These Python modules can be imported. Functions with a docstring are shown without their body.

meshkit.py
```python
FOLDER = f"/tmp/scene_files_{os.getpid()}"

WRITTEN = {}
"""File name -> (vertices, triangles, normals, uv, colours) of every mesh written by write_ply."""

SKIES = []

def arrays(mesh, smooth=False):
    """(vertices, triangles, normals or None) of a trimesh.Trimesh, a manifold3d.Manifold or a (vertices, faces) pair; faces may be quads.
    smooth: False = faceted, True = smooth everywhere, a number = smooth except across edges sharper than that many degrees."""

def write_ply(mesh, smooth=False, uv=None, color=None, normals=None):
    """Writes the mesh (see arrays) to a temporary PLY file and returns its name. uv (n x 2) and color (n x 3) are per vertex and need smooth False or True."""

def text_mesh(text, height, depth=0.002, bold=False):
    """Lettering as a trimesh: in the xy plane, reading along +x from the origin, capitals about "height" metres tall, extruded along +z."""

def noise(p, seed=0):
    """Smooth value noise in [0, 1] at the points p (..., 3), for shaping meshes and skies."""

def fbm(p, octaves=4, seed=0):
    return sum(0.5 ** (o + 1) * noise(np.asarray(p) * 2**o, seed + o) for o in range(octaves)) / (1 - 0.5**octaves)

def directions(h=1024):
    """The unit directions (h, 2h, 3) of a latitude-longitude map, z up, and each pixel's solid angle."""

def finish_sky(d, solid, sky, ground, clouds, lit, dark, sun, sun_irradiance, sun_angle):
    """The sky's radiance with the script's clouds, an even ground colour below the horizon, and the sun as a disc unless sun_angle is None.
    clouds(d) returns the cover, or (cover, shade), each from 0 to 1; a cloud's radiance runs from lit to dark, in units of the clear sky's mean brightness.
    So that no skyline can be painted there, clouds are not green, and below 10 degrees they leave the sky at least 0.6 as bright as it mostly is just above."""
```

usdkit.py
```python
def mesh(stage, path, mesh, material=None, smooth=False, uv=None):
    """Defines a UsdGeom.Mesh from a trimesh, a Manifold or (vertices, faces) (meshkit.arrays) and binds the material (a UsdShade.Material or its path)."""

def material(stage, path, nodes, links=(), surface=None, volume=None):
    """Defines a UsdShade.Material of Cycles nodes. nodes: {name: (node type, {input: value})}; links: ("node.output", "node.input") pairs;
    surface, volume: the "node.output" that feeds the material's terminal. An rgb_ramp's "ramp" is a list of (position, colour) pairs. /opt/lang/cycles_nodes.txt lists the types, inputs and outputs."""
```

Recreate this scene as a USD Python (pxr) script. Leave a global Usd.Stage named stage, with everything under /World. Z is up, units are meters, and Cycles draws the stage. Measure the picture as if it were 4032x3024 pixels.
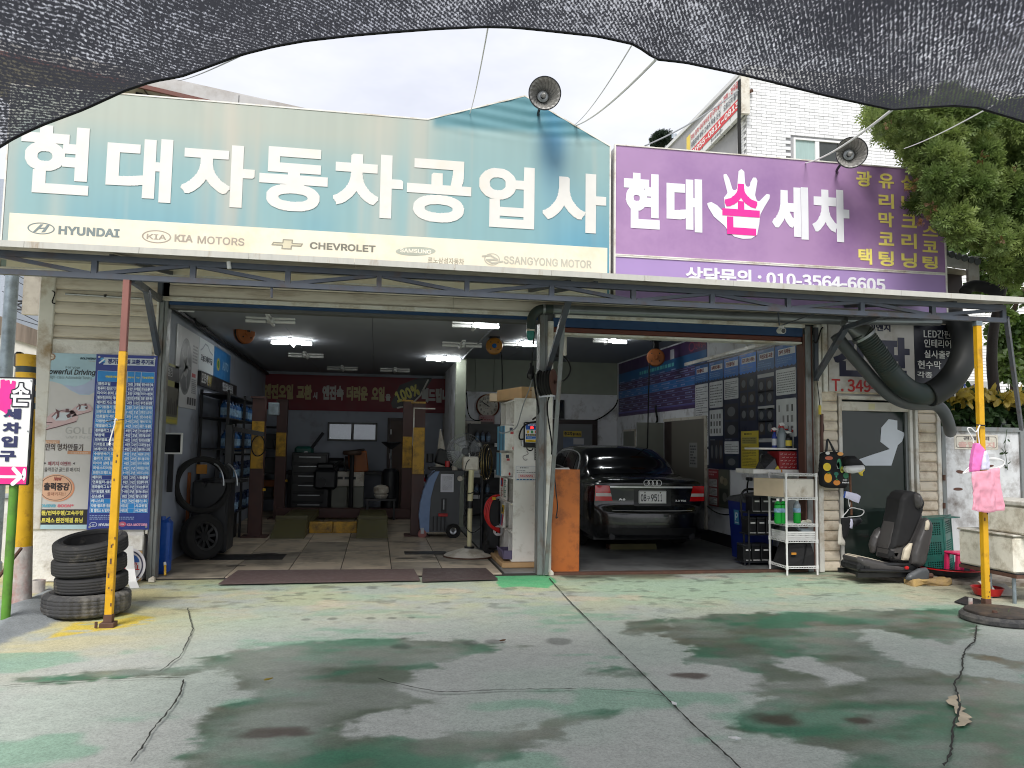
import math,random,glob
import numpy as np,trimesh,shapely,usdkit,meshkit
import manifold3d as m3
from shapely import affinity
from shapely.geometry import Polygon,Point,LineString,box as sbox
from shapely.ops import unary_union
from pxr import Usd,UsdGeom,UsdLux,UsdShade,Gf,Sdf,Vt

random.seed(7);rng = np.random.default_rng(11)
stage = Usd.Stage.CreateInMemory()
UsdGeom.SetStageUpAxis(stage,'Z');UsdGeom.SetStageMetersPerUnit(stage,1.0)
UsdGeom.Xform.Define(stage,'/World');UsdGeom.Scope.Define(stage,'/World/Looks')

# ---------------------------------------------------------------- camera
FPX,YAW,PITCH,ROLL = 3100.,*np.radians([9.67,4.58,.845])
CAM = np.array([0,-9.25,1.5])
def _axes():
    f = np.array([math.sin(YAW)*math.cos(PITCH),math.cos(YAW)*math.cos(PITCH),math.sin(PITCH)])
    r = np.array([math.cos(YAW),-math.sin(YAW),0]);u = np.cross(r,f)
    c,s = math.cos(ROLL),math.sin(ROLL)
    return np.array([r*c+u*s,-r*s+u*c,f])
AX = _axes()
cam = UsdGeom.Camera.Define(stage,'/World/camera')
cam.CreateHorizontalApertureAttr(36.0);cam.CreateVerticalApertureAttr(27.0)
cam.CreateFocalLengthAttr(36.0*FPX/4032);cam.CreateClippingRangeAttr(Gf.Vec2f(.05,5000))
_m = np.eye(4);_m[0,:3],_m[1,:3],_m[2,:3],_m[3,:3] = AX[0],AX[1],-AX[2],CAM
UsdGeom.Xformable(cam).AddTransformOp().Set(Gf.Matrix4d(*_m.ravel().tolist()))
cam.CreateExposureAttr(EXPOSURE := 1.22)

# ---------------------------------------------------------------- sky and sun (bright overcast)
SUN_DIR = np.array([-.30,-.62,.72]);SUN_DIR /= np.linalg.norm(SUN_DIR)      # towards the sun: high behind the photographer
sky = UsdLux.DomeLight.Define(stage,'/World/sky')
sky.GetPrim().SetCustomDataByKey('kind','structure')
sm = usdkit.material(stage,'/World/Looks/sky_cloud',{
    'tc':('texture_coordinate',{}),
    'map':('mapping',{'scale':(1.2,1.2,3.0)}),
    'n':('noise_texture',{'scale':2.4,'detail':6,'roughness':.6}),
    'ramp':('rgb_ramp',{'ramp':[(.30,(8.9,9.2,10.4)),(.50,(10.3,10.5,11.3)),(.68,(11.5,11.6,12.0))]}),
    's':('sky_texture',{'sky_type':'single_scattering','sun_disc':False,'sun_elevation':float(math.asin(SUN_DIR[2])),'sun_rotation':float(math.atan2(SUN_DIR[0],SUN_DIR[1]))}),
    'mix':('mix',{'fac':.9}),
    'bg':('background_shader',{'strength':.043}),
},[('tc.generated','map.vector'),('map.vector','n.vector'),('n.fac','ramp.fac'),('s.color','mix.color1'),('ramp.color','mix.color2'),('mix.color','bg.color')],surface='bg.background')
UsdShade.MaterialBindingAPI.Apply(sky.GetPrim()).Bind(sm)
sun = UsdLux.DistantLight.Define(stage,'/World/sun')
sun.CreateIntensityAttr(.40);sun.CreateAngleAttr(24.0);sun.CreateColorAttr(Gf.Vec3f(1,.97,.93));sun.CreateNormalizeAttr(True)
_z = SUN_DIR;_x = np.cross([0,0,1],_z);_x /= np.linalg.norm(_x);_y = np.cross(_z,_x)
_m = np.eye(4);_m[0,:3],_m[1,:3],_m[2,:3] = _x,_y,_z
UsdGeom.Xformable(sun).AddTransformOp().Set(Gf.Matrix4d(*_m.ravel().tolist()))

# ---------------------------------------------------------------- measuring: a pixel of the 4032 px photograph to a point on a plane of the place
def _ray(px,py):return np.array([(px-2016)/FPX,(1512-py)/FPX,1.0])@AX
def oy(px,py,Y):d = _ray(px,py);return CAM+d*(Y-CAM[1])/d[1]
def oz(px,py,Z=0.):d = _ray(px,py);return CAM+d*(Z-CAM[2])/d[2]
def ox(px,py,X):d = _ray(px,py);return CAM+d*(X-CAM[0])/d[0]
def rect_y(x0,y0,x1,y1,Y):                # pixel box -> (x0, x1, z0, z1) on the plane y = Y
    xm,ym = (x0+x1)/2,(y0+y1)/2
    return oy(x0,ym,Y)[0],oy(x1,ym,Y)[0],oy(xm,y1,Y)[2],oy(xm,y0,Y)[2]
def rect_x(x0,y0,x1,y1,X):                # on the plane x = X: (y0, y1, z0, z1)
    xm,ym = (x0+x1)/2,(y0+y1)/2
    return ox(x0,ym,X)[1],ox(x1,ym,X)[1],ox(xm,y1,X)[2],ox(xm,y0,X)[2]

# ---------------------------------------------------------------- scene bookkeeping
_used = {}
def _path(parent,name):
    key = parent+'/'+name;n = _used.get(key,0);_used[key] = n+1
    return key if n == 0 else f'{key}_{n:03d}'
LOC = {}
def _tag(p,label=None,cat=None,group=None,kind=None):
    for k,v in (('label',label),('category',cat),('group',group),('kind',kind)):
        if v:p.SetCustomDataByKey(k,v)
def thing(name,label,cat,loc=(0,0,0),group=None,kind=None,rotz=0,rot=None):
    path = _path('/World',name)
    x = UsdGeom.Xform.Define(stage,path);x.AddTranslateOp().Set(Gf.Vec3d(*map(float,loc)))
    if rotz:x.AddRotateZOp().Set(float(rotz))
    if rot:x.AddRotateXYZOp().Set(Gf.Vec3f(*rot))
    LOC[path] = np.array(loc,float)
    _tag(x.GetPrim(),label,cat,group,kind)
    return path
def cpy(src,loc,rotz=0,label=None,group=None,rot=None):
    name = src.split('/')[-1];name = name[:-4] if name[-3:].isdigit() and name[-4] == '_' else name
    cd = stage.GetPrimAtPath(src).GetCustomData()
    p = thing(name,label or cd['label'],cd['category'],loc,group or cd.get('group'),None,rotz,rot)
    pr = stage.GetPrimAtPath(p);pr.GetReferences().AddInternalReference(src);pr.SetInstanceable(True)
    return p
def _root(parent):return '/'.join(parent.split('/')[:3])
def part(parent,name,mesh,mat,label=None,smooth=False,col=None,kind=None,local=False,colname='col'):
    """mesh: in world coordinates (local=True: in the thing's own). A part of a thing, of a part or (parent None) a thing of one mesh."""
    path = _path(parent or '/World',name)
    if hasattr(mesh,'to_mesh') or isinstance(mesh,tuple):
        v,f,_ = meshkit.arrays(mesh);mesh = trimesh.Trimesh(v,f,process=False)
    if not local and parent is not None:
        mesh = trimesh.Trimesh(np.array(mesh.vertices)-LOC.get(_root(parent),np.zeros(3)),mesh.faces,process=False)
    if col is not None:smooth = smooth if smooth is True else False
    m = usdkit.mesh(stage,path,mesh,MAT[mat] if isinstance(mat,str) else mat,smooth=smooth)
    if col is not None:
        for nm,c in (col.items() if isinstance(col,dict) else [(colname,col)]):
            pv = UsdGeom.PrimvarsAPI(m).CreatePrimvar(nm,Sdf.ValueTypeNames.Color3fArray,'vertex');pv.Set(Vt.Vec3fArray.FromNumpy(np.asarray(c,np.float32)))
    if label:m.GetPrim().SetCustomDataByKey('label',label)
    if kind:m.GetPrim().SetCustomDataByKey('kind',kind)
    return path
def solo(name,mesh,mat,label,cat,group=None,kind=None,**k):
    p = part(None,name,mesh,mat,**k);_tag(stage.GetPrimAtPath(p),label,cat,group,kind);return p
def struct(name,mesh,mat,kind='structure',**k):
    p = part(None,name,mesh,mat,**k);stage.GetPrimAtPath(p).SetCustomDataByKey('kind',kind);return p

# ---------------------------------------------------------------- colours and materials
def C(r,g,b):
    x = np.array([r,g,b],float)/255
    return tuple(np.where(x <= .04045,x/12.92,((x+.055)/1.055)**2.4))
MAT = {}
def mk(name,nodes,links,surface='p.BSDF',volume=None):
    MAT[name] = usdkit.material(stage,'/World/Looks/'+name,nodes,links,surface,volume);return MAT[name]
def pm(name,col,rough=.5,metal=0.,var=.18,scale=6.,bump=0.,bscale=40.,dirt=None,dscale=1.5,damt=.5,stretch=(1,1,1),**kw):
    """Principled paint with uneven tone, optional dirt (a second colour in blotches) and bump."""
    col = np.array(col,float)
    n = {'g':('geometry',{}),'m':('mapping',{'scale':stretch}),'n':('noise_texture',{'scale':scale,'detail':5,'roughness':.6}),
         'r':('rgb_ramp',{'ramp':[(.28,tuple(col*(1-var))),(.72,tuple(np.minimum(col*(1+var),.92)))]}),
         'p':('principled_bsdf',{'roughness':rough,'metallic':metal,**kw})}
    l = [('g.position','m.vector'),('m.vector','n.vector'),('n.fac','r.fac')]
    out = 'r.color'
    if dirt is not None:
        n['dn'] = ('noise_texture',{'scale':dscale,'detail':8,'roughness':.68});n['dr'] = ('map_range',{'from_min':.62-damt*.35,'from_max':.82-damt*.25,'clamp':True})
        n['dm'] = ('mix',{'color2':tuple(dirt)})
        l += [('m.vector','dn.vector'),('dn.fac','dr.value'),('dr.result','dm.fac'),(out,'dm.color1')];out = 'dm.color'
    l.append((out,'p.base_color'))
    n['rn'] = ('map_range',{'from_min':.3,'from_max':.7,'to_min':max(rough-.1,.02),'to_max':min(rough+.1,1)});l += [('n.fac','rn.value'),('rn.result','p.roughness')]
    if bump:
        n['bn'] = ('noise_texture',{'scale':bscale,'detail':4});n['b'] = ('bump',{'strength':bump,'distance':.01})
        l += [('g.position','bn.vector'),('bn.fac','b.height'),('b.normal','p.normal')]
    return mk(name,n,l)
def emit(name,col,s):return mk(name,{'e':('emission',{'color':col,'strength':s})},[],'e.emission')
# printed sheets: each face carries its ink colour
mk('print',{'a':('attribute',{'attribute':'col'}),'g':('geometry',{}),'n':('noise_texture',{'scale':5,'detail':4}),'r':('map_range',{'from_min':.3,'from_max':.7,'to_min':.88,'to_max':1.06}),'m':('mix',{'mix_type':'multiply','fac':1.}),'p':('principled_bsdf',{'roughness':.45})},
   [('g.position','n.vector'),('n.fac','r.value'),('a.color','m.color1'),('r.result','m.color2'),('m.color','p.base_color')])

# ---------------------------------------------------------------- mesh helpers
def cat(ms):return trimesh.util.concatenate([m for m in ms if m is not None])
def box(x0,x1,y0,y1,z0,z1,bev=0.):
    x0,x1 = sorted((x0,x1));y0,y1 = sorted((y0,y1));z0,z1 = sorted((z0,z1))
    if not bev:
        m = trimesh.creation.box([x1-x0,y1-y0,z1-z0]);m.apply_translation([(x0+x1)/2,(y0+y1)/2,(z0+z1)/2]);return m
    b = min(bev,(x1-x0)*.45,(y1-y0)*.45,(z1-z0)*.45);P = []
    for X,sx in ((x0,1),(x1,-1)):
        for Y,sy in ((y0,1),(y1,-1)):
            for Z,sz in ((z0,1),(z1,-1)):
                P += [(X,Y+sy*b,Z+sz*b),(X+sx*b,Y,Z+sz*b),(X+sx*b,Y+sy*b,Z)]
    return trimesh.convex.convex_hull(np.array(P))
def hull(P):return trimesh.convex.convex_hull(np.array(P,float))
def cyl(p0,p1,r,n=12,r1=None):
    p0,p1 = np.array(p0,float),np.array(p1,float);d = p1-p0;L = np.linalg.norm(d);d /= L
    a = np.cross(d,[0,0,1.] if abs(d[2]) < .9 else [1.,0,0]);a /= np.linalg.norm(a);b = np.cross(d,a)
    t = np.arange(n)*2*np.pi/n;ring = np.cos(t)[:,None]*a+np.sin(t)[:,None]*b
    r1 = r if r1 is None else r1
    v = np.vstack([p0+ring*r,p1+ring*r1,p0,p1]);i = np.arange(n);j = (i+1) % n
    f = np.vstack([np.c_[i,i+n,j],np.c_[j,i+n,j+n],np.c_[i,j,np.full(n,2*n)],np.c_[i+n,np.full(n,2*n+1),j+n]])
    return trimesh.Trimesh(v,f[:,::-1],process=False)
def bar(p0,p1,w,h,up=(0,0,1)):
    """square bar between two points; w across, h along up"""
    p0,p1 = np.array(p0,float),np.array(p1,float);d = (p1-p0)/np.linalg.norm(p1-p0)
    a = np.cross(d,up);a /= np.linalg.norm(a);b = np.cross(a,d)
    return hull([p+sa*a*w/2+sb*b*h/2 for p in (p0,p1) for sa in (-1,1) for sb in (-1,1)])
def smooth_path(P,n=8):
    P = np.array(P,float)
    if len(P) < 3:return P
    from scipy.interpolate import CubicSpline
    s = np.r_[0,np.cumsum(np.linalg.norm(np.diff(P,axis=0),axis=1)**.7)]
    return CubicSpline(s,P)(np.linspace(0,s[-1],n*(len(P)-1)+1))
def tube(P,r,n=8,ridges=0.,pitch=None,caps=True):
    P = np.array(P,float)
    if pitch:                                  # resample evenly and pulse the radius: corrugated hose
        s = np.r_[0,np.cumsum(np.linalg.norm(np.diff(P,axis=0),axis=1))];k = int(s[-1]/pitch*2)
        P = np.stack([np.interp(np.linspace(0,s[-1],k),s,P[:,i]) for i in range(3)],1)
        rad = r*(1+ridges*(np.arange(k) % 2))
    else:rad = np.broadcast_to(r,(len(P),)).astype(float)
    t = np.gradient(P,axis=0);t /= np.linalg.norm(t,axis=1,keepdims=True)+1e-12
    a = np.cross(t[0],[0,0,1.] if abs(t[0][2]) < .9 else [1.,0,0]);A = []
    for k in range(len(P)):
        a = a-t[k]*np.dot(a,t[k]);a /= np.linalg.norm(a);A.append(a)
    A = np.array(A);Bv = np.cross(t,A);an = np.arange(n)*2*np.pi/n
    v = (P[:,None]+rad[:,None,None]*(np.cos(an)[None,:,None]*A[:,None]+np.sin(an)[None,:,None]*Bv[:,None])).reshape(-1,3)
    i,j = np.meshgrid(np.arange(len(P)-1),np.arange(n),indexing='ij');i,j = i.ravel(),j.ravel();j2 = (j+1) % n
    f = np.vstack([np.c_[i*n+j,i*n+j2,(i+1)*n+j2],np.c_[i*n+j,(i+1)*n+j2,(i+1)*n+j]])
    if caps:
        L = len(v);v = np.vstack([v,P[0],P[-1]]);q = np.arange(n);q2 = (q+1) % n;e = (len(P)-1)*n
        f = np.vstack([f,np.c_[q2,q,np.full(n,L)],np.c_[e+q,e+q2,np.full(n,L+1)]])
    return trimesh.Trimesh(v,f,process=False)
def lathe(prof,n=24,center=(0,0,0),axis='z'):
    """prof: (r, h) pairs, a closed or open line turned about the axis"""
    prof = np.array(prof,float);t = np.arange(n)*2*np.pi/n
    v = np.stack([prof[:,0][None]*np.cos(t)[:,None],prof[:,0][None]*np.sin(t)[:,None],np.broadcast_to(prof[:,1],(n,len(prof)))],-1).reshape(-1,3)
    k = len(prof);i,j = np.meshgrid(np.arange(n),np.arange(k-1),indexing='ij');i,j = i.ravel(),j.ravel();i2 = (i+1) % n
    f = np.vstack([np.c_[i*k+j,i2*k+j,i2*k+j+1],np.c_[i*k+j,i2*k+j+1,i*k+j+1]])
    if axis == 'y':v = v[:,[0,2,1]]*np.array([1,1,-1])
    if axis == 'x':v = v[:,[2,1,0]]*np.array([1,1,-1])
    return trimesh.Trimesh(v+np.array(center),f,process=False)
def xform(m,R=None,t=(0,0,0)):
    v = np.array(m.vertices)
    if R is not None:v = v@np.asarray(R).T
    return trimesh.Trimesh(v+np.array(t),m.faces,process=False)
def rotm(axis,deg):
    return trimesh.transformations.rotation_matrix(math.radians(deg),axis)[:3,:3]
def grid_mesh(P,thick=0.):
    """P (a, b, 3) -> sheet; thick gives it a back"""
    a,b = P.shape[:2];i,j = np.meshgrid(np.arange(a-1),np.arange(b-1),indexing='ij');i,j = i.ravel(),j.ravel()
    f = np.vstack([np.c_[i*b+j,(i+1)*b+j,(i+1)*b+j+1],np.c_[i*b+j,(i+1)*b+j+1,i*b+j+1]])
    return trimesh.Trimesh(P.reshape(-1,3),f,process=False)
class Frame:
    """A plane to draw on: origin, u (reading direction), v (up), n (towards the reader)."""
    def __init__(s,o,u=(1,0,0),v=(0,0,1)):
        s.o = np.array(o,float);s.u = np.array(u,float)/np.linalg.norm(u);s.v = np.array(v,float);s.v = s.v-s.u*np.dot(s.u,s.v);s.v /= np.linalg.norm(s.v);s.n = np.cross(s.u,s.v)
    def put(s,uv,d=0.):uv = np.asarray(uv,float);return s.o+uv[...,:1]*s.u+uv[...,1:2]*s.v+d*s.n
    def mesh(s,m):return trimesh.Trimesh(s.o+np.array(m.vertices)@np.array([s.u,s.v,s.n]),m.faces,process=False)
def polys(g):
    if g.is_empty:return []
    return [p for p in getattr(g,'geoms',[g]) if p.geom_type == 'Polygon' and p.area > 1e-9]
def flat(g,d=0.):
    out = []
    for p in polys(g):
        v,f = trimesh.creation.triangulate_polygon(p,engine='earcut')
        f = np.array(f).reshape(-1,3);v = np.c_[v,np.full(len(v),d)]
        n = np.cross(v[f[:,1]]-v[f[:,0]],v[f[:,2]]-v[f[:,0]])[:,2];f[n < 0] = f[n < 0][:,::-1]
        out.append(trimesh.Trimesh(v,f,process=False))
    return cat(out) if out else None
def solid(g,d0,d1):
    out = []
    for p in polys(g):
        m = trimesh.creation.extrude_polygon(p,d1-d0,engine='earcut');m.apply_translation([0,0,d0]);out.append(m)
    return cat(out) if out else None
_fonts,_gc = {},{}
_FD = '/opt/blender-*/*/datafiles/fonts/'
def text(s,px=40,bold=0.,font='cjk'):
    """Lettering outline (shapely), baseline at 0, capitals/syllables about 1 unit tall. bold: extra stroke in em."""
    if bold and px >= 60:                      # heavy sign lettering keeps square stroke ends
        return text(s,px,0.,font).buffer(bold*1.25,join_style=2,mitre_limit=2.5)
    key = (s,px,bold,font)
    if key in _gc:return _gc[key]
    from PIL import Image,ImageDraw,ImageFont
    if (font,px) not in _fonts:
        _fonts[font,px] = ImageFont.truetype(glob.glob(_FD+{'cjk':'Noto Sans CJK*','inter':'Inter*'}[font])[0],px)
    ft = _fonts[font,px];sw = int(round(bold*px))
    x0,y0,x1,y1 = ft.getbbox(s,anchor='ls',stroke_width=sw)
    im = Image.new('L',(int(x1-x0)+8,int(y1-y0)+8))
    ImageDraw.Draw(im).text((4-x0,4-y0),s,255,ft,anchor='ls',stroke_width=sw)
    on = np.pad(np.asarray(im) > 120,((0,0),(1,1))).astype(np.int8);d = np.diff(on,axis=1)
    r,a = np.nonzero(d == 1);b = np.nonzero(d == -1)[1]
    if not len(r):return Polygon()
    g = shapely.union_all(shapely.box(a,-r-1,b,-r)).buffer(.55).buffer(-.55).simplify(.75)
    k = 1/(px*.8)
    g = affinity.affine_transform(g,[k,0,0,k,(-4+x0)*k,(4-y0)*k]);_gc[key] = g
    return g
def fit(g,x0,y0,x1,y1,keep=False):
    a,b,c,d = g.bounds;sx,sy = (x1-x0)/(c-a),(y1-y0)/(d-b)
    if keep:s = min(sx,sy);sx = sy = s
    return affinity.affine_transform(g,[sx,0,0,sy,(x0+x1)/2-sx*(a+c)/2,(y0+y1)/2-sy*(b+d)/2])
def at(g,x,y,h,align='l',skew=0.):
    """scale lettering to height h with its baseline at y"""
    if skew:g = affinity.skew(g,skew,0,origin=(0,0))
    a,b,c,d = g.bounds;dx = {'l':-a,'c':-(a+c)/2,'r':-c}[align]
    return affinity.affine_transform(g,[h,0,0,h,x+dx*h,y])
def ell(cx,cy,rx,ry,n=24):return affinity.scale(Point(cx,cy).buffer(1,n),rx,ry)
def rrect(x0,y0,x1,y1,r):return sbox(x0+r,y0+r,x1-r,y1-r).buffer(r,4)
class Ink:
    """Collects coloured shapes on a frame; one mesh whose faces carry the ink colours."""
    def __init__(s,frame,d0=.002,step=.0012):s.f,s.d,s.step,s.items = frame,d0,step,[]
    def add(s,g,col,layer=0):
        m = flat(g,s.d+layer*s.step) if g is not None and not g.is_empty else None
        if m is not None:s.items.append((m,col))
        return s
    def text(s,t,x,y,h,col,layer=1,align='l',bold=0.,px=30,font='cjk',skew=0.,maxw=None):
        g = text(t,px,bold,font)
        if g.is_empty:return s
        g = at(g,x,y,h,align,skew)
        if maxw and g.bounds[2]-g.bounds[0] > maxw:
            g = affinity.scale(g,maxw/(g.bounds[2]-g.bounds[0]),1,origin=({'l':x,'c':x,'r':x}[align],y))
        return s.add(g,col,layer)
    def rect(s,x0,y0,x1,y1,col,layer=0):return s.add(sbox(min(x0,x1),min(y0,y1),max(x0,x1),max(y0,y1)),col,layer)
    def lines(s,x0,y0,x1,y1,n,col,layer=1,seed=0,fill=.55):
        """n lines of small unreadable print as word-length dashes"""
        r = random.Random(seed);h = (y1-y0)/n;gs = []
        for k in range(n):
            y = y1-(k+.75)*h;x = x0;end = x1 if r.random() > .25 else x0+(x1-x0)*r.uniform(.4,.9)
            while x < end:
                w = r.uniform(.4,1.6)*h;gs.append(sbox(x,y,min(x+w,end),y+h*fill));x += w+h*.35
        return s.add(unary_union(gs),col,layer)
    def build(s,parent,name='print',label=None,mat='print'):
        m = cat([s.f.mesh(a) for a,_ in s.items]);c = np.vstack([np.tile(np.array(q,float),(len(a.vertices),1)) for a,q in s.items])
        return part(parent,name,m,mat,label=label,col=c)
# ---------------------------------------------------------------- materials
pm('white_wall',C(205,204,200),.7,var=.08,bump=.15,dirt=C(150,138,118),dscale=2.2,damt=.35)
pm('rough_plaster',C(222,220,215),.7,var=.06,bump=.9,bscale=28,dirt=C(150,140,125),dscale=3,damt=.25)
pm('siding',C(208,200,186),.5,var=.08,scale=3,dirt=C(140,120,96),dscale=2.2,damt=.35,stretch=(.5,.5,3.))
pm('siding_right',C(214,202,182),.5,var=.10,scale=3,dirt=C(140,112,80),dscale=3.5,damt=.4)
pm('white_trim',C(218,216,208),.4,var=.06,dirt=C(150,128,95),dscale=3,damt=.4)
pm('fascia_paint',C(184,182,174),.4,var=.06,dirt=C(140,116,84),dscale=3.2,damt=.12,stretch=(3,1,.6))
pm('sheet_metal_under',C(150,146,138),.45,var=.14,dirt=C(100,86,70),dscale=2)
pm('truss_paint',C(66,72,82),.45,var=.15,dirt=C(70,54,44),dscale=5,damt=.3)
pm('jamb_metal',C(128,132,132),.45,.3,var=.12,dirt=C(95,70,52),dscale=6,damt=.35,stretch=(1,1,.4))
pm('jamb_rust',C(92,60,50),.6,var=.2)
pm('shutter_blue',C(30,62,100),.4,var=.12)
pm('rust_brown',C(98,52,40),.6,var=.25)
pm('ceiling_paint',C(150,154,162),.7,var=.08)
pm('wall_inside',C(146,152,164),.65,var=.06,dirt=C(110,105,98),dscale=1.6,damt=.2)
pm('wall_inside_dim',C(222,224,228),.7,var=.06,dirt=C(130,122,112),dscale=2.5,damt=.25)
pm('panel_green_grey',C(146,152,138),.6,var=.07)
pm('roof_dark',C(90,90,90),.8)
pm('tile_floor',C(186,172,152),.45,var=.10,scale=2.5,dirt=C(74,70,64),dscale=1.8,damt=.42)
pm('tile_floor_dark',C(160,150,134),.45,var=.12,scale=2.5,dirt=C(60,57,52),dscale=1.8,damt=.5)
pm('joint',C(52,50,46),.9,var=.1)
pm('floor_right',C(118,120,120),.4,var=.12,scale=2,dirt=C(44,44,44),dscale=1.3,damt=.5)
pm('black_base',C(34,35,37),.6,var=.1)
pm('rubber_mat',C(92,76,74),.55,var=.12,scale=20,bump=.4,bscale=120)
pm('rubber_mat_dark',C(74,62,61),.5,var=.12,scale=20,bump=.4,bscale=120)
pm('tyre_rubber',C(40,40,41),.8,var=.25,scale=14,dirt=C(104,98,88),dscale=5,damt=.2,bump=.2,bscale=60)
pm('tyre_dusty',C(58,58,59),.8,var=.22,scale=14,dirt=C(122,118,110),dscale=4,damt=.45,bump=.25,bscale=60)
pm('black_rubber',C(24,24,24),.85,var=.2)
pm('black_plastic',C(24,25,27),.4,var=.12)
pm('dark_metal',C(44,44,46),.45,.5,var=.15)
pm('steel',C(165,168,170),.35,.9,var=.1)
pm('galvanised',C(140,152,160),.42,.65,var=.16,scale=9,dirt=C(110,118,122),dscale=6)
pm('duct_metal',C(128,132,134),.38,.75,var=.14,stretch=(.4,1,1))
pm('yellow_paint',C(206,160,18),.45,var=.1,dirt=C(120,72,28),dscale=7,damt=.22,bump=.1)
pm('yellow_worn',C(206,156,10),.5,var=.12,dirt=C(110,66,30),dscale=3.2,damt=.25)
pm('rust_red',C(128,82,74),.6,var=.2,stretch=(1,1,.3))
pm('black_band',C(46,60,64),.5,var=.15)
pm('peeled',C(176,170,166),.75,var=.2,scale=9,dirt=C(150,76,62),dscale=3.2,damt=.5,bump=.4)
pm('green_paint',C(86,138,44),.5,var=.15,dirt=C(70,84,50),dscale=5,damt=.4)
pm('rust_metal',C(86,60,48),.75,var=.3,scale=14)
pm('white_plastic',C(220,220,218),.4,var=.04)
pm('old_white',C(205,200,188),.5,var=.08,dirt=C(140,122,96),dscale=4,damt=.35)
pm('cream_metal',C(206,200,160),.42,var=.06)
pm('white_board',C(226,224,218),.5,var=.05,dirt=C(170,160,145),dscale=4,damt=.3)
pm('orange_board',C(186,104,42),.5,var=.14,scale=3,dirt=C(112,58,28),dscale=4.5,damt=.4,bump=.15)
pm('orange_metal',C(196,132,44),.4,var=.1)
pm('orange_dark',C(150,84,36),.5,var=.15)
pm('cardboard',C(180,146,104),.75,var=.12)
pm('cardboard_tan',C(190,172,146),.75,var=.10)
pm('blue_plastic',C(24,74,158),.35,var=.1)
pm('bin_blue',C(20,40,116),.4,var=.1)
pm('bottle_blue',C(26,76,128),.3,var=.2,scale=11)
pm('bottle_navy',C(24,46,84),.3,var=.2,scale=11)
pm('lift_yellow',C(196,150,34),.45,var=.14,dirt=C(70,52,26),dscale=5,damt=.5)
pm('lift_brown',C(74,48,44),.5,var=.2,scale=5)
pm('lift_olive',C(84,80,48),.55,var=.2)
pm('machine_blue',C(112,138,178),.35,var=.06)
pm('machine_grey',C(74,77,80),.45,var=.08)
pm('machine_dark',C(26,28,32),.45,var=.2)
pm('red_plastic',C(178,28,30),.35,var=.1)
pm('pink_plastic',C(214,40,96),.35,var=.08)
pm('red_hose',C(200,36,36),.4,var=.1)
pm('brown_wood',C(70,52,42),.55,var=.15)
pm('dark_brown',C(50,38,36),.5,var=.12)
pm('door_grey',C(112,114,116),.5,var=.08)
pm('grey_beige_door',C(120,122,112),.5,var=.08)
pm('glass_black',C(8,9,11),.06,var=.05)
pm('glass_door',C(34,44,40),.10,var=.15,scale=2)
pm('window_dark',C(58,62,60),.08,var=.1)
pm('curtain',C(150,172,168),.6,var=.12,stretch=(9,9,.4))
pm('mirror',C(120,124,128),.12,.8,var=.25,scale=1.4)
pm('car_paint',(.004,.0043,.005),.2,var=.05,coat_weight=.7,coat_roughness=.05)
pm('car_lower',(.006,.0063,.007),.4,var=.1)
pm('chrome',C(236,236,236),.35,.45,var=.03)
pm('lamp_red',C(204,16,22),.1,var=.1,coat_weight=1.)
pm('lamp_dark_red',C(66,5,9),.12,var=.1,coat_weight=1.)
pm('lamp_white',C(210,200,196),.15,var=.1,coat_weight=1.)
pm('seat_leather',C(66,64,64),.42,var=.12,bump=.15,bscale=90)
pm('seat_black',C(22,22,24),.8,var=.2,bump=.25,bscale=50)
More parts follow.
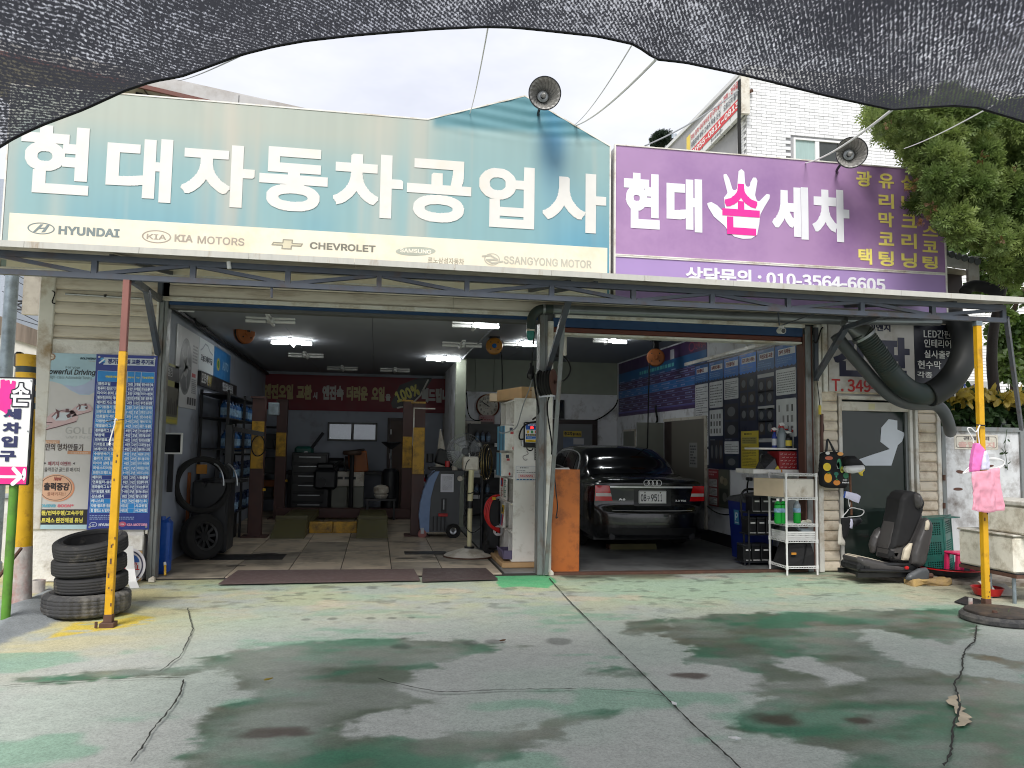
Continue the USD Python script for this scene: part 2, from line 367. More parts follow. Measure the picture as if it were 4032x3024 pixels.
pm('seat_beige',C(196,186,166),.5,var=.06)
pm('crate_green',C(24,96,86),.4,var=.1,dirt=C(40,70,62),dscale=5)
pm('foam',C(226,222,208),.75,var=.05,dirt=C(160,150,128),dscale=5,damt=.4,bump=.25,bscale=30)
pm('foam_lid',C(200,198,190),.7,var=.08,dirt=C(130,120,100),dscale=5,damt=.5)
pm('towel_pink',C(226,158,176),.95,var=.08,bump=.5,bscale=260)
pm('towel_magenta',C(232,122,190),.95,var=.08,bump=.5,bscale=260)
pm('towel_lilac',C(214,214,234),.95,var=.05,bump=.5,bscale=260)
pm('hose_green',C(40,54,52),.55,var=.15,dirt=C(60,58,46),dscale=5,damt=.5)
pm('duct_grey',C(78,82,84),.5,var=.15)
pm('duct_dark',C(30,33,32),.6,var=.2)
pm('vine_trunk',C(44,38,36),.85,var=.3,bump=.6,bscale=30)
pm('bark',C(58,44,34),.9,var=.3,bump=.8,bscale=22,stretch=(1,1,.3))
pm('concrete_raw',C(150,142,130),.85,var=.18,scale=9,dirt=C(92,78,60),dscale=5,damt=.5,bump=.8,bscale=22)
pm('concrete_grey',C(150,154,160),.8,var=.12,scale=5,bump=.4,bscale=30)
pm('viaduct_brown',C(118,106,96),.85,var=.15,dirt=C(70,62,54),dscale=.8,damt=.5,stretch=(3,3,.15))
pm('viaduct_pale',C(186,184,178),.85,var=.10)
pm('far_tower',C(150,158,172),.5,var=.08)
pm('far_tower_glass',C(62,76,100),.15,var=.1)
pm('rope_white',C(214,214,210),.7,var=.05)
pm('rope_grey',C(140,142,144),.7,var=.05)
pm('wire_dark',C(46,48,52),.6,var=.05)
pm('reflector',C(150,148,144),.5,.35,var=.15,scale=20)
pm('reflector_back',C(70,70,72),.4,.6,var=.1)
pm('eave_metal',C(172,170,168),.4,var=.07,dirt=C(128,116,104),dscale=1.2)
pm('eave_soffit',C(150,144,132),.55,var=.12,dirt=C(84,74,60),dscale=2)
pm('brick_white',C(224,224,224),.55,var=.04)
pm('brick_white_b',C(208,208,208),.55,var=.05)
pm('mortar',C(150,150,152),.85,var=.08)
pm('grass_green',C(104,140,60),.6,var=.2)
emit('tube_lit',(.97,1.,.98),17.0)
emit('led_red',(1.,.02,.02),3.)
def leaf(name,a,b,rough=.5,tr=.35,hi=.85):
    mk(name,{'i':('geometry',{}),'g':('geometry',{}),'n':('noise_texture',{'scale':2.2,'detail':3}),'ad':('math',{'math_type':'multiply_add','value2':.55,'value3':.0}),'ad2':('math',{'math_type':'multiply_add','value2':.55}),
              'r':('rgb_ramp',{'ramp':[(.18,a),(hi,b)]}),'p':('principled_bsdf',{'roughness':rough}),'t':('translucent_bsdf',{}),'x':('mix_closure',{'fac':tr})},
       [('g.position','n.vector'),('i.random_per_island','ad.value1'),('n.fac','ad2.value1'),('ad.value','ad2.value3'),('ad2.value','r.fac'),('r.color','p.base_color'),('r.color','t.color'),('p.BSDF','x.closure1'),('t.BSDF','x.closure2')],'x.closure')
leaf('juniper_leaf',(.095,.155,.036),(.40,.47,.13),.6,.45,.62)
leaf('juniper_brown',(.10,.045,.015),(.30,.12,.04),.6,.25)
leaf('broad_leaf',(.045,.095,.016),(.26,.33,.06),.45,.45)
leaf('vine_leaf',(.020,.048,.014),(.085,.15,.04),.45,.3)
leaf('yellow_leaf',(.30,.22,.03),(.62,.50,.10),.5,.4)
leaf('far_pine',(.012,.026,.014),(.04,.07,.035),.6,.2)

# ---------------------------------------------------------------- the ground: worn green-painted concrete, wet in places
S2 = 1.8228
def gpoly(pts,s=S2):return Polygon([oz(x*s,y*s)[:2] for x,y in pts]).buffer(0)
wet_polys = [gpoly(p) for p in [
    [(400,1435),(520,1400),(640,1385),(780,1372),(930,1380),(1110,1392),(1060,1412),(955,1430),(905,1465),(865,1478),(905,1497),(960,1500),(935,1515),(870,1522),(800,1555),(745,1572),(800,1590),(950,1592),(1090,1572),(1230,1545),(1330,1525),(1320,1550),(1250,1575),(1190,1600),(1150,1625),(1030,1645),(960,1700),(330,1700),(430,1600),(400,1570),(450,1535),(520,1490),(560,1465),(470,1450)],
    [(1440,1335),(1560,1325),(1750,1320),(1900,1315),(2070,1315),(2130,1350),(2110,1375),(2075,1395),(2030,1385),(1960,1380),(1900,1362),(1848,1360),(1870,1378),(1900,1402),(1960,1430),(2090,1462),(2300,1490),(2300,1700),(1860,1700),(1800,1630),(1700,1590),(1600,1570),(1560,1530),(1640,1510),(1655,1480),(1620,1462),(1560,1440),(1520,1430),(1480,1440),(1490,1400),(1430,1370)],
    [(2085,1412),(2120,1406),(2230,1428),(2230,1446),(2120,1428)],
    [(60,1462),(210,1443),(420,1432),(420,1450),(250,1470),(60,1480)],
    [(1430,1330),(1350,1345),(1330,1365),(1400,1375),(1450,1365)],
    [(1290,1440),(1360,1445),(1400,1460),(1340,1462),(1270,1450)]]]
dry_holes = [gpoly(p) for p in [[(1678,1420),(1740,1412),(1800,1430),(1870,1468),(1800,1484),(1720,1450)],[(1500,1430),(1600,1440),(1640,1470),(1650,1510),(1560,1500),(1500,1470)],[(180,1520),(300,1490),(400,1470),(420,1500),(330,1540),(150,1560)]]]
green_patch = gpoly([(1065,1232),(1185,1238),(1198,1256),(1186,1270),(1130,1266),(1085,1268),(1072,1250)])
yellow_poly = gpoly([(98,1379),(150,1345),(215,1326),(245,1318),(330,1332),(335,1346),(300,1350),(240,1360),(160,1372)])
grey_ramp = gpoly([(-80,1430),(-60,1330),(60,1290),(110,1262),(150,1300),(140,1340),(60,1366)])
def axis(parts):
    out = []
    for a,b,d in parts:out.append(np.arange(a,b-1e-9,d))
    return np.r_[np.concatenate(out),parts[-1][1]]
gx = axis([(-260,-60,50),(-60,-12,8),(-12,-4.6,.4),(-4.6,8.0,.018),(8.0,12,.4),(12,60,8),(60,260,50)])
gy = axis([(-120,-20,20),(-20,-6.2,.6),(-6.2,.02,.018),(.02,12,1.),(12,60,8),(60,400,85)])
GX,GY = np.meshgrid(gx,gy,indexing='ij');P2 = np.stack([GX,GY],-1).reshape(-1,2)
inn = (P2[:,0] > -5) & (P2[:,0] < 8.2) & (P2[:,1] > -6.4) & (P2[:,1] < .4)
def nz(sx,sy,seed,o=4):return meshkit.fbm(np.c_[P2[:,0]*sx,P2[:,1]*sy,np.zeros(len(P2))+seed*3.7],o,seed)
warp = np.stack([nz(2.6,4,1)-.5,nz(2.6,4,2)-.5],1)*np.array([.55,.30])+np.stack([nz(14,18,3)-.5,nz(14,18,4)-.5],1)*np.array([.10,.07])
def sdf(poly,w=1.):
    d = np.full(len(P2),-9.);q = P2[inn]+warp[inn]*w
    pts = shapely.points(q);dist = shapely.distance(pts,poly.boundary);ins = shapely.contains_xy(poly,q[:,0],q[:,1])
    d[inn] = np.where(ins,dist,-dist);return d
sst = lambda x,a,b:(lambda t:t*t*(3-2*t))(np.clip((x-a)/(b-a),0,1))
wet = np.zeros(len(P2))
for p in wet_polys:wet = np.maximum(wet,sst(sdf(p,1.)+(nz(9,14,8,5)-.5)*.34,-.03,.06))
for p in dry_holes:wet *= 1-sst(sdf(p,.8)+(nz(9,14,8,5)-.5)*.2,-.03,.05)
n1,n2,n3,n4,n5 = nz(.9,1.2,11),nz(2.5,3.5,12),nz(7,10,13,5),nz(.6,.9,14),nz(1.6,2.4,15)
mixc = lambda a,b,t:a*(1-t[:,None])+np.array(b)[None]*t[:,None]
near = sst(P2[:,1],-2.9,-1.1)                                       # worn strip in front of the doors
col = np.tile(np.array([.375,.385,.375]),(len(P2),1))
col = mixc(col,(.345,.385,.358),sst(n1,.42,.62)*.8)                  # remains of mint paint
col = mixc(col,(.41,.43,.30),near*sst(n5,.35,.6)*.9)
col = mixc(col,(.31,.42,.33),near*sst(n4,.40,.60)*.85)
col = mixc(col,(.50,.42,.33),near*sst(n2,.52,.70)*.7)             # bare tan concrete
left = sst(-P2[:,0],.9,2.6)*sst(P2[:,1],-4.2,-2.2)
col = mixc(col,(.52,.45,.24),left*sst(n5,.25,.6)*.9)
col = mixc(col,(.40,.36,.27),sst(P2[:,0],5.,6.3)*sst(P2[:,1],-2.8,-1.2)*.85)
col *= (1-.42*sst(n3,.56,.74)*near)[:,None]
wcol = mixc(np.tile(np.array([.095,.120,.092]),(len(P2),1)),(.055,.140,.090),sst(n2*.6+n4*.4,.44,.56))
wcol = mixc(wcol,(.120,.110,.084),sst(n1*.5+n5*.5,.52,.62)*.6)
wcol = mixc(wcol,(.112,.132,.112),sst(n3,.45,.75)*.8);wcol *= (.80+.9*nz(5,7,18,5))[:,None]*np.array([1.03,1.0,.95])
col = mixc(col,(.60,.44,.05),sst(sdf(yellow_poly,.35),-.02,.05)*sst(n3,.34,.48)*.9)
col = mixc(col,(.225,.24,.265),sst(sdf(grey_ramp,.3),-.03,.05))
ggreen = sst(nz(1.3,2.2,21),.58,.66)*sst(-P2[:,1],1.2,2.4)
col = mixc(col,(.20,.34,.26),ggreen*.75);col *= np.array([.985,1.0,.935])
wcol = mixc(wcol,(.040,.160,.092),ggreen*.8)
t = (wet*(.62+.38*sst(nz(1.8,3.4,27,5),.36,.56)))[:,None];col = col*(1-t)+wcol*t
stain = sst(-np.abs(P2[:,1]+.08),-.40,-.05)*sst(n5,.40,.55)*(P2[:,0] > 2.2)
col *= (1-.65*stain)[:,None]
gp = sst(sdf(green_patch,.3),-.01,.02)
col = mixc(col,(.075,.40,.17),gp*(.75+.25*n3));wet = wet*(1-gp)
for px,py,r in [(1205,2436,.05),(1310,2433,.05),(1460,2431,.05),(1545,2430,.05),(1620,2428,.05),(1940,2523,.09),(1850,2527,.09),(1590,2510,.03),(2200,2522,.12),(1580,2540,.10)]:
    q = oz(px,py)[:2];d = np.hypot((P2[:,0]-q[0]),(P2[:,1]-q[1])*.9)+(n3-.5)*.05
    col *= (1-.45*sst(-d,-r,-r*.6))[:,None]
for px,py,r in [(3060,2830,.14),(3380,2832,.11),(1150,2870,.10),(2720,2660,.10),(1040,2880,.12)]:  # rusty and pitted spots
    q = oz(px,py)[:2];d = np.hypot((P2[:,0]-q[0])*.7,P2[:,1]-q[1])+(n3-.5)*.16
    col = mixc(col,(.055,.032,.024),sst(-d,-r,-r*.3)*.85)
mk('ground_mat',{'a':('attribute',{'attribute':'col'}),'w':('attribute',{'attribute':'wet'}),'sw':('separate_xyz',{}),'g':('geometry',{}),
                  'n':('noise_texture',{'scale':9,'detail':9,'roughness':.72}),'f':('noise_texture',{'scale':75,'detail':4,'roughness':.8}),'r':('map_range',{'from_min':.25,'from_max':.75,'to_min':.86,'to_max':1.14}),
                  'rf':('map_range',{'from_min':.32,'from_max':.68,'to_min':.72,'to_max':1.26}),'m':('mix',{'mix_type':'multiply','fac':1.}),'m2':('mix',{'mix_type':'multiply','fac':1.}),
                  'v':('noise_texture',{'scale':16,'detail':7,'roughness':.75}),'vr':('map_range',{'from_min':.66,'from_max':.70,'clamp':True,'to_min':0,'to_max':.5}),'pit':('mix',{'color2':(.05,.05,.042)}),
                  'ro':('map_range',{'from_min':0,'from_max':1,'to_min':.82,'to_max':.34}),'bh':('mix_float',{'fac':.35}),'b':('bump',{'strength':.3,'distance':.004}),'p':('principled_bsdf',{'specular_ior_level':.35})},
   [('g.position','n.vector'),('g.position','f.vector'),('g.position','v.vector'),('n.fac','r.value'),('f.fac','rf.value'),('a.color','m.color1'),('r.result','m.color2'),('m.color','m2.color1'),('rf.result','m2.color2'),
    ('v.fac','vr.value'),('vr.result','pit.fac'),('m2.color','pit.color1'),('pit.color','p.base_color'),('w.color','sw.vector'),('sw.x','ro.value'),('ro.result','p.roughness'),('n.fac','bh.a'),('f.fac','bh.b'),('bh.result','b.height'),('b.normal','p.normal')])
Z = np.zeros(len(P2));Z[inn] = (n4[inn]-.5)*.012-.006
Zr = .10*sst(sdf(grey_ramp,0),-.02,.35);Z += Zr
gm = grid_mesh(np.stack([GX,GY,Z.reshape(GX.shape)],-1))
ground = struct('ground',gm,'ground_mat',smooth=True,col={'col':col,'wet':np.c_[wet,wet,wet]})
pm('crack_dark',C(44,44,38),.9,var=.3);pm('patch_tan',C(186,172,146),.85,var=.2,bump=.6)
def ribbon(pts,w,seed,s=S2,jag=.007,z=.009):
    r = np.random.default_rng(seed);P = np.array([oz(x*s,y*s) for x,y in pts]);L = np.r_[0,np.cumsum(np.linalg.norm(np.diff(P,axis=0),axis=1))]
    q = np.linspace(0,L[-1],max(int(L[-1]/.04),3));Q = np.stack([np.interp(q,L,P[:,i]) for i in range(3)],1)
    Q[1:-1,:2] += np.cumsum(r.normal(0,jag*.5,(len(Q)-2,2)),0)*.15+r.normal(0,jag*.5,(len(Q)-2,2))
    d = np.gradient(Q,axis=0)[:,:2];d /= np.linalg.norm(d,axis=1,keepdims=True);nn = np.c_[-d[:,1],d[:,0]]
    ww = w*(.5+r.random(len(Q)))[:,None]*.32;ww[0] = ww[-1] = .001
    A = np.c_[Q[:,:2]+nn*ww,np.full(len(Q),z)];Bq = np.c_[Q[:,:2]-nn*ww,np.full(len(Q),z)]
    return grid_mesh(np.stack([Bq,A],1))
pj = part(ground,'expansion_joint',ribbon([(1186,1250),(1230,1300),(1290,1360),(1350,1420),(1420,1490),(1490,1560),(1545,1610),(1610,1670)],.016,1,jag=.003),'crack_dark')
for k,(pts,w) in enumerate([([(405,1315),(418,1362),(392,1418),(350,1450),(335,1455)],.012),([(397,1470),(390,1500),(360,1545),(330,1580),(305,1620),(282,1650)],.014),
        ([(815,1467),(850,1478),(905,1490),(960,1498),(1010,1496),(1080,1492),(1160,1492),(1245,1490)],.016),([(0,1484),(60,1480),(210,1470),(330,1466),(400,1466)],.010),
        ([(2110,1352),(2106,1385),(2090,1400),(2080,1420),(2078,1450),(2060,1478),(2066,1495),(2075,1530),(2062,1570),(2058,1620),(2040,1659)],.018),([(1255,1490),(1320,1494),(1400,1500),(1455,1512)],.008)]):
    part(ground,'crack',ribbon(pts,w,20+k),'crack_dark')
part(ground,'concrete_patch',ribbon([(2072,1503),(2056,1520),(2075,1535),(2082,1550),(2070,1572)],.085,5,jag=.02,z=.0085),'patch_tan',label='pale mortar patch over the crack')

# ---------------------------------------------------------------- the garage
B = thing('garage_building','long low two-bay repair garage with cream siding between two open doorways','building',(1,0,0))
XL,XR,ZC1,ZC2 = -2.5,5.4,3.13,3.45
part(B,'front_wall',box(-3.62,-2.47,.012,.15,0,3.6),'white_wall')
part(B,'side_wall',box(-3.62,-3.5,.15,9.3,0,3.6),'white_wall')
part(B,'corner_trim',box(-3.655,-3.50,-.05,.1,.55,3.7,.01),'white_trim')
def board(x0,x1,z0,z1,y=-.012,bulge=.022):
    h = z1-z0;pr = [(0,0),(-.006,.004),(-bulge*.8,h*.12),(-bulge,h*.35),(-bulge*.8,h*.7),(-.007,h*.93),(0,h*.985)]
    v = np.array([[x,y+a,z0+b] for x in (x0,x1) for a,b in pr]);return hull(v)
zb = [3.005,2.872,2.739,2.606,2.473,2.418]
z = 3.55
while z > 2.5:
    part(B,'siding_board',board(-3.50,-2.452,z-.133,z-.002),'siding');z -= .133
part(B,'siding_board',board(-3.50,-2.452,z-.05,z-.002),'siding')
x0,x1,z0,z1 = rect_y(183,1344,600,1392,-.03)
part(B,'plaster_band',box(-3.50,x1,-.035,.012,z0-.02,z1+.01,.004),'rough_plaster')
part(B,'lower_plaster',box(-3.60,-2.47,-.022,.012,.0,.62,.004),'rough_plaster')
for k,z in enumerate(np.arange(3.125,3.62,.133)):
    for a,b in ((-2.33,.85),(.853,5.9)):part(B,'siding_board',board(a,b,z,z+.131),'siding')
part(B,'header_beam',box(-2.33,5.9,.012,.15,3.0,3.6),'roof_dark')
part(B,'header_trim',box(-2.40,1.86,-.05,.01,3.075,3.122,.006),'white_trim');part(B,'header_trim',box(2.09,5.36,-.05,.01,3.075,3.122,.006),'white_trim')
part(B,'shutter_housing',box(-2.33,1.88,-.012,.012,3.035,3.072),'shutter_blue',label='blue painted shutter edge over the left doorway')
part(B,'shutter_housing',box(2.07,5.34,-.014,.22,2.965,3.072),'shutter_blue',label='blue painted shutter edge over the right doorway')
part(B,'shutter_bar',box(2.07,5.34,.0,.2,2.90,2.962,.01),'rust_brown');part(B,'shutter_lip',box(2.07,5.34,-.005,.19,2.872,2.898,.005),'white_trim')
def jamb(x,w,d=.14,zt=3.1):
    part(B,'door_jamb',cat([box(x,x+w*.55,-.03,d,0,zt,.006),box(x+w*.57,x+w,-.018,d,0,zt,.006)]),'jamb_metal')
jamb(-2.425,.085);part(B,'jamb_strip',box(-2.452,-2.428,-.045,.0,.5,3.1,.004),'white_trim')
part(B,'door_column',cat([box(1.905,1.975,-.03,.16,0,3.1,.008),box(1.98,2.0,-.012,.16,0,3.1)]),'jamb_metal');part(B,'door_column',box(2.003,2.075,-.022,.16,0,3.03,.008),'white_trim')
part(B,'door_jamb',cat([box(5.37,5.445,-.03,.14,0,3.1,.006)]),'jamb_metal');part(B,'jamb_rust_strip',cat([box(5.345,5.368,-.02,.14,0,3.0,.004),box(5.448,5.468,-.026,.14,0,3.1,.004)]),'jamb_rust')
part(B,'corner_trim',box(5.50,5.565,-.075,.12,0.0,3.12,.006),'white_trim')
part(B,'front_wall',box(5.47,5.80,.012,.15,0,3.6),'white_wall')
z = 0.
while z < 2.95:
    part(B,'siding_board',board(5.568,5.785,z+.004,z+.126,-.028),'siding_right');z += .126
xa,xb = rect_y(3617,1600,3693,2200,0)[:2]
part(B,'front_wall',box(xa-.1,xb+.02,.012,.15,0,3.6),'white_wall')
z = .25
while z < 2.35:
    part(B,'siding_board',board(xa,xb-.03,z+.004,z+.126,-.012),'siding_right');z += .126
part(B,'corner_trim',box(xb-.028,xb+.03,-.05,.15,.2,2.25,.006),'white_trim')
part(B,'door_header_wall',box(5.80,xa-.1,.02,.15,2.2,3.6),'white_wall')
for z in (2.245,2.371):part(B,'siding_board',board(5.568,xb,z+.004,z+.124,-.012),'siding_right')
# inside
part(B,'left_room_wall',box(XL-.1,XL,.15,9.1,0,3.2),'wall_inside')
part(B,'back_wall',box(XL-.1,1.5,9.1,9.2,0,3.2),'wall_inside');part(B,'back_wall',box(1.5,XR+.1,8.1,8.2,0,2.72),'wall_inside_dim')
x = 1.5
for w in (.62,.42,1.36,1.5):part(B,'back_panel',box(x+.004,min(x+w-.004,XR),8.07,8.16,2.724,3.45),'panel_green_grey');x += w
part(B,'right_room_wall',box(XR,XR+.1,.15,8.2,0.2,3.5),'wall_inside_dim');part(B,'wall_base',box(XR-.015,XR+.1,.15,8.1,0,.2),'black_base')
part(B,'wall_batten',box(XR-.03,XR,.15,4.0,2.985,3.04),'white_trim');part(B,'wall_batten',box(XR-.02,XR,1.62,1.65,3.04,3.45),'white_trim')
part(B,'partition_wall',box(1.46,1.58,5.5,8.1,0,3.45),'wall_inside_dim');part(B,'pillar',box(1.43,1.62,5.36,5.5,0,3.13,.006),'panel_green_grey')
x = XL
for w in (1.2,1.2,1.62):part(B,'ceiling_panel',box(x+.003,x+w-.003,.15,9.1,ZC1,ZC1+.02),'ceiling_paint');x += w
for a,b in ((1.54,2.8),(2.8,4.1),(4.1,XR)):part(B,'ceiling_panel',box(a+.003,b-.003,.15,8.1,ZC2,ZC2+.02),'ceiling_paint')
part(B,'ceiling_step',box(1.52,1.54,.15,8.1,ZC1-.02,ZC2+.02),'ceiling_paint')
part(B,'roof',box(-3.64,7.3,.151,9.4,3.62,3.72),'roof_dark');part(B,'right_side_wall',box(7.2,7.3,.2,9.3,0,3.6),'white_wall')
part(B,'rear_wall',box(-3.6,7.2,9.25,9.4,0,3.6),'white_wall')
FL = struct('garage_floor',cat([box(-2.5,1.52,.0,9.1,-.05,.006),box(1.52,XR,.0,8.1,-.05,.004)]),'joint')
xs = [-2.5,-1.62,-.98,-.38,.22,.83,1.50];ysx = [.03,1.05,2.1,3.2,4.6,6.0,7.5,9.05]
for i in range(len(xs)-1):
    for j in range(len(ysx)-1):
        part(FL,'floor_tile',box(xs[i]+.005,xs[i+1]-.005,ysx[j]+.005,ysx[j+1]-.005,0,.016+.002*((i*3+j) % 2),.003),'tile_floor' if (i*5+j*3) % 4 else 'tile_floor_dark')
part(FL,'bay_slab',box(1.54,XR,.12,8.0,0,.014),'floor_right');part(FL,'threshold',box(2.08,5.35,-.02,.10,-.02,.022,.006),'rust_metal')
part(FL,'sunken_grate',box(-2.05,-1.15,1.35,1.85,.019,.024),'dark_metal');part(FL,'sunken_grate',box(.42,1.0,1.72,2.02,.019,.024),'dark_metal')
for k,(px,py,pw) in enumerate([(930,2228,.24),(1060,2180,.25),(1600,2198,.30),(1680,2190,.18),(1690,2197,.2)]):
    q = oz(px,py,.02);part(FL,'oil_stain',Frame([q[0],q[1],.0215],(1,0,0),(0,1,0)).mesh(flat(affinity.scale(Point(0,0).buffer(1,5),pw/2,pw*.16))),'joint')
for a,b,c_,nm in ((-1.60,.52,'rubber_mat','reddish brown rubber entrance mat before the left bay, longer one'),(.53,1.39,'rubber_mat_dark','darker rubber entrance mat beside the green painted patch')):
    solo('entrance_mat',hull([(a,-.42,.012),(b,-.34,.012),(a+.06,.40,.018),(b-.04,.36,.018),(a,-.42,.02),(b,-.34,.02),(a+.06,.40,.034),(b-.04,.36,.034)]),c_,nm,'mat',group='mats at the left doorway')
# ---------------------------------------------------------------- the big faded teal sign
SY = -.30
def tight(px0,py0,px1,py1,Y=SY):
    sl = (1765-(py0+py1)/2)*5.4e-5*(px1-px0)*.8
    return rect_y(px0,py0+sl/2,px1,py1-sl/2,Y)
MS = thing('garage_sign','large faded teal sign with white Korean lettering over the left bay, peaked at one end','sign',(-.6,SY,4.3))
xl = oy(14,760,SY)[0];xr = oy(2404,850,SY)[0];zt = 5.30
pk = [oy(1682,509,SY),oy(2067,375,SY),oy(2411,575,SY)]
outline = [(xl,3.30),(xr,3.30),(xr,pk[2][2]),(pk[1][0],pk[1][2]),(pk[0][0],zt),(xl,zt)]
fo = Polygon(outline)
# painted face as a fine grid so that the fading can be laid in; the peak is a loose fabric that sags in folds
ux = np.linspace(xl+.02,xr-.012,330)
ztop = np.interp(ux,[xl,pk[0][0],pk[1][0],xr],[zt,zt,pk[1][2],pk[2][2]])-.012
vv = np.linspace(0,1,110);UX = np.repeat(ux[:,None],110,1);ZZ = 3.32+(ztop[:,None]-3.32)*vv[None]
q = np.c_[UX.ravel(),ZZ.ravel()]
fb = lambda sx,sz,seed,o=4:meshkit.fbm(np.c_[q[:,0]*sx,q[:,1]*sz,np.full(len(q),seed*2.3)],o,seed)
streak,blot,fine = fb(3.2,.22,31),fb(.8,.5,32),fb(16,.5,33)
h = (q[:,1]-3.3)/2.0
c1 = np.tile(np.array(C(138,174,176)),(len(q),1))
lerp = lambda a,b,t:a*(1-t[:,None])+np.array(b)[None]*t[:,None]
c1 = lerp(c1,C(172,180,168),np.clip(sst(h,.55,.98)*1.0*sst(-q[:,0],-1.2,.6)+.25*sst(h,.5,1),0,1))
c1 = lerp(c1,C(104,162,180),sst(-h,-.55,-.15)*sst(blot,.42,.6)*.8)
c1 = lerp(c1,C(188,182,166),sst(streak,.58,.72)*.5)
for cx,w,a in ((-1.72,.10,.75),(-1.95,.08,.5),(-.02,.16,.75),(.42,.12,.7),(-3.45,.10,.55),(-3.95,.12,.6)):
    c1 = lerp(c1,C(194,187,172),.72*np.exp(-((q[:,0]-cx+(fine-.5)*.12)/w)**2)*a*(.55+.45*sst(streak,.35,.6)))
c1 = lerp(c1,C(26,118,166),np.exp(-((q[:,0]-1.98+(fine-.5)*.08)/.17)**2)*sst(q[:,1],3.9,5.6)*.75)
c1 = lerp(c1,C(58,146,184),np.exp(-((q[:,0]-2.35)/.5)**2)*sst(-q[:,1],-4.9,-3.9)*.4)
c1 = lerp(c1,C(86,138,148),sst(q[:,1]+.03*np.abs(q[:,0]-1.65),5.18,5.30)*sst(q[:,0],.5,.6)*.92);c1 = lerp(c1,C(40,120,160),np.exp(-((q[:,0]-1.98)/.16)**2)*sst(q[:,1],4.6,5.5)*.5);c1 *= (.94+.12*fine)[:,None];c1 *= (1-.22*np.exp(-((q[:,0]-pk[0][0])/.008)**2))[:,None]
sag = sst(q[:,1],5.05,5.3)*sst(q[:,0],.45,1.0)
yy = SY-.001-.006*sag*np.sin((q[:,1]-.12*np.abs(q[:,0]-1.7))*46)
mk('sign_fabric',{'a':('attribute',{'attribute':'col'}),'p':('principled_bsdf',{'roughness':.42})},[('a.color','p.base_color')])
c1 *= .88;part(MS,'face',grid_mesh(np.stack([UX,yy.reshape(UX.shape),ZZ],-1)),'sign_fabric',smooth=True,col=c1)
fr = Frame((0,SY+.004,0))
part(MS,'cabinet',fr.mesh(solid(fo,-.26,-.004)),'eave_metal');part(MS,'frame',fr.mesh(solid(fo.difference(fo.buffer(-.016,join_style=2)),-.004,.012)),'white_trim')
sx0,sx1,_,sz1 = tight(34,836,2391,993);sz1 = oy(34,838,SY)[2]
part(MS,'logo_strip',Frame((0,SY,0)).mesh(solid(sbox(sx0,3.31,sx1,sz1),.004,.007)),pm('strip_cream',C(226,218,196),.45,var=.05,dirt=C(214,196,160),dscale=1.,damt=.3))
pm('sign_letter_white',C(214,212,206),.45,var=.03,dirt=C(214,206,192),dscale=1.2,damt=.25)
F0 = Frame((0,SY,0))
for ch,bx in zip('현대자동차공업사',[(80,490,355,770),(419,536,678,799),(713,562,1003,820),(1021,577,1291,839),(1313,600,1587,862),(1602,625,1855,882),(1886,650,2104,902),(2137,676,2386,920)]):
    a,b,c,d = tight(*bx);part(MS,'letter',F0.mesh(solid(fit(text(ch,180,.036),a,c,b,d),.004,.008)),'sign_letter_white')
def ink_logo(name,fn,label):
    I = Ink(F0,.009);fn(I);I.build(MS,name,label)
G1,G2,G3,G4 = C(118,130,130),C(160,150,136),C(150,146,130),C(186,182,166)
def tx(I,s,bx,col,font='inter',bold=.02,layer=0,px=64,sk=0):
    a,b,c,d = tight(*bx);g = text(s,px,bold,font);I.add(fit(affinity.skew(g,sk) if sk else g,a,c,b,d),col,layer)
def hy(I):
    a,b,c,d = tight(109,875,217,925);e = ell((a+b)/2,(c+d)/2,(b-a)/2,(d-c)/2)
    I.add(e.difference(affinity.scale(e,.90,.84)),G1);w,hh = b-a,d-c
    H = unary_union([Polygon([(-.24,-.34),(-.12,-.34),(.00,.36),(-.12,.36)]),Polygon([(.10,-.36),(.24,-.30),(.26,.34),(.14,.34)]),Polygon([(-.16,-.10),(.2,.02),(.2,.12),(-.12,.02)])])
    I.add(affinity.affine_transform(affinity.skew(H,14),[w*.9,0,0,hh*.98,(a+b)/2,(c+d)/2]),G1);tx(I,'HYUNDAI',(231,892,472,935),G1,bold=.05)
def kia(I):
    a,b,c,d = tight(559,905,675,960);e = ell((a+b)/2,(c+d)/2,(b-a)/2,(d-c)/2);I.add(e.difference(affinity.scale(e,.9,.86)),G2)
    I.add(fit(text('KIA',64,.02,'inter'),a+.05,c+.04,b-.05,d-.045),G2);tx(I,'KIA',(688,924,760,955),G2,bold=.04);tx(I,'MOTORS',(778,930,963,968),G2,bold=.02)
def chev(I):
    a,b,c,d = tight(1058,934,1204,991);w,hh = b-a,d-c
    cross = unary_union([Polygon([(-.18,-.42),(.14,-.42),(.18,.42),(-.14,.42)]),Polygon([(-.5,-.14),(.44,-.14),(.5,.14),(-.44,.14)])])
    cr = affinity.affine_transform(cross,[w*.86,0,0,hh*.9,(a+b)/2,(c+d)/2]);I.add(cr,C(206,198,170));I.add(cr.difference(cr.buffer(-.012)),G3,1);tx(I,'CHEVROLET',(1220,955,1479,993),C(120,118,106),bold=.04)
def sams(I):
    a,b,c,d = tight(1558,967,1715,1013);e = affinity.rotate(ell((a+b)/2,(c+d)/2,(b-a)/2,(d-c)/2*.85),4);I.add(e,C(168,172,158));I.add(fit(text('SAMSUNG',58,.03,'inter'),a+.05,c+.038,b-.05,d-.034),C(228,222,204),1)
    tx(I,'르노삼성자동차',(1684,1013,1827,1043),C(166,160,142),'cjk',.02)
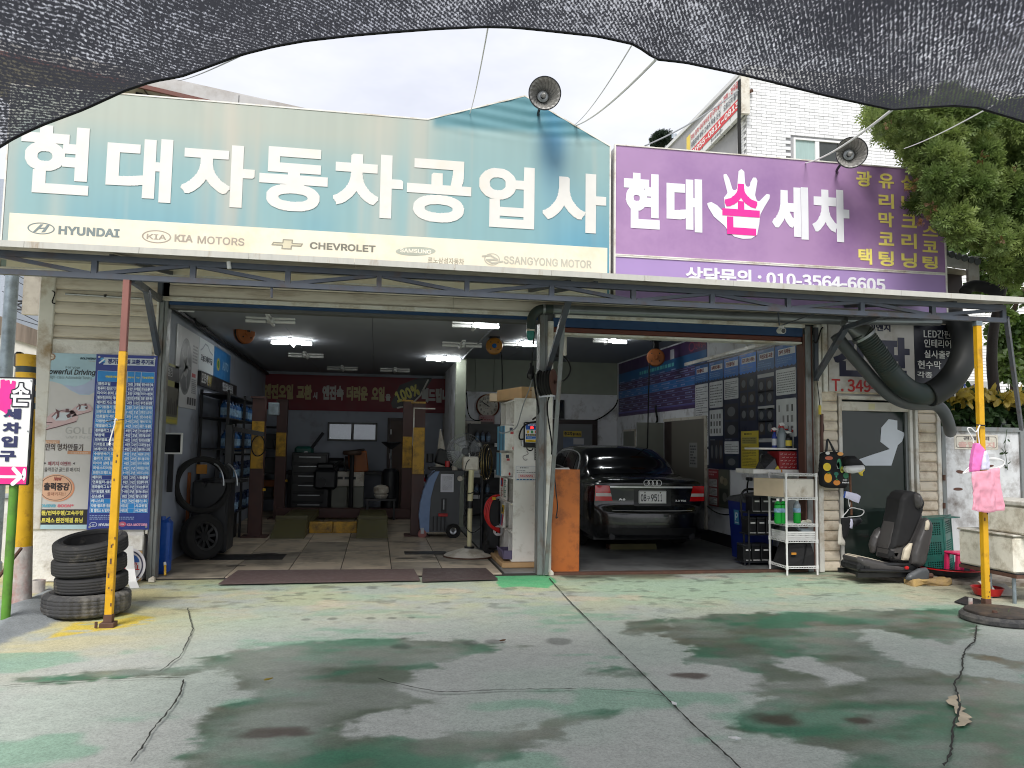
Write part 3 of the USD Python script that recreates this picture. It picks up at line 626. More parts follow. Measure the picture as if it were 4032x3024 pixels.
def ssang(I):
    a,b,c,d = tight(1906,997,1968,1046);e = ell((a+b)/2,(c+d)/2,(b-a)/2,(d-c)/2);I.add(e.difference(affinity.scale(e,.86,.86)),G4)
    w = b-a;I.add(LineString([(a-.02,(c+d)/2+.03),((a+b)/2-.02,(c+d)/2+.045),(b-.03,(c+d)/2),(a+.03,(c+d)/2-.01),((a+b)/2,(c+d)/2-.045),(b+.03,(c+d)/2-.02)]).buffer(.010),G4,1);tx(I,'SSANGYONG MOTOR',(1983,1011,2328,1055),G4,bold=.03)
for fn,lb in ((hy,'oval emblem and wide dark grey lettering, leftmost on the strip'),(kia,'oval emblem with three letters and two grey words'),(chev,'cross shaped emblem and dark grey lettering'),(sams,'tilted grey oval with white lettering and small Korean words'),(ssang,'very pale round emblem and lettering, rightmost on the strip')):ink_logo('logo',fn,lb)

# ---------------------------------------------------------------- the purple car wash sign
PY = -.32
PS = thing('car_wash_sign','purple car wash sign with white hand emblem and yellow columns of Korean writing','sign',(5.,PY,4.3))
px0,px1 = oy(2424,780,PY)[0],oy(3720,1000,PY)[0];pzt = oy(2424,572,PY)[2];pzm = oy(2418,1003,PY)[2]
pm('purple_vinyl',C(162,128,168),.40,var=.08,scale=.7,dirt=C(140,106,152),dscale=.6,damt=.4)
pm('purple_vinyl_low',C(160,134,184),.40,var=.06,scale=.8)
part(PS,'face',box(px0,px1,PY,PY+.02,pzm+.012,pzt),'purple_vinyl');part(PS,'lower_face',box(px0,px1,PY,PY+.02,3.3,pzm-.022),'purple_vinyl_low');part(PS,'cabinet',box(px0,px1,PY+.021,-.03,3.3,pzt),'eave_metal')
for a,b,c,d in ((px0-.018,px0,3.3,pzt+.014),(px1,px1+.018,3.3,pzt+.014),(px0,px1,pzt,pzt+.014),(px0,px1,pzm-.003,pzm+.012),(px0,px1,pzm-.022,pzm-.007)):
    part(PS,'frame_bar',box(a,b,PY-.012,PY+.03,c,d),'white_trim')
F1 = Frame((0,PY,0))
def tp(*b):return tight(*b,Y=PY)
pm('vinyl_white',C(224,224,228),.4,var=.03);pm('vinyl_pink',C(232,44,148),.4,var=.05);pm('vinyl_yellow',C(244,226,122),.4,var=.06)
def vin(ch,bx,mat,bold,name='letter',d=.003,px=120):
    a,b,c,e = tp(*bx);part(PS,name,F1.mesh(solid(fit(text(ch,px,bold),a,c,b,e),d,d+.003)),mat)
for ch,bx in zip('현대세차',[(2456,680,2597,903),(2624,700,2764,915),(3039,731,3182,943),(3197,743,3343,954)]):vin(ch,bx,'vinyl_white',.050)
# hand: outline points in the crop's own units, mapped into its box on the sign
hp = [(140,1222),(165,1212),(200,1230),(232,1262),(250,1272),(240,1180),(262,1150),(240,1060),(238,1038),(255,1032),(272,1060),(295,1140),(318,1120),(328,1010),(345,995),(362,1010),(366,1080),(388,1150),(398,1075),(415,1042),(432,1042),(440,1062),(425,1150),(440,1200),(470,1165),(495,1138),(514,1140),(512,1165),(480,1220),(455,1270),(448,1330),(435,1395),(400,1420),(350,1425),(300,1415),(268,1385),(240,1350),(180,1300),(150,1250)]
a,b,c,d = tp(2690+138/1.508,993/1.508,2690+515/1.508,1425/1.508)
hand = Polygon([(a+(x-138)/(515-138)*(b-a),d-(y-993)/(1425-993)*(d-c)) for x,y in hp]).buffer(.03).buffer(-.03).buffer(-.012).buffer(.012)
part(PS,'hand_emblem',F1.mesh(solid(hand,.003,.006)),'vinyl_white');vin('손',(2843,722,2990,928),'vinyl_pink',.030,'letter',.0075)
cols = [('광',1027,1118,[(1015,1110)]),('택',1040,1120,[(1475,1572)]),('유리막코팅',1160,1250,[(1030,1122),(1150,1240),(1260,1350),(1378,1460),(1490,1582)]),('실내크리닝',1295,1385,[(1040,1130),(1155,1248),(1272,1354),(1385,1478),(1500,1592)]),('왁스코팅',1420,1510,[(1215,1315),(1340,1405),(1430,1500),(1520,1598)])]
for s,xa_,xb_,rows in cols:
    for ch,(ya,yb) in zip(s,rows):vin(ch,(2690+xa_/1.508,ya/1.508,2690+xb_/1.508,yb/1.508),'vinyl_yellow',.028,px=80)
g = text('상담문의 : 010-3564-6605',70,.035);qa,qb = oy(2698,1050,PY),oy(3484,1105,PY)
part(PS,'phone_lettering',F1.mesh(solid(fit(g,qa[0],qa[2]-.195,qb[0],qa[2]+.005),.003,.006)),'vinyl_white')

# ---------------------------------------------------------------- the awning: metal sheet, white fascia, thin truss
AY = -2.25
AW = thing('awning','long grey sheet metal awning with white fascia and thin dark truss over both bays','awning',(1.5,AY,3.))
fa,fbm,fc = oy(0,971,AY-.15),oy(1350,1040,AY-.15),oy(4032,1192,AY-.15)
zl = np.interp;fz = lambda x:np.interp(x,[fa[0],fbm[0],fc[0]],[fa[2],fbm[2],fc[2]])
xA,xB = -4.6,6.75
fas = []
xs_ = np.linspace(xA,xB,14)
for a,b in zip(xs_[:-1],xs_[1:]):
    za,zb_ = fz(a),fz(b);part(AW,'fascia_strip',hull([(x+.0015*s,y,z) for x,zz,s in ((a,za,1),(b,zb_,-1)) for y in (AY-.165,AY-.15) for z in (zz,zz+.052)]),'fascia_paint')
    part(AW,'roof_sheet',hull([(x+.002*s,y,z+dz) for x,s in ((a,1),(b,-1)) for y,z in ((AY-.148,fz(x)+.012),(-.03,3.43)) for dz in (0,.012)]),'sheet_metal_under')
def chord(pL,pR,w=.05):
    A_,B_ = oy(*pL,AY),oy(*pR,AY);d = (B_-A_)/(B_[0]-A_[0])
    return lambda x:A_+d*(x-A_[0])
top,bot = chord((0,997),(3955,1213)),chord((0,1069),(3955,1262))
xE = oy(3955,1230,AY)[0]
part(AW,'top_chord',bar(top(xA),top(xE),.05,.05),'truss_paint');part(AW,'bottom_chord',bar(bot(xA),bot(xE),.05,.045),'truss_paint')
vx = [oy(374,1040,AY)[0]+k*(oy(762,1050,AY)[0]-oy(374,1040,AY)[0]) for k in range(-2,12)];vx = [x for x in vx if x < xE-.3]+[xE-.02]
for k,x in enumerate(vx):
    part(AW,'truss_upright',bar(top(x)-np.array([0,0,.02]),bot(x)+np.array([0,0,.02]),.045,.045,(0,1,0)),'truss_paint')
    if k+1 < len(vx):
        up = k % 2 == 0;A_,B_ = (bot(x),top(vx[k+1])) if up else (top(x),bot(vx[k+1]));A_ = A_+np.array([.03,.0,.02 if up else -.02]);B_ = B_+np.array([-.03,.0,-.02 if up else .02])
        part(AW,'truss_diagonal',bar(A_,B_,.035,.032),'truss_paint')
for x in (-2.25,1.72,1.98,5.75):part(AW,'cross_beam',bar(top(x)+np.array([0,.03,.03]),(x,-.03,3.37),.04,.04),'truss_paint')
sa,sb_ = oy(520,1102,AY+.03),oy(630,1178,-.06);part(AW,'strut',bar(sa,sb_,.045,.06),'truss_paint');part(AW,'wall_bracket',bar(sb_+np.array([0,0,.33]),sb_-np.array([0,0,.03]),.05,.05,(0,1,0)),'truss_paint')
t_ = .45;sc = sa*(1-t_)+sb_*t_;part(AW,'knee_brace',bar(sc,oy(622,1392,-.05),.05,.05,(0,1,0)),'truss_paint')
sd = oy(2240,1180,-1.6);part(AW,'strut',bar(sd,oy(2155,1465,-.06),.06,.05),'truss_paint');part(AW,'hanging_rod',cyl(oy(1070,1130,AY),oy(1070,1172,AY),.012,6),'truss_paint')
se = oy(3330,1290,-1.3);part(AW,'strut',bar(oy(3480,1240,AY+.05),se,.05,.05),'truss_paint');part(AW,'strut',bar(se,oy(3214,1484,-.06),.06,.06),'truss_paint');part(AW,'wall_bracket',bar(oy(3212,1290,-.06),oy(3214,1500,-.06),.05,.04,(0,1,0)),'truss_paint')
part(AW,'side_leg',bar(oy(3962,1250,AY+.03),oy(4022,1690,-.35),.04,.04,(0,1,0)),'truss_paint')
part(AW,'hook',cyl(oy(900,1030,AY-.03),oy(903,1058,AY-.03),.018,8),'white_plastic')
def post(px,pytop,pxb,pyb,label,nm,ztop,split=None):
    b = oy(pxb,pyb,AY);t = oy(px,pytop,AY);t[1] = AY+.0;b[0] = (b[0]+t[0])/2;t[0] = b[0]
    P = thing('awning_post',label,'post',(b[0],AY,b[2]));z0 = b[2]-.015;w = .029
    if split:
        part(P,'painted_shaft',box(b[0]-w,b[0]+w,AY-w,AY+w,z0,split,.004),'yellow_worn');part(P,'rusty_shaft',box(b[0]-w+.002,b[0]+w-.002,AY-w+.002,AY+w-.002,split,ztop,.004),'rust_red',label='bare reddish upper shaft')
    else:part(P,'painted_shaft',box(b[0]-w,b[0]+w,AY-w,AY+w,z0,ztop,.004),'yellow_worn');part(P,'post_cap',box(b[0]-w-.006,b[0]+w+.006,AY-w-.006,AY+w+.006,ztop-.05,ztop,.004),'galvanised')
    part(P,'base_plate',cat([box(b[0]-.055,b[0]+.055,AY-.055,AY+.055,z0-.02,z0+.022,.004),cyl((b[0]-.075,AY-.06,z0-.01),(b[0]-.075,AY-.06,z0+.035),.012,6)]),'rust_metal');part(P,'worn_collar',box(b[0]-w-.004,b[0]+w+.004,AY-w-.004,AY+w+.004,z0+.02,z0+.085,.003),'rust_metal');r_ = np.random.default_rng(int(px));[part(P,'paint_chip',box(b[0]+a_*.06-.004,b[0]+a_*.06+.004+h_*.006,AY-w-.0022,AY-w+.001,z0+.1+c_,z0+.1+c_+.012+.035*h_),'rust_metal') for a_,c_,h_ in zip(r_.uniform(-.45,.5,11),r_.uniform(0,1.,11)**1.6*1.5,r_.random(11)**2)]
    return b
pz = oy(490,1385,AY)[2]
pbL = post(500,1110,428,2452,'square yellow post beside the tyre stack, bare reddish metal at its top',1,float(bot(oy(505,1100,AY)[0])[2])-.02,pz)
pbR = post(3852,1290,3880,2385,'square yellow post with pink towels hanging in front of the foam boxes',2,float(bot(oy(3852,1260,AY)[0])[2])-.02)
solo('leaning_pole',cat([bar(oy(2222,1208,-.75),oy(2150,2258,-.07),.045,.03,(0,1,0))]),'jamb_metal','thin grey metal bar leaning from the awning down to the foot of the middle column','pole')

# ---------------------------------------------------------------- floodlights above the signs
def flood(px,py,Y,r,aim,label,anchor):
    c = oy(px,py,Y);T = thing('floodlight',label,'lamp',c,group='floodlights over the signs')
    aim = np.array(aim,float)/np.linalg.norm(aim);a = np.cross([0,0,1.],aim);a /= np.linalg.norm(a);R = np.array([a,np.cross(aim,a),aim]).T
    L = lambda m:xform(m,R,c)
    prof = [(.03,-.26),(.05,-.22),(.075,-.17),(.10,-.13),(.14,-.075),(r*.93,-.02),(r,.0)]
    n = 40;inner = lathe(prof,n);v = np.array(inner.vertices).reshape(n,len(prof),3);k = np.arange(n) % 2
    for j in range(3,6):v[:,j,:2] *= (1-.10*((k+j) % 2))[:,None]
    part(T,'reflector',L(trimesh.Trimesh(v.reshape(-1,3),inner.faces,process=False)),'reflector')
    part(T,'shell',L(lathe([(.0,-.285),(.05,-.28),(.065,-.22),(.115,-.135),(.155,-.075),(r+.006,-.02),(r+.008,.004),(r,.006)],40)),'reflector_back',smooth=40)
    part(T,'rim',L(lathe([(r-.004,.004),(r+.008,.004),(r+.008,.012),(r-.004,.012),(r-.004,.004)],40)),'black_plastic')
    part(T,'socket',L(lathe([(0,-.24),(.032,-.24),(.032,-.15),(.05,-.15),(.05,-.16),(.065,-.165)],16)),'steel');part(T,'bulb',L(lathe([(0,-.04),(.012,-.045),(.03,-.075),(.03,-.11),(.016,-.14),(.012,-.2)],14)),'lamp_glass',smooth=True)
    back = c-aim*.2;part(T,'arm',tube(smooth_path([back,back+np.array([0,.25,-.10]),np.array(anchor)]),.016,8),'dark_metal')
mk('lamp_glass',{'p':('principled_bsdf',{'base_color':(.35,.35,.34),'roughness':.15,'specular_ior_level':.8})},[])
flood(2145,367,-.85,.178,(-.08,-1,-.22),'round floodlight with ribbed reflector on the peak of the teal sign',oy(2145,395,-.12))
flood(3353,601,-.85,.178,(-.42,-1,-.22),'round floodlight turned sideways on the top edge of the purple sign',oy(3365,640,-.12))

# ---------------------------------------------------------------- black shade net above the photographer, and its ropes
ne = [(-520,900),(-240,720),(0,577),(60,540),(164,492),(330,430),(492,356),(600,320),(711,301),(820,262),(948,215),(1080,182),(1203,160),(1400,138),(1531,127),(1720,113),(1914,105),(2030,108),(2150,120),(2351,142),(2488,172),(2530,195),(2583,233),(2700,246),(2916,292),(3080,332),(3245,374),(3400,408),(3510,431),(3620,423),(3755,415),(3846,423),(3930,448),(4032,478),(4250,600),(4500,760)]
NY = -5.5
E3 = np.array([oy(x,y,NY) for x,y in ne]);sE = np.r_[0,np.cumsum(np.linalg.norm(np.diff(E3,axis=0),axis=1))]
ss = np.linspace(0,sE[-1],260);E3 = np.stack([np.interp(ss,sE,E3[:,i]) for i in range(3)],1)
rr = np.linspace(0,1,150);PN = np.zeros((260,150,3));Yb = NY-7.5*rr
for i in range(3):PN[...,i] = E3[:,i][:,None]
PN[...,1] = Yb[None]+0*PN[...,1]
flatz = 3.75;PN[...,2] = E3[:,2][:,None]*(1-sst(rr,0,.5)*.55)[None]+(flatz*sst(rr,0,.5)*.55)[None]
PN[...,0] *= (1+.25*rr)[None]
wr = meshkit.fbm(np.stack([PN[...,0]*1.3+PN[...,1]*.9,PN[...,1]*.5-PN[...,0]*.3,PN[...,0]*0],-1),3,5)-.5
PN[...,2] += wr*.16*sst(rr,0,.06)[None]
mk('shade_net_mat',{'g':('geometry',{}),'m':('mapping',{'rotation':(0,0,.5),'scale':(1,.38,.6)}),'n':('noise_texture',{'scale':98,'detail':3,'roughness':.75}),'m2':('mapping',{'rotation':(0,0,.62)}),'w':('wave_texture',{'scale':17,'distortion':2.2,'detail':2,'detail_scale':2.}),
                     'big':('noise_texture',{'scale':1.6,'detail':4}),'a1':('math',{'math_type':'multiply_add','value2':.16}),'a2':('math',{'math_type':'multiply_add','value2':.42}),
                     'r':('map_range',{'from_min':.815,'from_max':.99,'to_min':0.,'to_max':.62,'clamp':True}),'t':('transparent_bsdf',{}),'d':('principled_bsdf',{'base_color':(.040,.040,.050),'roughness':.55}),'tr':('translucent_bsdf',{'color':(.045,.046,.056)}),'ad':('mix_closure',{'fac':.5}),'x':('mix_closure',{})},
   [('g.position','m.vector'),('m.vector','n.vector'),('g.position','m2.vector'),('m2.vector','w.vector'),('g.position','big.vector'),('w.fac','a1.value1'),('n.fac','a1.value3'),('big.fac','a2.value1'),('a1.value','a2.value3'),('a2.value','r.value'),('r.result','x.fac'),('d.BSDF','ad.closure1'),('tr.BSDF','ad.closure2'),('ad.closure','x.closure1'),('t.BSDF','x.closure2')],'x.closure')
NT = thing('shade_net','black knitted shade net stretched overhead between the photographer and the signs','net',(0,NY,3.5))
part(NT,'net',grid_mesh(PN),'shade_net_mat',smooth=True);part(NT,'hem_cord',tube(E3[::2],.007,6),'black_rubber')
pm('net_fray',C(150,140,136),.8)
def rope(a,b,r,mat,label,sagm=.05):
    a,b = np.array(a),np.array(b);t = np.linspace(0,1,12)[:,None];P = a*(1-t)+b*t;P[:,2] -= sagm*4*(t*(1-t))[:,0]
    solo('rope',tube(P,r,6),mat,label,'rope')
rope(oy(1922,105,NY),oy(1850,447,SY),.0042,'rope_white','thin white rope tied left of the sign peak, nearly upright')
rope(oy(2490,174,NY),oy(2262,492,SY),.0042,'rope_white','thinner of the two white ropes right of the sign peak')
rope(oy(2581,236,NY),oy(2268,494,SY),.008,'rope_white','thicker white rope from the net corner to the teal sign edge')
rope(oy(3512,433,NY),oy(3172,642,PY),.008,'rope_white','white rope crossing the brick wall behind the sideways floodlight')
rope(oy(3910,415,NY),oy(3560,585,-1.5),.0042,'rope_white','thin white rope running across the conifer',.02)
rope(oy(952,217,NY),oy(700,318,1.5),.0042,'rope_grey','grey cord from the net edge to the pale eave',.02)
rope(oy(2540,574,5.),oy(2905,356,7.4),.016,'rope_grey','grey cable rising to the corner of the brick building',.1)

# ---------------------------------------------------------------- pale eave behind the teal sign
EV = thing('canopy_roof','pale sheet metal eave of the roof rising behind the teal sign','roof',(-2,2.5,6))
EYY = 2.5;A1,A2,A3 = oy(640,305,EYY),oy(1345,462,EYY),oy(1500,500,EYY);B1,B2 = oy(590,338,EYY),oy(1115,462,EYY)
k1 = (A2[2]-A1[2])/(A2[0]-A1[0]);xs0 = A1[0]-3.;zu = lambda x:A1[2]+k1*(x-A1[0]);zlw = lambda x:B1[2]+(B2[2]-B1[2])/(B2[0]-B1[0])*(x-B1[0])
for a,b in zip(np.linspace(xs0,A3[0]+2,5)[:-1],np.linspace(xs0,A3[0]+2,5)[1:]):
    part(EV,'fascia_panel',hull([(x+.006*s,y,z) for x,s in ((a,1),(b,-1)) for y in (EYY,EYY+.03) for z in (max(zlw(x),zu(x)-.75),zu(x))]),'eave_metal')
part(EV,'brown_trim',bar((xs0,EYY+.02,zlw(xs0)-.03),(A3[0]+2,EYY+.02,zlw(A3[0]+2)-.03),.05,.06),'rust_brown')
for k,x in enumerate(np.arange(xs0,A3[0]+2,.34)):part(EV,'soffit_board',hull([(xx,y,zlw(xx)-.02+dz-.02*(k % 2)) for xx in (x+.01,x+.335) for y in (EYY+.05,EYY+3.2) for dz in (0,.02)]),'eave_soffit')
part(EV,'roof_sheet',hull([(x,y,zu(x)+dz) for x in (xs0,A3[0]+2) for y in (EYY+.03,EYY+3.4) for dz in (0,.03)]),'eave_metal');part(EV,'wall',box(xs0,A3[0]+2,EYY+3.2,EYY+3.3,3.7,5.6),'eave_soffit')
part(EV,'support_post',bar(oy(552,340,EYY+.3),oy(552,480,EYY+.3),.10,.10,(0,1,0)),'dark_metal')
# ---------------------------------------------------------------- left of the doorway: posters
WY = -.045
W = lambda r,g,b:C(r,g,b)
def posters_left():
    x0,z0 = oy(140,2082,WY)[0],oy(140,2082,WY)[2];x1 = oy(362,1740,WY)[0];z1 = oy(230,1390,WY)[2];z0 = oy(260,2083,WY)[2]
    x0 = oy(146,1740,WY)[0];w,h = x1-x0,z1-z0
    T = thing('tuning_poster','pale blue and grey tuning poster with a big dark English headline','poster',(x0+w/2,WY,z0))
    part(T,'sheet',box(x0,x1+.03,WY+.004,WY+.008,z0,z1),pm('poster_grey',C(200,198,196),.4,var=.04))
    f = Frame((x0,WY+.004,z0),(1,0,0));I = Ink(f,.001)
    U = lambda x:(x-400)/(1040-400)*w          # crop units of the photograph, top part
    V = lambda y:h-(y-0)/(1880.)*h
    I.add(Polygon([(0,h),(w,h),(w,V(410)),(w*.9,V(445)),(w*.72,V(445)),(w*.55,V(400)),(w*.38,V(335)),(w*.2,V(308)),(0,V(310))]),W(168,200,214));I.add(Polygon([(w,V(405)),(w*.9,V(440)),(w*.72,V(440)),(w*.55,V(396)),(w*.42,V(340)),(w*.62,V(360)),(w*.8,V(330)),(w,V(250))]),W(172,184,212),1)
    g = ell(U(507),V(42),.032,.032,12);g = unary_union([g]+[ell(U(507)+.034*math.cos(t),V(42)+.034*math.sin(t),.008,.008,4) for t in np.arange(0,6.28,.52)]);I.add(g,W(150,120,96),1);I.add(ell(U(507),V(42),.024,.024),W(214,206,190),2);I.text('GOLD',U(507),V(48),.012,W(130,96,70),3,'c',px=24,font='inter',bold=.03)
    I.text('GOLDWING',U(842),V(60),.022,W(52,82,92),2,bold=.05,font='inter',skew=12,maxw=w-U(842));I.text('Power Series',U(945),V(80),.009,W(190,150,110),2,font='inter',px=24,maxw=w-U(945))
    I.text('For your',U(680),V(165),.03,W(92,110,116),2,font='inter');g = affinity.skew(text('Powerful Driving',60,.03,'inter'),10);I.add(fit(g,U(440),V(245),U(1036),V(170)),W(36,40,44),2)
    g = text('High-class Automobile Tuning',40,.0,'inter');I.add(fit(g,U(488),V(285),U(995),V(245)),W(120,136,142),2)
    for dx,dy,s in ((0,0,1.),(260,-95,.62)):          # two winged devices
        P = lambda x,y:(U(600+dx+(x-600)*s),V(690+dy+(y-690)*s));Q = lambda pts:Polygon([P(*p) for p in pts])
        I.add(Q([(400,800),(470,720),(560,650),(680,612),(800,620),(860,690),(830,740),(700,770),(600,800),(480,835),(560,765)]).buffer(.004),W(206,178,180),3);I.add(Q([(555,690),(640,640),(760,640),(790,690),(720,725),(600,730)]),W(206,214,222),4)
        for L in ([(430,795),(500,750),(560,752)],[(480,832),(620,798),(840,735)],[(555,690),(600,640),(660,622),(760,630)]):I.add(LineString([P(*p) for p in L]).buffer(.004*s),W(92,60,66),5)
        for pts in ([(590,600),(640,630),(640,690),(600,720),(615,660)],[(710,600),(745,600),(750,640),(710,640)],[(720,670),(770,640),(775,690),(740,700)]):I.add(Q(pts),W(104,66,70),6)
    g = text('GOLD',50,0);I.add(fit(g,U(722),V(868),U(1060),V(795)).intersection(sbox(0,0,w,h)),W(176,176,174),2);I.add(fit(text('WING',40),U(720),V(920),U(1050),V(888)).intersection(sbox(0,0,w,h)),W(188,188,186),2)
    I.rect(0,V(975),U(660),V(940),W(196,150,118),2);I.text('IT EVENT EVENT',U(405),V(970),.02,W(226,214,200),3,font='inter',maxw=.2);I.add(fit(text('나만의 명차만들기',50,.02),U(436),V(1050),U(938),V(975)),W(66,50,46),2)
    I.rect(U(760),V(1085),w,V(1050),W(202,148,112),2);I.text('EVENT EVENT',U(800),V(1080),.02,W(228,216,202),3,font='inter',maxw=w-U(800));I.add(fit(text('패키지 이벤트',50,.02),U(540),V(1210),U(812),V(1165)),W(150,72,84),2)
    for x,s in ((508,1),(842,-1)):I.add(Polygon([(U(x-10*s),V(1172)),(U(x-10*s),V(1198)),(U(x+12*s),V(1185))]),W(40,40,40),2)
    I.add(fit(text('엔진출력증강 골드윙 패키지',50,.01),U(425),V(1275),U(912),V(1228)),W(60,56,54),2)
    e = ell(U(650),V(1445),U(850)-U(650),V(1300)-V(1445));I.add(ell(U(670),V(1450),U(866)-U(670),V(1308)-V(1450)),W(226,150,112),2);I.add(e,W(222,176,146),3);I.add(e.buffer(-.012).difference(e.buffer(-.017)),W(60,44,40),4)
    g = affinity.skew(text('New',50,.03,'inter'),14);I.add(fit(g,U(620),V(1372),U(712),V(1325)),W(140,40,44),4);I.add(fit(text('출력증강',60,.05),U(510),V(1475),U(808),V(1390)),W(52,38,38),4);I.add(fit(text('풀패키지!!!',50,.01),U(555),V(1530),U(765),V(1490)),W(150,90,64),4)
    g = text('*COMING',50,.07,'inter');I.add(fit(g,U(420),V(1652),U(660),V(1618)),W(110,170,190),2);I.add(fit(text('SOON*',50,.07,'inter'),U(680),V(1652),U(868),V(1618)),W(214,120,130),2)
    I.rect(0,V(1835),w,V(1672),W(34,32,34),2);I.add(fit(text('반궁뜸/언덕주행/고속주행',50,.03),U(405),V(1740),U(985),V(1685)),W(218,206,90),3);I.add(fit(text('전스트레스 완전해결 튜닝',50,.03),U(405),V(1815),U(985),V(1760)),W(218,206,90),3)
    I.rect(0,0,w,V(1835),W(176,206,214),2)
    I.build(T,'print')
    # the service interval table
    y_ = WY-.012;x0 = oy(360,1740,y_)[0];x1 = oy(604,1740,y_)[0];z1 = oy(500,1398,y_)[2];z0 = oy(460,2086,y_)[2];w,h = x1-x0,z1-z0
    T = thing('service_poster','blue service interval poster, a table of white Korean rows, behind the yellow post','poster',(x0+w/2,y_,z0))
    part(T,'sheet',box(x0,x1,y_+.002,y_+.006,z0,z1),pm('poster_navy',C(44,60,140),.35,var=.05));part(T,'eyelet',cat([cyl((x,y_-.002,z),(x,y_+.003,z),.012,10) for x in (x0+.03,x1-.03) for z in (z0+.03,z1-.03)]),'steel')
    f = Frame((x0,y_+.002,z0),(1,0,0));I = Ink(f,.001);V = lambda y:h*(1-y/1000.)
    cw = [0.035*w,.52*w,.64*w,.745*w,.965*w];top_,bot_ = 95,905;LB,NB,LN = W(40,140,214),W(38,58,140),W(196,212,234)
    I.rect(.12*w,V(60),.96*w,V(18),W(206,216,228));I.add(fit(text('정기점검 및 교환 주기표',60,.05),.19*w,V(54),.945*w,V(24)),W(34,52,120),2);e = ell(.095*w,V(38),.055*w,.055*w);I.add(e,W(80,160,210),3);I.add(e.difference(affinity.translate(e,.02,.02)),W(30,80,160),4);I.add(LineString([(.06*w,V(50)),(.13*w,V(30))]).buffer(.008),W(220,230,240),5)
    I.rect(cw[0],V(bot_),cw[-1],V(top_),LN,1)
    rows = ['엔진오일|5천|3개월|엔진수명 단축','컴퓨터 진단기기 점검|1만|6개월|연비 & 성능 출력 저하','타이어 위치 교환|1만|6개월|타이어 수명단축','에어컨(히터) 에어필터|1만2천|6개월|호흡기 질환 예방','에어컨 가스 점검 및|2만|1년|에어컨 송풍 불량','공기청정기 필터|2만|1년|호흡기 질환 예방','브레이크 패드 & 라이닝|2~3만|1년|브레이크 디스크 마모','연료필터-RV, 소상|3만|1년|엔진내 수분 유입','자동변속기 오일|2~4만|2년|자동변속기 조기 마모','예열플러그-디젤|4만|2년|동절기 시동 불량','점화플러그 & 케이블|4만|2년|연비 & 성능 출력 저하','부동액|4만|2년|엔진과열 & 동파','외부벨트 세트|4만|2년|엔진과열 & 충전불량','디퍼런셜 오일-전·후|4만|2년|디프퍼런셜 손상','브레이크 오일|4만|2년|제동력 저하 & 사고위험','수동변속기 오일|4만|2년|수동변속기 조기마모','클러치 오일|4만|2년|클러치 유출 조기마모','타이어 상태 점검 및|4만|2년|타이어 수명단축','파워스티어링 오일|4만|2년|파워펌프 마모','브레이크 패드 & 라이닝|4~5만|2년|브레이크 디스크 마모','배터리|5만|2년|시동불량','연료필터-승용|6만|3년|엔진출력 저하','점화플러그 & 케이블|6~8만|3년|연비 & 성능 출력 저하','타이밍벨트 세트 & 워터|7~8만|5년|밸브 파손 & 헤드손상','산소센서|8만|5년|배출가스 & 연비불량','캐니스터|8만|5년|배출가스 과다','각종 램프류 점등상태|수시점검 및 교환|| 사고위험','휠 밸런스 & 얼라인먼트|수시점검 및 교환||사고위험']
    hh = 62;y = top_
    for k in range(4):I.rect(cw[k]+.003,V(y+hh),cw[k+1]-.003,V(y+2),LB,2)
    for k,s in enumerate(('예방정비항목','주행거리','기간','기능성 문제점')):I.text(s,(cw[k]+cw[k+1])/2,V(y+hh*.62),.020 if k in (0,3) else .015,W(214,206,90),3,'c',.04,26,maxw=(cw[k+1]-cw[k])*.85)
    rh = (bot_-top_-hh)/len(rows);y += hh
    for i,r in enumerate(rows):
        bg = LB if (5 <= i <= 9 or 15 <= i <= 19 or i >= 25) else NB;cells = r.split('|')
        for k in range(4):
            I.rect(cw[k]+.003,V(y+rh)+.0015,cw[k+1]-.003,V(y)-.0015,bg,2)
            if cells[k]:I.text(cells[k],cw[k]+.01 if k == 0 else (cw[k]+cw[k+1])/2,V(y+rh*.72),h*rh/1000*.56,W(214,226,240),3,'l' if k == 0 else 'c',.03,22,maxw=(cw[k+1]-cw[k])*.86)
        y += rh
    I.lines(.04*w,V(945),.75*w,V(915),3,W(140,160,205),2,3)
    e = ell(.105*w,V(970),.06*w,.014*h);I.add(e.difference(e.buffer(-.006)),W(200,210,228),2);I.text('H',.105*w,V(977),.02,W(200,210,228),2,'c',.04,font='inter',skew=14);I.text('HYUNDAI',.19*w,V(978),.027,W(200,210,228),2,'l',.05,font='inter')
    I.add(ell(.57*w,V(968),.06*w,.014*h),W(196,90,120),2);I.text('KIA',.57*w,V(973),.016,W(220,214,224),3,'c',.04,font='inter');I.text('KIA MOTORS',.64*w,V(978),.026,W(210,150,180),2,'l',.05,font='inter')
    I.build(T,'print')
posters_left()
x0,x1,z0,z1 = rect_y(118,1708,138,1775,-.03);T = thing('wall_plate','small red and white letter plate between bollard and poster','sign',((x0+x1)/2,-.04,z0));part(T,'plate',box(x0-.05,x1,-.042,-.036,z0,z1),'red_plastic');I = Ink(Frame((x0-.05,-.042,z0)),.0015);I.rect(0,.06,.2,.13,W(216,216,222));I.text('M',.1,.07,.05,W(44,56,130),1,'c',.05,font='inter');I.build(T)
T = thing('tube_light','thin tube lamp, unlit, screwed across the cream siding left of the door','lamp',oy(400,1165,-.06));a_,b_ = oy(258,1157,-.06),oy(562,1176,-.06);part(T,'tube',cyl(a_,b_,.013,10),'steel');part(T,'clip',cyl(oy(415,1160,-.06),oy(415,1170,-.06),.018,8),'black_plastic')
solo('wire',tube(smooth_path([oy(205,1145,-.06),oy(215,1160,-.07),oy(206,1190,-.06),oy(217,1195,-.06)]),.006,6),'black_rubber','loose black wire end hanging at the corner of the cream siding','wire')
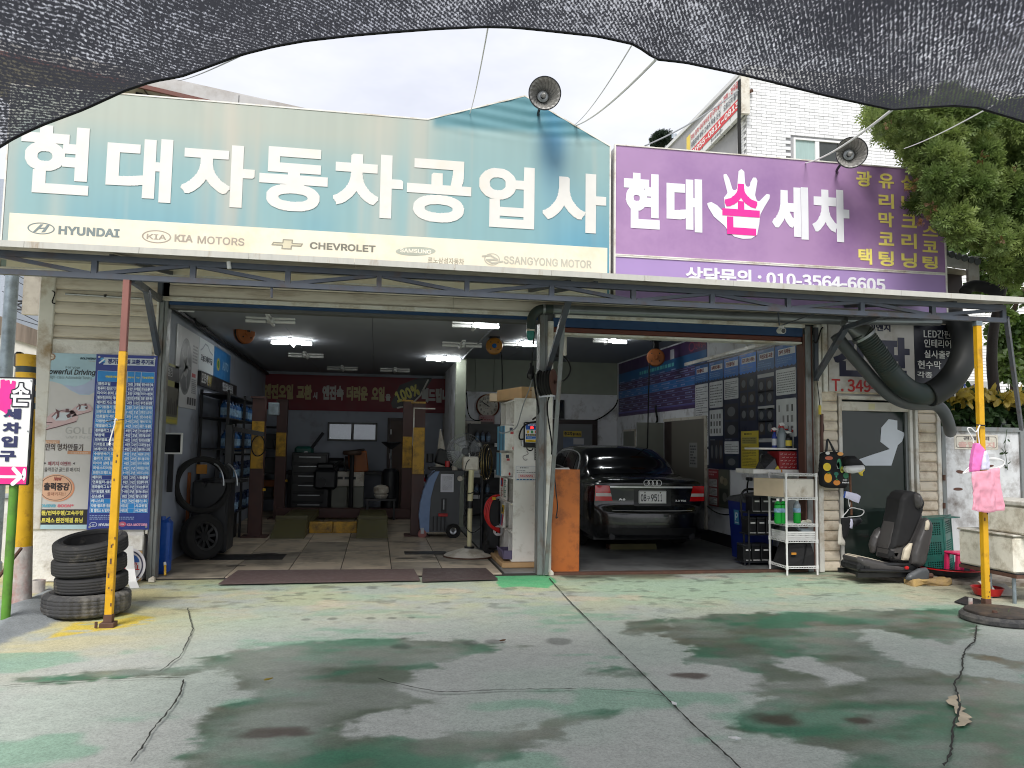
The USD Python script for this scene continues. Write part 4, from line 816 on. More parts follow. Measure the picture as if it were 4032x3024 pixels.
# ---------------------------------------------------------------- tyres
def tyre_mesh(r,w,hole,n=64,tread=4,knob=.0):
    p = [(hole,-w*.36),(hole+.012,-w*.43),(hole+.03,-w*.45),((hole+r)/2,-w*.5),(r-.045,-w*.475),(r-.02,-w*.43),(r-.008,-w*.385)]
    yy = np.linspace(-w*.33,w*.33,tread*4+1)
    for k,y in enumerate(yy):p.append((r-(.0035 if k % 4 == 2 and 0 < k < len(yy)-1 else 0)-.006*(2*y/w)**2,y))
    p += [(r-.008,w*.385),(r-.02,w*.43),(r-.045,w*.475),((hole+r)/2,w*.5),(hole+.03,w*.45),(hole+.012,w*.43),(hole,w*.36),(hole+.006,0),(hole,-w*.36)]
    if hole < r-.1:p[-2] = (r-.03,w*.3);p.insert(-1,(r-.03,-w*.3))
    m = lathe(p,n*2 if knob else n)
    if knob:
        v = np.array(m.vertices);rad = np.hypot(v[:,0],v[:,1]);k = (np.repeat(np.arange(n*2),len(p)) % 4 < 2) & (rad > r-.05);v[k,:2] *= (1-knob/rad[k])[:,None];m = trimesh.Trimesh(v,m.faces,process=False)
    return m
tc = oz(342,2378,.08)
specs = [(0.,.0,.085,.352,.19,.235,0,0,'tyre_dusty','wide dusty off-road tyre with chunky tread at the bottom of the stack',.010),(.02,.03,.252,.292,.148,.195,3,3,'tyre_rubber','second tyre from the bottom of the leaning stack',0),(-.005,.03,.404,.298,.148,.198,4,4,'tyre_rubber','third tyre from the bottom of the leaning stack',0),(.0,.02,.565,.298,.148,.205,11,6,'tyre_rubber','topmost tyre of the leaning stack, its dark hole showing',0)]
for dx,dy,z,r,w,hole,rx,ry,mt,lb,kn in specs:
    T = thing('tyre',lb,'tyre',(tc[0]+dx,tc[1]+dy,z+.02),group=None,rot=(rx,-ry*.75,0));part(T,'rubber',tyre_mesh(r,w,hole,knob=kn),mt,local=True,smooth=35)
    part(T,'bead',lathe([(hole-.004,w*.30),(hole+.006,w*.445),(hole+.02,w*.452),(hole+.006,w*.40)],48),'black_rubber',local=True)
# ---------------------------------------------------------------- cardboard and white strip behind the tyres
Yc = -.16;x0,x1,z0,z1 = rect_y(466,2108,558,2278,Yc);T = thing('cardboard_sheet','brown cardboard sheet with an upside-down round emblem behind the tyre stack','cardboard',((x0+x1)/2,Yc,z0))
z0 = .02;part(T,'sheet',box(x0-.08,x1,Yc,Yc+.03,z0,z1-.165,.004),'cardboard');part(T,'white_flap',box(x0+.02,x1,Yc+.001,Yc+.02,z1-.16,z1,.003),'white_board')
w,h = x1-x0+.08,z1-.165-z0;I = Ink(Frame((x0-.08,Yc-.001,z0)),.001);I.add(ell(w*.60,h*.50,.17,.19),W(210,208,212));I.add(ell(w*.60,h*.50,.145,.163).difference(ell(w*.60,h*.50,.13,.148)),W(64,64,84),1)
I.add(ell(w*.62,h*.62,.10,.085).intersection(sbox(0,h*.62,2,h)),W(48,92,160),1)
for s,y,hh in (('QUARTZ',h*.55,.030),('TOTAL',h*.42,.05)):g = affinity.rotate(at(text(s,40,.05,'inter'),0,0,hh,'c'),180,origin=(0,0));I.add(affinity.translate(g,w*.62,y+hh*.6),W(176,60,60),2)
I.lines(w*.35,.02,w*.95,.07,2,W(120,78,44),1,4);I.build(T)
pts = [oy(506,2150,-.24),oy(512,2240,-.26),oy(520,2290,-.32),oy(532,2318,-.46)]
T = solo('white_strip',cat([hull([p+np.array([sx,sy,0]) for p in (a,b) for sx in (-.045,.045) for sy in (0,.006)]) for a,b in zip(pts[:-1],pts[1:])]),'white_plastic','bent white plastic strip leaning on the cardboard sheet behind the yellow post','strip')
T = thing('pipe_stub','short cut-off pipe stub standing out of the grey concrete ramp by the bollard','pipe',oy(152,2345,-.6));a,b = oy(148,2348,-.6),oy(157,2280,-.55);a[2] -= .1;part(T,'pipe',lathe([(.05,0),(.062,0),(.062,b[2]-a[2]),(.05,b[2]-a[2]),(.05,.05),(0,.05)],20,a),'peeled',smooth=40)
# ---------------------------------------------------------------- bollard, poles and the small entrance sign
bb = oz(97,2399);bx,by = bb[0],-1.45;bx = oy(97,2390,by)[0];zt_ = oy(117,1397,by)[2]
bx -= .025;T = thing('bollard','thick yellow pipe bollard with black bands on top and a peeled reddish foot','bollard',(bx,by,0));r = .079
def lean(m):v = np.array(m.vertices);v[:,0] -= v[:,2]*.042;return trimesh.Trimesh(v,m.faces,process=False)
zp = oy(105,2150,by)[2];zb1 = oy(117,1610,by)[2]
part(T,'peeled_foot',lean(lathe([(r+.001,-.05),(r+.001,zp)],28,(bx,by,0))),'peeled',smooth=True);part(T,'yellow_pipe',lean(lathe([(r,zp),(r,zb1)],28,(bx,by,0))),'yellow_paint',smooth=True)
nb = 9;zz = np.linspace(zb1,zt_,nb+1)
for k in range(nb):part(T,'black_band' if k % 2 == 0 and k < nb-1 or k == nb-2 else 'yellow_band',lean(lathe([(r+.002,zz[k]),(r+.002,zz[k+1])] if k < nb-1 else [(r+.002,zz[k]),(r+.002,zz[k+1]),(0,zz[k+1]+.01)],28,(bx,by,0))),'black_band' if (k % 2 == 0 and k < nb-1) else 'yellow_paint',smooth=30)
part(T,'bolt_lug',cat([box(bx-r-.05,bx-r+.01,by-.03,by+.03,.28,.36,.005),box(bx-r-.07,bx-r+.01,by-.05,by+.02,.06,.13,.005)]),'rust_metal')
T = thing('meter_box','small black box over a white box fixed behind the banded bollard','box',oy(68,1400,-1.0));x0,x1,z0,z1 = rect_y(51,1384,83,1448,-1.);part(T,'lid',box(x0,x1,-1.0,-.9,z0,z1,.02),'black_plastic');x0,x1,z0,z1 = rect_y(54,1449,84,1500,-1.);part(T,'case',box(x0,x1,-1.,-.92,z0-.2,z1,.01),'old_white')
LPY = .55;lp = oy(44,1150,LPY);T = thing('lamp_post','grey galvanised round pole between the far tower and the garage corner','pole',(lp[0],LPY,0));part(T,'shaft',lathe([(.072,-.05),(.070,3.0),(.069,3.9),(0,3.95)],24,(lp[0],LPY,0)),'galvanised',smooth=True);part(T,'base_collar',lathe([(.09,0),(.09,.12),(.074,.14)],24,(lp[0],LPY,0)),'galvanised')
gy_ = -2.2;gp_ = oy(25,2380,gy_);T = thing('entrance_sign','white car wash entrance sign on a green pole, with pink hand and arrow','sign',(gp_[0],gy_,0))
part(T,'pole',lathe([(.034,-.05),(.034,2.0)],18,(gp_[0],gy_,0)),'green_paint',smooth=True)
sy = gy_-.05;x1 = oy(118,1700,sy)[0];x0 = x1-.50;z1 = oy(60,1488,sy)[2];z0 = oy(60,1908,sy)[2];w,h = x1-x0,z1-z0
part(T,'panel',box(x0,x1,sy,sy+.02,z0,z1,.004),'white_plastic');part(T,'edge_frame',cat([box(x1-.004,x1+.008,sy-.004,sy+.028,z0,z1),box(x0,x1,sy-.004,sy+.028,z1-.004,z1+.006),box(x0,x1,sy-.004,sy+.028,z0-.006,z0+.004)]),'dark_metal');part(T,'bolt',cat([cyl((x1-.015,sy-.006,z),(x1-.015,sy,z),.006,8) for z in (z0+.02,z0+h/2,z1-.02)]),'steel')
I = Ink(Frame((x0,sy-.001,z0)),.001);V = lambda y:h-(y-1488)/420*h
mpp = (oy(118,1700,sy)[0]-oy(18,1700,sy)[0])/100          # metres per photograph pixel on the panel
X = lambda x:w-(118-x)*mpp
def paint(ch,bx,bold=.06,col=W(40,44,84)):I.add(fit(text(ch,90,bold),X(bx[0]),V(bx[3]),X(bx[2]),V(bx[1])),col,3)
hand2 = Polygon([(X(x),V(y)) for x,y in [(-60,1560),(-20,1530),(-5,1548),(-8,1500),(3,1498),(14,1540),(12,1502),(22,1500),(30,1545),(38,1502),(47,1504),(44,1560),(52,1590),(34,1590),(30,1580),(34,1640),(10,1620),(-30,1600)]]).buffer(.012).buffer(-.006);I.add(hand2,W(230,40,140),1)
g = fit(text('손',120,.04),X(34),V(1600),X(111),V(1508));I.add(g.buffer(.009),W(40,40,48),2);I.add(g.buffer(-.002),W(228,226,228),3)
paint('세',(10,1609,80,1652));paint('차',(11,1664,82,1708));paint('입',(8,1718,72,1762));paint('구',(1,1776,70,1818))
I.rect(0,0,w,V(1838),W(228,36,130),1);a_ = unary_union([sbox(X(-80),V(1883),X(88),V(1872)),LineString([(X(64),V(1846)),(X(94),V(1877)),(X(64),V(1905))]).buffer(.016,join_style=2)]);I.add(a_,W(232,228,232),2);I.add(ell(X(106),V(1868),.014,.05),W(232,228,232),2)
I.build(T,'print')
solo('iron_rod',cyl(oy(-5,2272,-2.0),oy(83,2160,-1.6),.014,8),'rust_metal','thin rusty iron rod leaning on the bollard from the left','rod')
T = thing('wire_hanger','white wire hook hanging on the left yellow post before the service poster','hanger',oy(440,1680,AY-.05));part(T,'wire',tube(smooth_path([oy(462,1655,AY-.05),oy(455,1650,AY-.06),oy(452,1668,AY-.06),oy(446,1690,AY-.05),oy(432,1740,AY-.05),oy(430,1752,AY-.05),oy(436,1745,AY-.05)]),.005,6),'white_plastic');part(T,'tie',tube(smooth_path([oy(420,1660,AY-.045),oy(455,1655,AY-.05),oy(490,1652,AY-.045)]),.004,6),'black_rubber')
# ---------------------------------------------------------------- far left: viaduct, tower, catenary
VY = 24.;T = thing('viaduct','concrete railway viaduct with a brown parapet far behind the left corner','bridge',(-15,VY,4));a,b = oy(62,1268,VY),oy(156,1303,VY);c,d = oy(62,1338,VY),oy(156,1368,VY)
k = (b-a)/(b[0]-a[0]);k2 = (d-c)/(d[0]-c[0]);ext = lambda p,k,x:p+k*(x-p[0])
part(T,'parapet',hull([ext(p,kk,x)+np.array([0,dy,0]) for p,kk in ((a,k),(c,k2)) for x in (-34.,-5.) for dy in (0,.5)]),'viaduct_brown');part(T,'deck_side',hull([np.array([x,VY+.15+dy,z]) for x in (-34.,-5.) for dy in (0,4) for z in (-.2,float(ext(c,k2,x)[2]))]),'viaduct_pale')
T = thing('far_tower','distant grey blue office block at the left edge under the awning','building',oy(0,1240,70));x0,x1,z0,z1 = rect_y(-260,1030,19,1250,70.)
part(T,'wall',box(x0,x1,70,84,0,z1+8),'far_tower')
for z in np.arange(4,z1+7,3.2):
    for x in np.arange(x1-1.8,x0,-2.6):part(T,'window',box(x-1.9,x,69.9,70,z,z+1.9),'far_tower_glass')
for k,(p,q) in enumerate([((80,1040),(166,1085)),((70,1085),(166,1135)),((70,1110),(160,1155)),((66,1180),(160,1235)),((70,1160),(160,1215)),((66,1225),(156,1270)),((66,1255),(156,1282))]):
    a,b = oy(*p,30),oy(*q,30);d = (b-a)*.6;solo('overhead_wire',cyl(a-d,b+d,.018,5),'wire_dark','thin overhead railway wire seen left of the garage corner','wire',group='overhead railway wires')
T = thing('catenary_mast','slim dark bracket arms of a railway mast against the sky, left of the corner','mast',oy(70,1190,29));part(T,'arm',cyl(oy(64,1185,29),oy(145,1186,29),.05,6),'wire_dark');part(T,'arm',cyl(oy(64,1218,29),oy(140,1220,29),.05,6),'wire_dark');part(T,'brace',cyl(oy(66,1200,29),oy(108,1186,29),.04,6),'wire_dark');part(T,'brace',cyl(oy(66,1200,29),oy(96,1218,29),.04,6),'wire_dark');part(T,'mast',cyl(oy(45,1700,29),oy(50,1100,29),.16,8),'galvanised');part(T,'insulator',cyl(oy(118,1183,29),oy(122,1181,29),.10,8),'wire_dark')
T = thing('low_wall','low white garden wall glimpsed between the green pole and the bollard','wall',(-4.6,1.5,0));part(T,'wall',box(-9.5,-3.75,1.4,1.55,-.02,.78,.01),'white_wall');part(T,'coping',box(-9.55,-3.72,1.36,1.60,.78,.83,.01),'concrete_grey')
pm('display_grey',C(92,98,112),.3);pm('oil_label',C(120,150,176),.4,var=.5,scale=24)
mk('fan_blade',{'p':('principled_bsdf',{'base_color':(.16,.17,.18),'roughness':.2})},[])
# ================================================================= inside the left bay
WX = XL+.012
FLw = lambda y0,z0:Frame((WX,y0,z0),(0,1,0))                    # the left wall, reading away from the doorway
def wall_sheet(name,label,cat_,y0,y1,z0,z1,colr,fn,thick=.012,mat=None,x=None):
    T = thing(name,label,cat_,(XL,(y0+y1)/2,z0));part(T,'sheet',box(XL+.002,XL+thick,y0,y1,z0,z1),mat or pm(f'sheet_{len(MAT)}',colr,.45,var=.05));I = Ink(Frame((XL+thick,y0,z0),(0,1,0)),.0015);fn(I,y1-y0,z1-z0)
    if I.items:I.build(T,'print')
    return T
def f1(I,w,h):
    I.add(ell(w*.42,h*.52,w*.27,h*.36),C(120,122,124));I.add(ell(w*.42,h*.52,w*.24,h*.32),C(92,94,98),1);I.add(ell(w*.42,h*.52,w*.10,h*.13),C(170,170,172),2)
    for k in range(5):a = k*1.256;I.add(LineString([(w*.42,h*.52),(w*.42+w*.2*math.cos(a),h*.52+h*.27*math.sin(a))]).buffer(.02),C(150,150,152),2)
    I.rect(w*.72,h*.42,w*.9,h*.47,C(170,60,60));I.lines(w*.72,h*.2,w*.95,h*.4,8,C(110,112,118),0,1);I.lines(w*.72,h*.6,w*.95,h*.85,6,C(110,112,118),0,2)
    for k in range(4):I.rect(w*(.55+.11*k),.05,w*(.63+.11*k),.15,C(50,48,50))
wall_sheet('wheel_poster','large white wall poster with a big wheel, nearest the left doorway','poster',1.05,2.28,1.95,2.98,C(190,190,192),f1)
def f2(I,w,h):
    I.add(LineString([(w*.1,h*.62),(w*.22,h*.70),(w*.38,h*.88),(w*.55,h*.86),(w*.7,h*.72),(w*.9,h*.66)]).buffer(.012),C(140,150,160));I.add(fit(text('오늘도 메이저급',40,.05),w*.12,h*.30,w*.9,h*.52),C(44,52,64))
wall_sheet('wall_sign','white wall sign with a car outline and dark Korean slogan over the oil shelf','sign',2.30,3.32,2.52,2.98,C(206,212,216),f2)
def f3(I,w,h):I.add(ell(w*.25,h*.45,.12,.10),C(196,178,60));I.add(ell(w*.25,h*.45,.07,.06),C(60,120,60),1);I.text('AUTO',w*.5,h*.35,.14,C(150,186,214),0,font='inter',bold=.03)
wall_sheet('blue_wall_sign','blue wall sign with a round yellow mark, farther along the left wall','sign',3.33,4.7,2.52,2.98,C(44,112,170),f3)
def f4(I,w,h):I.text('오토케어',.05,h*.25,.13,C(196,196,196),0,bold=.04);I.text('정비',.45,h*.25,.12,C(210,190,70),0,bold=.04);I.text('엔진오일 전문점',w*.55,h*.28,.11,C(180,184,190),0,bold=.03)
wall_sheet('black_strip_sign','long black strip sign with small white and yellow words under the blue sign','sign',2.30,5.2,2.30,2.50,C(30,31,34),f4,.05)
def f5(I,w,h):I.rect(.03,h*.72,w-.03,h-.03,C(40,40,42));I.text('점검',.08,h*.8,.1,C(180,180,180),1);I.rect(.05,h*.12,w-.05,h*.62,C(86,84,74));[I.rect(.08+.09*k,h*.16,.14+.09*k,h*(.35+.04*(k % 3)),C(54,50,46),1) for k in range(6)];I.rect(.05,.02,w-.05,h*.08,C(176,164,60))
wall_sheet('yellow_poster','yellowish poster with dark bottles below the white wheel poster','poster',.62,1.28,1.72,2.45,C(150,146,84),f5)
T = thing('wall_tag','small white number tag at the top corner of the left doorway','tag',oy(735,1220,.3));x0,x1,z0,z1 = rect_y(703,1210,765,1228,.25);part(T,'plate',box(x0,x1,.25,.26,z0,z1),'white_plastic');I = Ink(Frame((x0,.249,z0)),.001);I.lines(.01,.005,x1-x0-.01,z1-z0-.005,1,C(90,90,92),0,3,.6);I.build(T)
solo('wall_pipe',tube(smooth_path([(XL+.06,.3,3.10),(XL+.06,4,3.08),(XL+.06,8.9,3.05)]),.035,8),'dark_metal','dark pipe running along the top of the left wall','pipe')
solo('cable',tube(smooth_path([ox(765,1245,XL+.1),ox(775,1272,XL+.1),ox(800,1285,XL+.1),ox(850,1300,XL+.1)]),.012,6),'black_rubber','black cable sagging from the pipe at the top of the left wall','cable')
T = thing('monitor','flat screen with white frame hanging inside the left doorway','screen',(-2.12,.75,1.45));x0,x1,z0,z1 = rect_y(626,1704,717,1788,.8);part(T,'frame',box(x0,x1,.8,.84,z0,z1,.006),'white_plastic');part(T,'screen',box(x0+.018,x1-.018,.794,.80,z0+.02,z1-.018),'glass_black');part(T,'stand',box(x0+.1,x0+.16,.84,.88,.9,z1),'dark_metal')
def reel(name,c,r,label,bracket_z,mat,axis,hub=None,cord=None):
    T = thing(name,label,'reel',c);ax_ = np.array(axis,float)/np.linalg.norm(axis);a = np.cross([0,0,1.],ax_);a /= np.linalg.norm(a);R = np.array([a,np.cross(ax_,a),ax_]).T
    L = lambda m:xform(m,R,c)
    part(T,'side_disc',L(lathe([(0,.062),(r*.8,.062),(r*.93,.052),(r,.03),(r,.02)],32)),mat,smooth=30);part(T,'side_disc',L(lathe([(r,-.02),(r,-.03),(r*.93,-.052),(r*.8,-.062),(0,-.062)],32)),mat,smooth=30)
    part(T,'hose_coil',L(lathe([(r*.96,-.025),(r*.97,0),(r*.96,.025)],32)),'black_rubber');part(T,'hub',L(lathe([(0,.075),(r*.24,.075),(r*.28,.062)],20)),hub or mat)
    for k in range(4):t = k*1.571+.785;part(T,'bolt',L(cyl((r*.6*math.cos(t),r*.6*math.sin(t),.06),(r*.6*math.cos(t),r*.6*math.sin(t),.068),.012,8)),'dark_metal')
    part(T,'bracket',cat([box(c[0]-.05,c[0]+.05,c[1]-.03,c[1]+.03,c[2]+r*.9,bracket_z,.01),box(c[0]-.09,c[0]+.09,c[1]-.06,c[1]+.06,bracket_z-.02,bracket_z)]),'dark_metal')
    if cord is not None:part(T,'cord',tube(smooth_path(cord),.012,6),'black_rubber')
    return T
c = oy(962,1310,2.6);reel('hose_reel',(c[0],2.6,c[2]),.165,'brown hose reel hanging at the left wall in the dark left bay',ZC1,'orange_dark',(.75,-.65,0))
c = oy(1946,1363,4.5);reel('hose_reel',(c[0],4.5,c[2]),.152,'bright orange hose reel with a blue hub above the white shelf',ZC2,'orange_metal',(-.1,-1,0),pm('hub_blue',C(30,110,190),.25,.3,var=.3,scale=30),[(c[0]+.12,4.5,c[2]-.1),(c[0]+.14,4.5,c[2]-.25),(c[0]+.14,4.52,1.9)])
c = oy(2582,1408,4.2);reel('hose_reel',(c[0],4.2,c[2]),.162,'brown hose reel hanging above the black car with its cord down',ZC2,'orange_dark',(-.35,-.9,0),None,[(c[0]-.12,4.2,c[2]-.10),(c[0]-.13,4.2,c[2]-.5),(c[0]-.16,4.2,1.3)])
# ceiling lamps: cross shaped
def cross_lamp(x,y,z,lit,label,group):
    T = thing('ceiling_lamp',label,'lamp',(x,y,z),group=group);bp_ = part(T,'base_plate',cat([box(x-.31,x+.31,y-.03,y+.03,z-.025,z,.005),box(x-.03,x+.03,y-.31,y+.31,z-.024,z-.001,.005)]),'white_plastic');part(T,'hub',cyl((x,y,z-.03),(x,y,z-.075),.05,14),'white_plastic')
    for k,(dx,dy) in enumerate(((-1,0),(1,0),(0,-1),(0,1))):
        on = lit[k];p0,p1 = np.array([x+dx*.06,y+dy*.06,z-.055]),np.array([x+dx*.31,y+dy*.31,z-.055]);part(bp_,'tube',cyl(p0,p1,.022,10),'tube_lit' if on else 'white_plastic')
LG,UG = 'lit cross lamps','unlit cross lamps'
for (x,y,z,lit,lb) in [(-1.36,3.45,ZC1,(1,1,1,1),'fully lit cross-shaped ceiling lamp, the one farthest left'),(1.24,.95,ZC1,(0,1,1,0),'half-lit cross-shaped ceiling lamp just inside the doors, above the orange reel'),(1.17,5.15,ZC1,(1,1,1,0),'lit cross-shaped ceiling lamp beside the white pillar'),(2.58,5.1,ZC2,(0,1,1,0),'half-lit cross-shaped ceiling lamp right of the orange reel'),(4.05,4.2,ZC2,(0,1,1,0),'half-lit cross-shaped ceiling lamp over the black car'),
        (-1.30,5.3,ZC1,(0,)*4,'unlit cross-shaped ceiling lamp behind the fully lit one'),(1.28,3.0,ZC1,(0,)*4,'unlit cross-shaped ceiling lamp left of the orange reel'),(.34,7.6,ZC1,(0,)*4,'unlit cross-shaped ceiling lamp near the red banner, nearer the pillar'),(-.75,7.6,ZC1,(0,)*4,'unlit cross-shaped ceiling lamp near the red banner, farther from the pillar'),(-1.40,1.25,ZC1,(0,)*4,'unlit cross-shaped ceiling lamp just inside the left doorway')]:
    cross_lamp(x,y,z,lit,lb,None)
# red banner on the far wall
BY = 9.06;x0,x1,z0,z1 = rect_y(1020,1482,1802,1620,BY);T = thing('oil_banner','wide dark red banner with cream Korean lettering across the far wall','banner',((x0+x1)/2,BY,z0));w,h = x1-x0,z1-z0
part(T,'cloth',box(x0,x1,BY,BY+.01,z0,z1),pm('banner_red',C(108,28,40),.6,var=.1));I = Ink(Frame((x0,BY,z0)),.004,.002);X = lambda px:(px-1020)/(1802-1020)*w
CR,WHT = C(164,148,100),C(170,168,164)
for s,a,b,cc in (('엔진오일',1037,1150,CR),('교환',1163,1222,CR),('시',1226,1243,WHT),('엔진속',1262,1345,WHT),('더러운',1357,1440,CR),('오일',1455,1507,CR),('을',1511,1531,WHT),('빼드립니다',1656,1795,WHT)):I.add(fit(text(s,70,.06),X(a),h*(.30 if len(s) > 1 else .32),X(b),h*(.72 if len(s) > 1 else .52)),cc,1)
sw = Polygon([(X(1538),h*.25),(X(1545),h*.15),(X(1600),h*.16),(X(1655),h*.55),(X(1690),h*.98),(X(1640),h*.96),(X(1570),h*.75)]).buffer(.03);I.add(sw,C(24,26,24));I.add(LineString([(X(1560),h*.13),(X(1610),h*.2),(X(1650),h*.5),(X(1680),h*.95)]).buffer(.018),C(190,188,180),1);g = affinity.rotate(fit(text('100%',60,.06,'inter'),X(1548),h*.38,X(1646),h*.72),22);I.add(g,C(206,200,90),2);I.build(T,'lettering')
T = thing('wall_mirror','black framed two-pane window reflecting the forecourt on the far wall','window',oy(1388,1737,BY));x0,x1,z0,z1 = rect_y(1290,1664,1485,1737,BY);part(T,'frame',cat([box(x0,x1,BY-.03,BY+.02,z1-.04,z1),box(x0,x1,BY-.03,BY+.02,z0,z0+.04),box(x0,x0+.04,BY-.03,BY+.02,z0+.041,z1-.041),box(x1-.04,x1,BY-.03,BY+.02,z0+.041,z1-.041),box((x0+x1)/2-.03,(x0+x1)/2+.03,BY-.03,BY+.02,z0+.041,z1-.041)]),'black_plastic')
for a,b in ((x0+.041,(x0+x1)/2-.031),((x0+x1)/2+.031,x1-.041)):part(T,'pane',box(a,b,BY-.01,BY+.01,z0+.041,z1-.041),'mirror')
T = thing('brown_door','dark brown door in the far wall behind the car lift','door',oy(1570,2080,BY));x0,x1,z0,z1 = rect_y(1521,1646,1632,2085,BY);part(T,'leaf',box(x0+.06,x1-.06,BY-.01,BY+.03,.02,z1-.05),'brown_wood');part(T,'door_frame',cat([box(x0,x0+.058,BY-.03,BY+.03,0,z1),box(x1-.058,x1,BY-.03,BY+.03,0,z1),box(x0+.06,x1-.06,BY-.03,BY+.03,z1-.048,z1)]),'dark_brown')
for z in (1.2,1.75):part(T,'hinge',box(x0+.06,x0+.1,BY-.035,BY-.011,z,z+.12),'white_plastic')
# oil shelf along the left wall, with its blue bottles
T = thing('oil_shelf','tall black shelving full of blue oil bottles along the left wall','shelf',(-2.25,3.8,0))
for z in (.45,.95,1.42,1.86,2.2):part(T,'shelf_board',box(XL+.02,-2.08,2.45,5.3,z-.02,z,.004),'dark_metal')
for y in (2.47,3.85,5.27):part(T,'upright',cat([box(XL+.021,XL+.06,y-.02,y+.02,0,2.25),box(-2.11,-2.075,y-.021,y+.021,0,2.25)]),'dark_metal')
def bottle(name,label,group,h=.26,r=.055,mat='bottle_blue',cap='bottle_navy',square=True):
    T = thing(name,label,'bottle',(0,0,-50),group=group);part(T,'body',lathe([(0,0),(r,.004),(r,h*.68),(r*.55,h*.82),(r*.32,h*.86),(r*.32,h*.9),(0,h*.9)],10 if not square else 8),mat,local=True,smooth=40);part(T,'cap',lathe([(0,h*.9),(r*.4,h*.9),(r*.4,h),(0,h)],8),cap,local=True);part(T,'label',lathe([(r+.001,h*.15),(r+.001,h*.55)],8),'oil_label',local=True);return T
b0 = b1 = None;k = 0
for z in (.45,.95,1.42,1.86):
    y = 2.58
    while y < 5.2:
        x = -2.16;mat = 'bottle_blue' if z > 1.2 else 'bottle_navy'
        first = b0 if mat == 'bottle_blue' else b1;bn = {.45:'lowest',.95:'second lowest',1.42:'second highest',1.86:'highest filled'}[z];lb = f'{"blue" if z > 1.2 else "navy"} oil bottle on the {bn} board of the left wall shelf';gp = f'oil bottles on the {bn} board'
        loc = (x+rng.uniform(-.03,.03),y,z)
        if first is None:
            T = bottle('oil_bottle',lb,gp,mat=mat);stage.GetPrimAtPath(T).GetAttribute('xformOp:translate').Set(Gf.Vec3d(*loc))
            if mat == 'bottle_blue':b0 = T
            else:b1 = T
        else:cpy(first,loc,float(rng.uniform(-20,20)),lb,gp)
        y += .135 if rng.random() > .12 else .26
T = thing('white_jug','white plastic jug with a handle, alone on the dark shelf end','jug',oy(940,1785,4.6));c = oy(940,1785,4.6);part(T,'body',hull([c+np.array([sx*.10,sy*.06,z]) for sx in (-1,1) for sy in (-1,1) for z in (0,.16)]+[c+np.array([sx*.05-.02,sy*.04,.26]) for sx in (-1,1) for sy in (-1,1)]),'white_plastic');part(T,'handle',tube(smooth_path([c+np.array([-.03,0,.27]),c+np.array([.05,0,.28]),c+np.array([.11,0,.2]),c+np.array([.10,0,.08])]),.014,8),'white_plastic');part(T,'jug_label',box(c[0]-.06,c[0]+.06,c[1]-.066,c[1]-.062,c[2]+.03,c[2]+.13),'bottle_blue')
T = thing('jug_shelf','short dark shelf end carrying the white jug','shelf',(c[0],c[1],0));part(T,'top',box(c[0]-.3,c[0]+.25,c[1]-.15,c[1]+.2,c[2]-.03,c[2]-.003),'dark_metal');part(T,'leg',box(c[0]-.29,c[0]-.25,c[1]-.1,c[1]-.05,0,c[2]-.03),'dark_metal');part(T,'leg',box(c[0]+.2,c[0]+.24,c[1]-.1,c[1]-.05,0,c[2]-.03),'dark_metal')
T = thing('towel_pack','white ribbed stack of packs standing low on the dark shelf','pack',oy(882,1970,3.9));c = oy(882,1970,3.9)
for k in range(5):part(T,'pack',box(c[0]-.12,c[0]+.12,3.85,4.05,c[2]+k*.056,c[2]+k*.056+.05,.012),'white_plastic')
T = thing('pack_stand','dark low stand under the white packs','stand',(c[0],3.95,0));part(T,'top',box(c[0]-.2,c[0]+.2,3.8,4.1,c[2]-.04,c[2]-.002),'dark_metal');part(T,'leg',box(c[0]-.18,c[0]-.14,3.84,4.06,0,c[2]-.04),'dark_metal');part(T,'leg',box(c[0]+.14,c[0]+.18,3.84,4.06,0,c[2]-.04),'dark_metal')
# tyre changing machine by the left jamb
T = thing('tyre_changer','dark tyre changing machine with orange panels behind the left door jamb','machine',(-1.95,1.9,0))
part(T,'cabinet',box(-2.38,-1.92,1.75,2.3,.05,1.0,.03),'machine_dark');[part(T,'orange_panel',box(*rect_y(a,b,c_,d,2.02)[:2],2.02,2.05,*rect_y(a,b,c_,d,2.02)[2:],.006),m_) for a,b,c_,d,m_ in ((640,1818,680,1905,'orange_dark'),(700,1860,746,2100,'orange_dark'),(772,1829,814,1866,'orange_metal'))]
part(T,'column',box(-2.0,-1.9,1.8,1.95,.9,1.75,.012),'machine_dark');part(T,'arm',bar((-1.95,1.87,1.7),(-1.5,1.85,1.62),.06,.06),'dark_metal');part(T,'panel_post',bar((-2.13,2.08,0),(-2.13,2.08,1.3),.05,.05,(0,1,0)),'machine_dark')
part(T,'turntable',lathe([(0,.98),(.3,.98),(.3,1.02),(0,1.02)],24,(-2.0,1.95,.0)),'dark_metal');part(T,'grab_rail',cat([tube([(-2.12+dx+.16*math.sin(t),1.62,.95+.28*math.cos(t)) for t in np.linspace(.2,1.6,10)],.012,6) for dx in (0,.17)]),'steel')
wheel_m = tyre_mesh(.33,.21,.20)
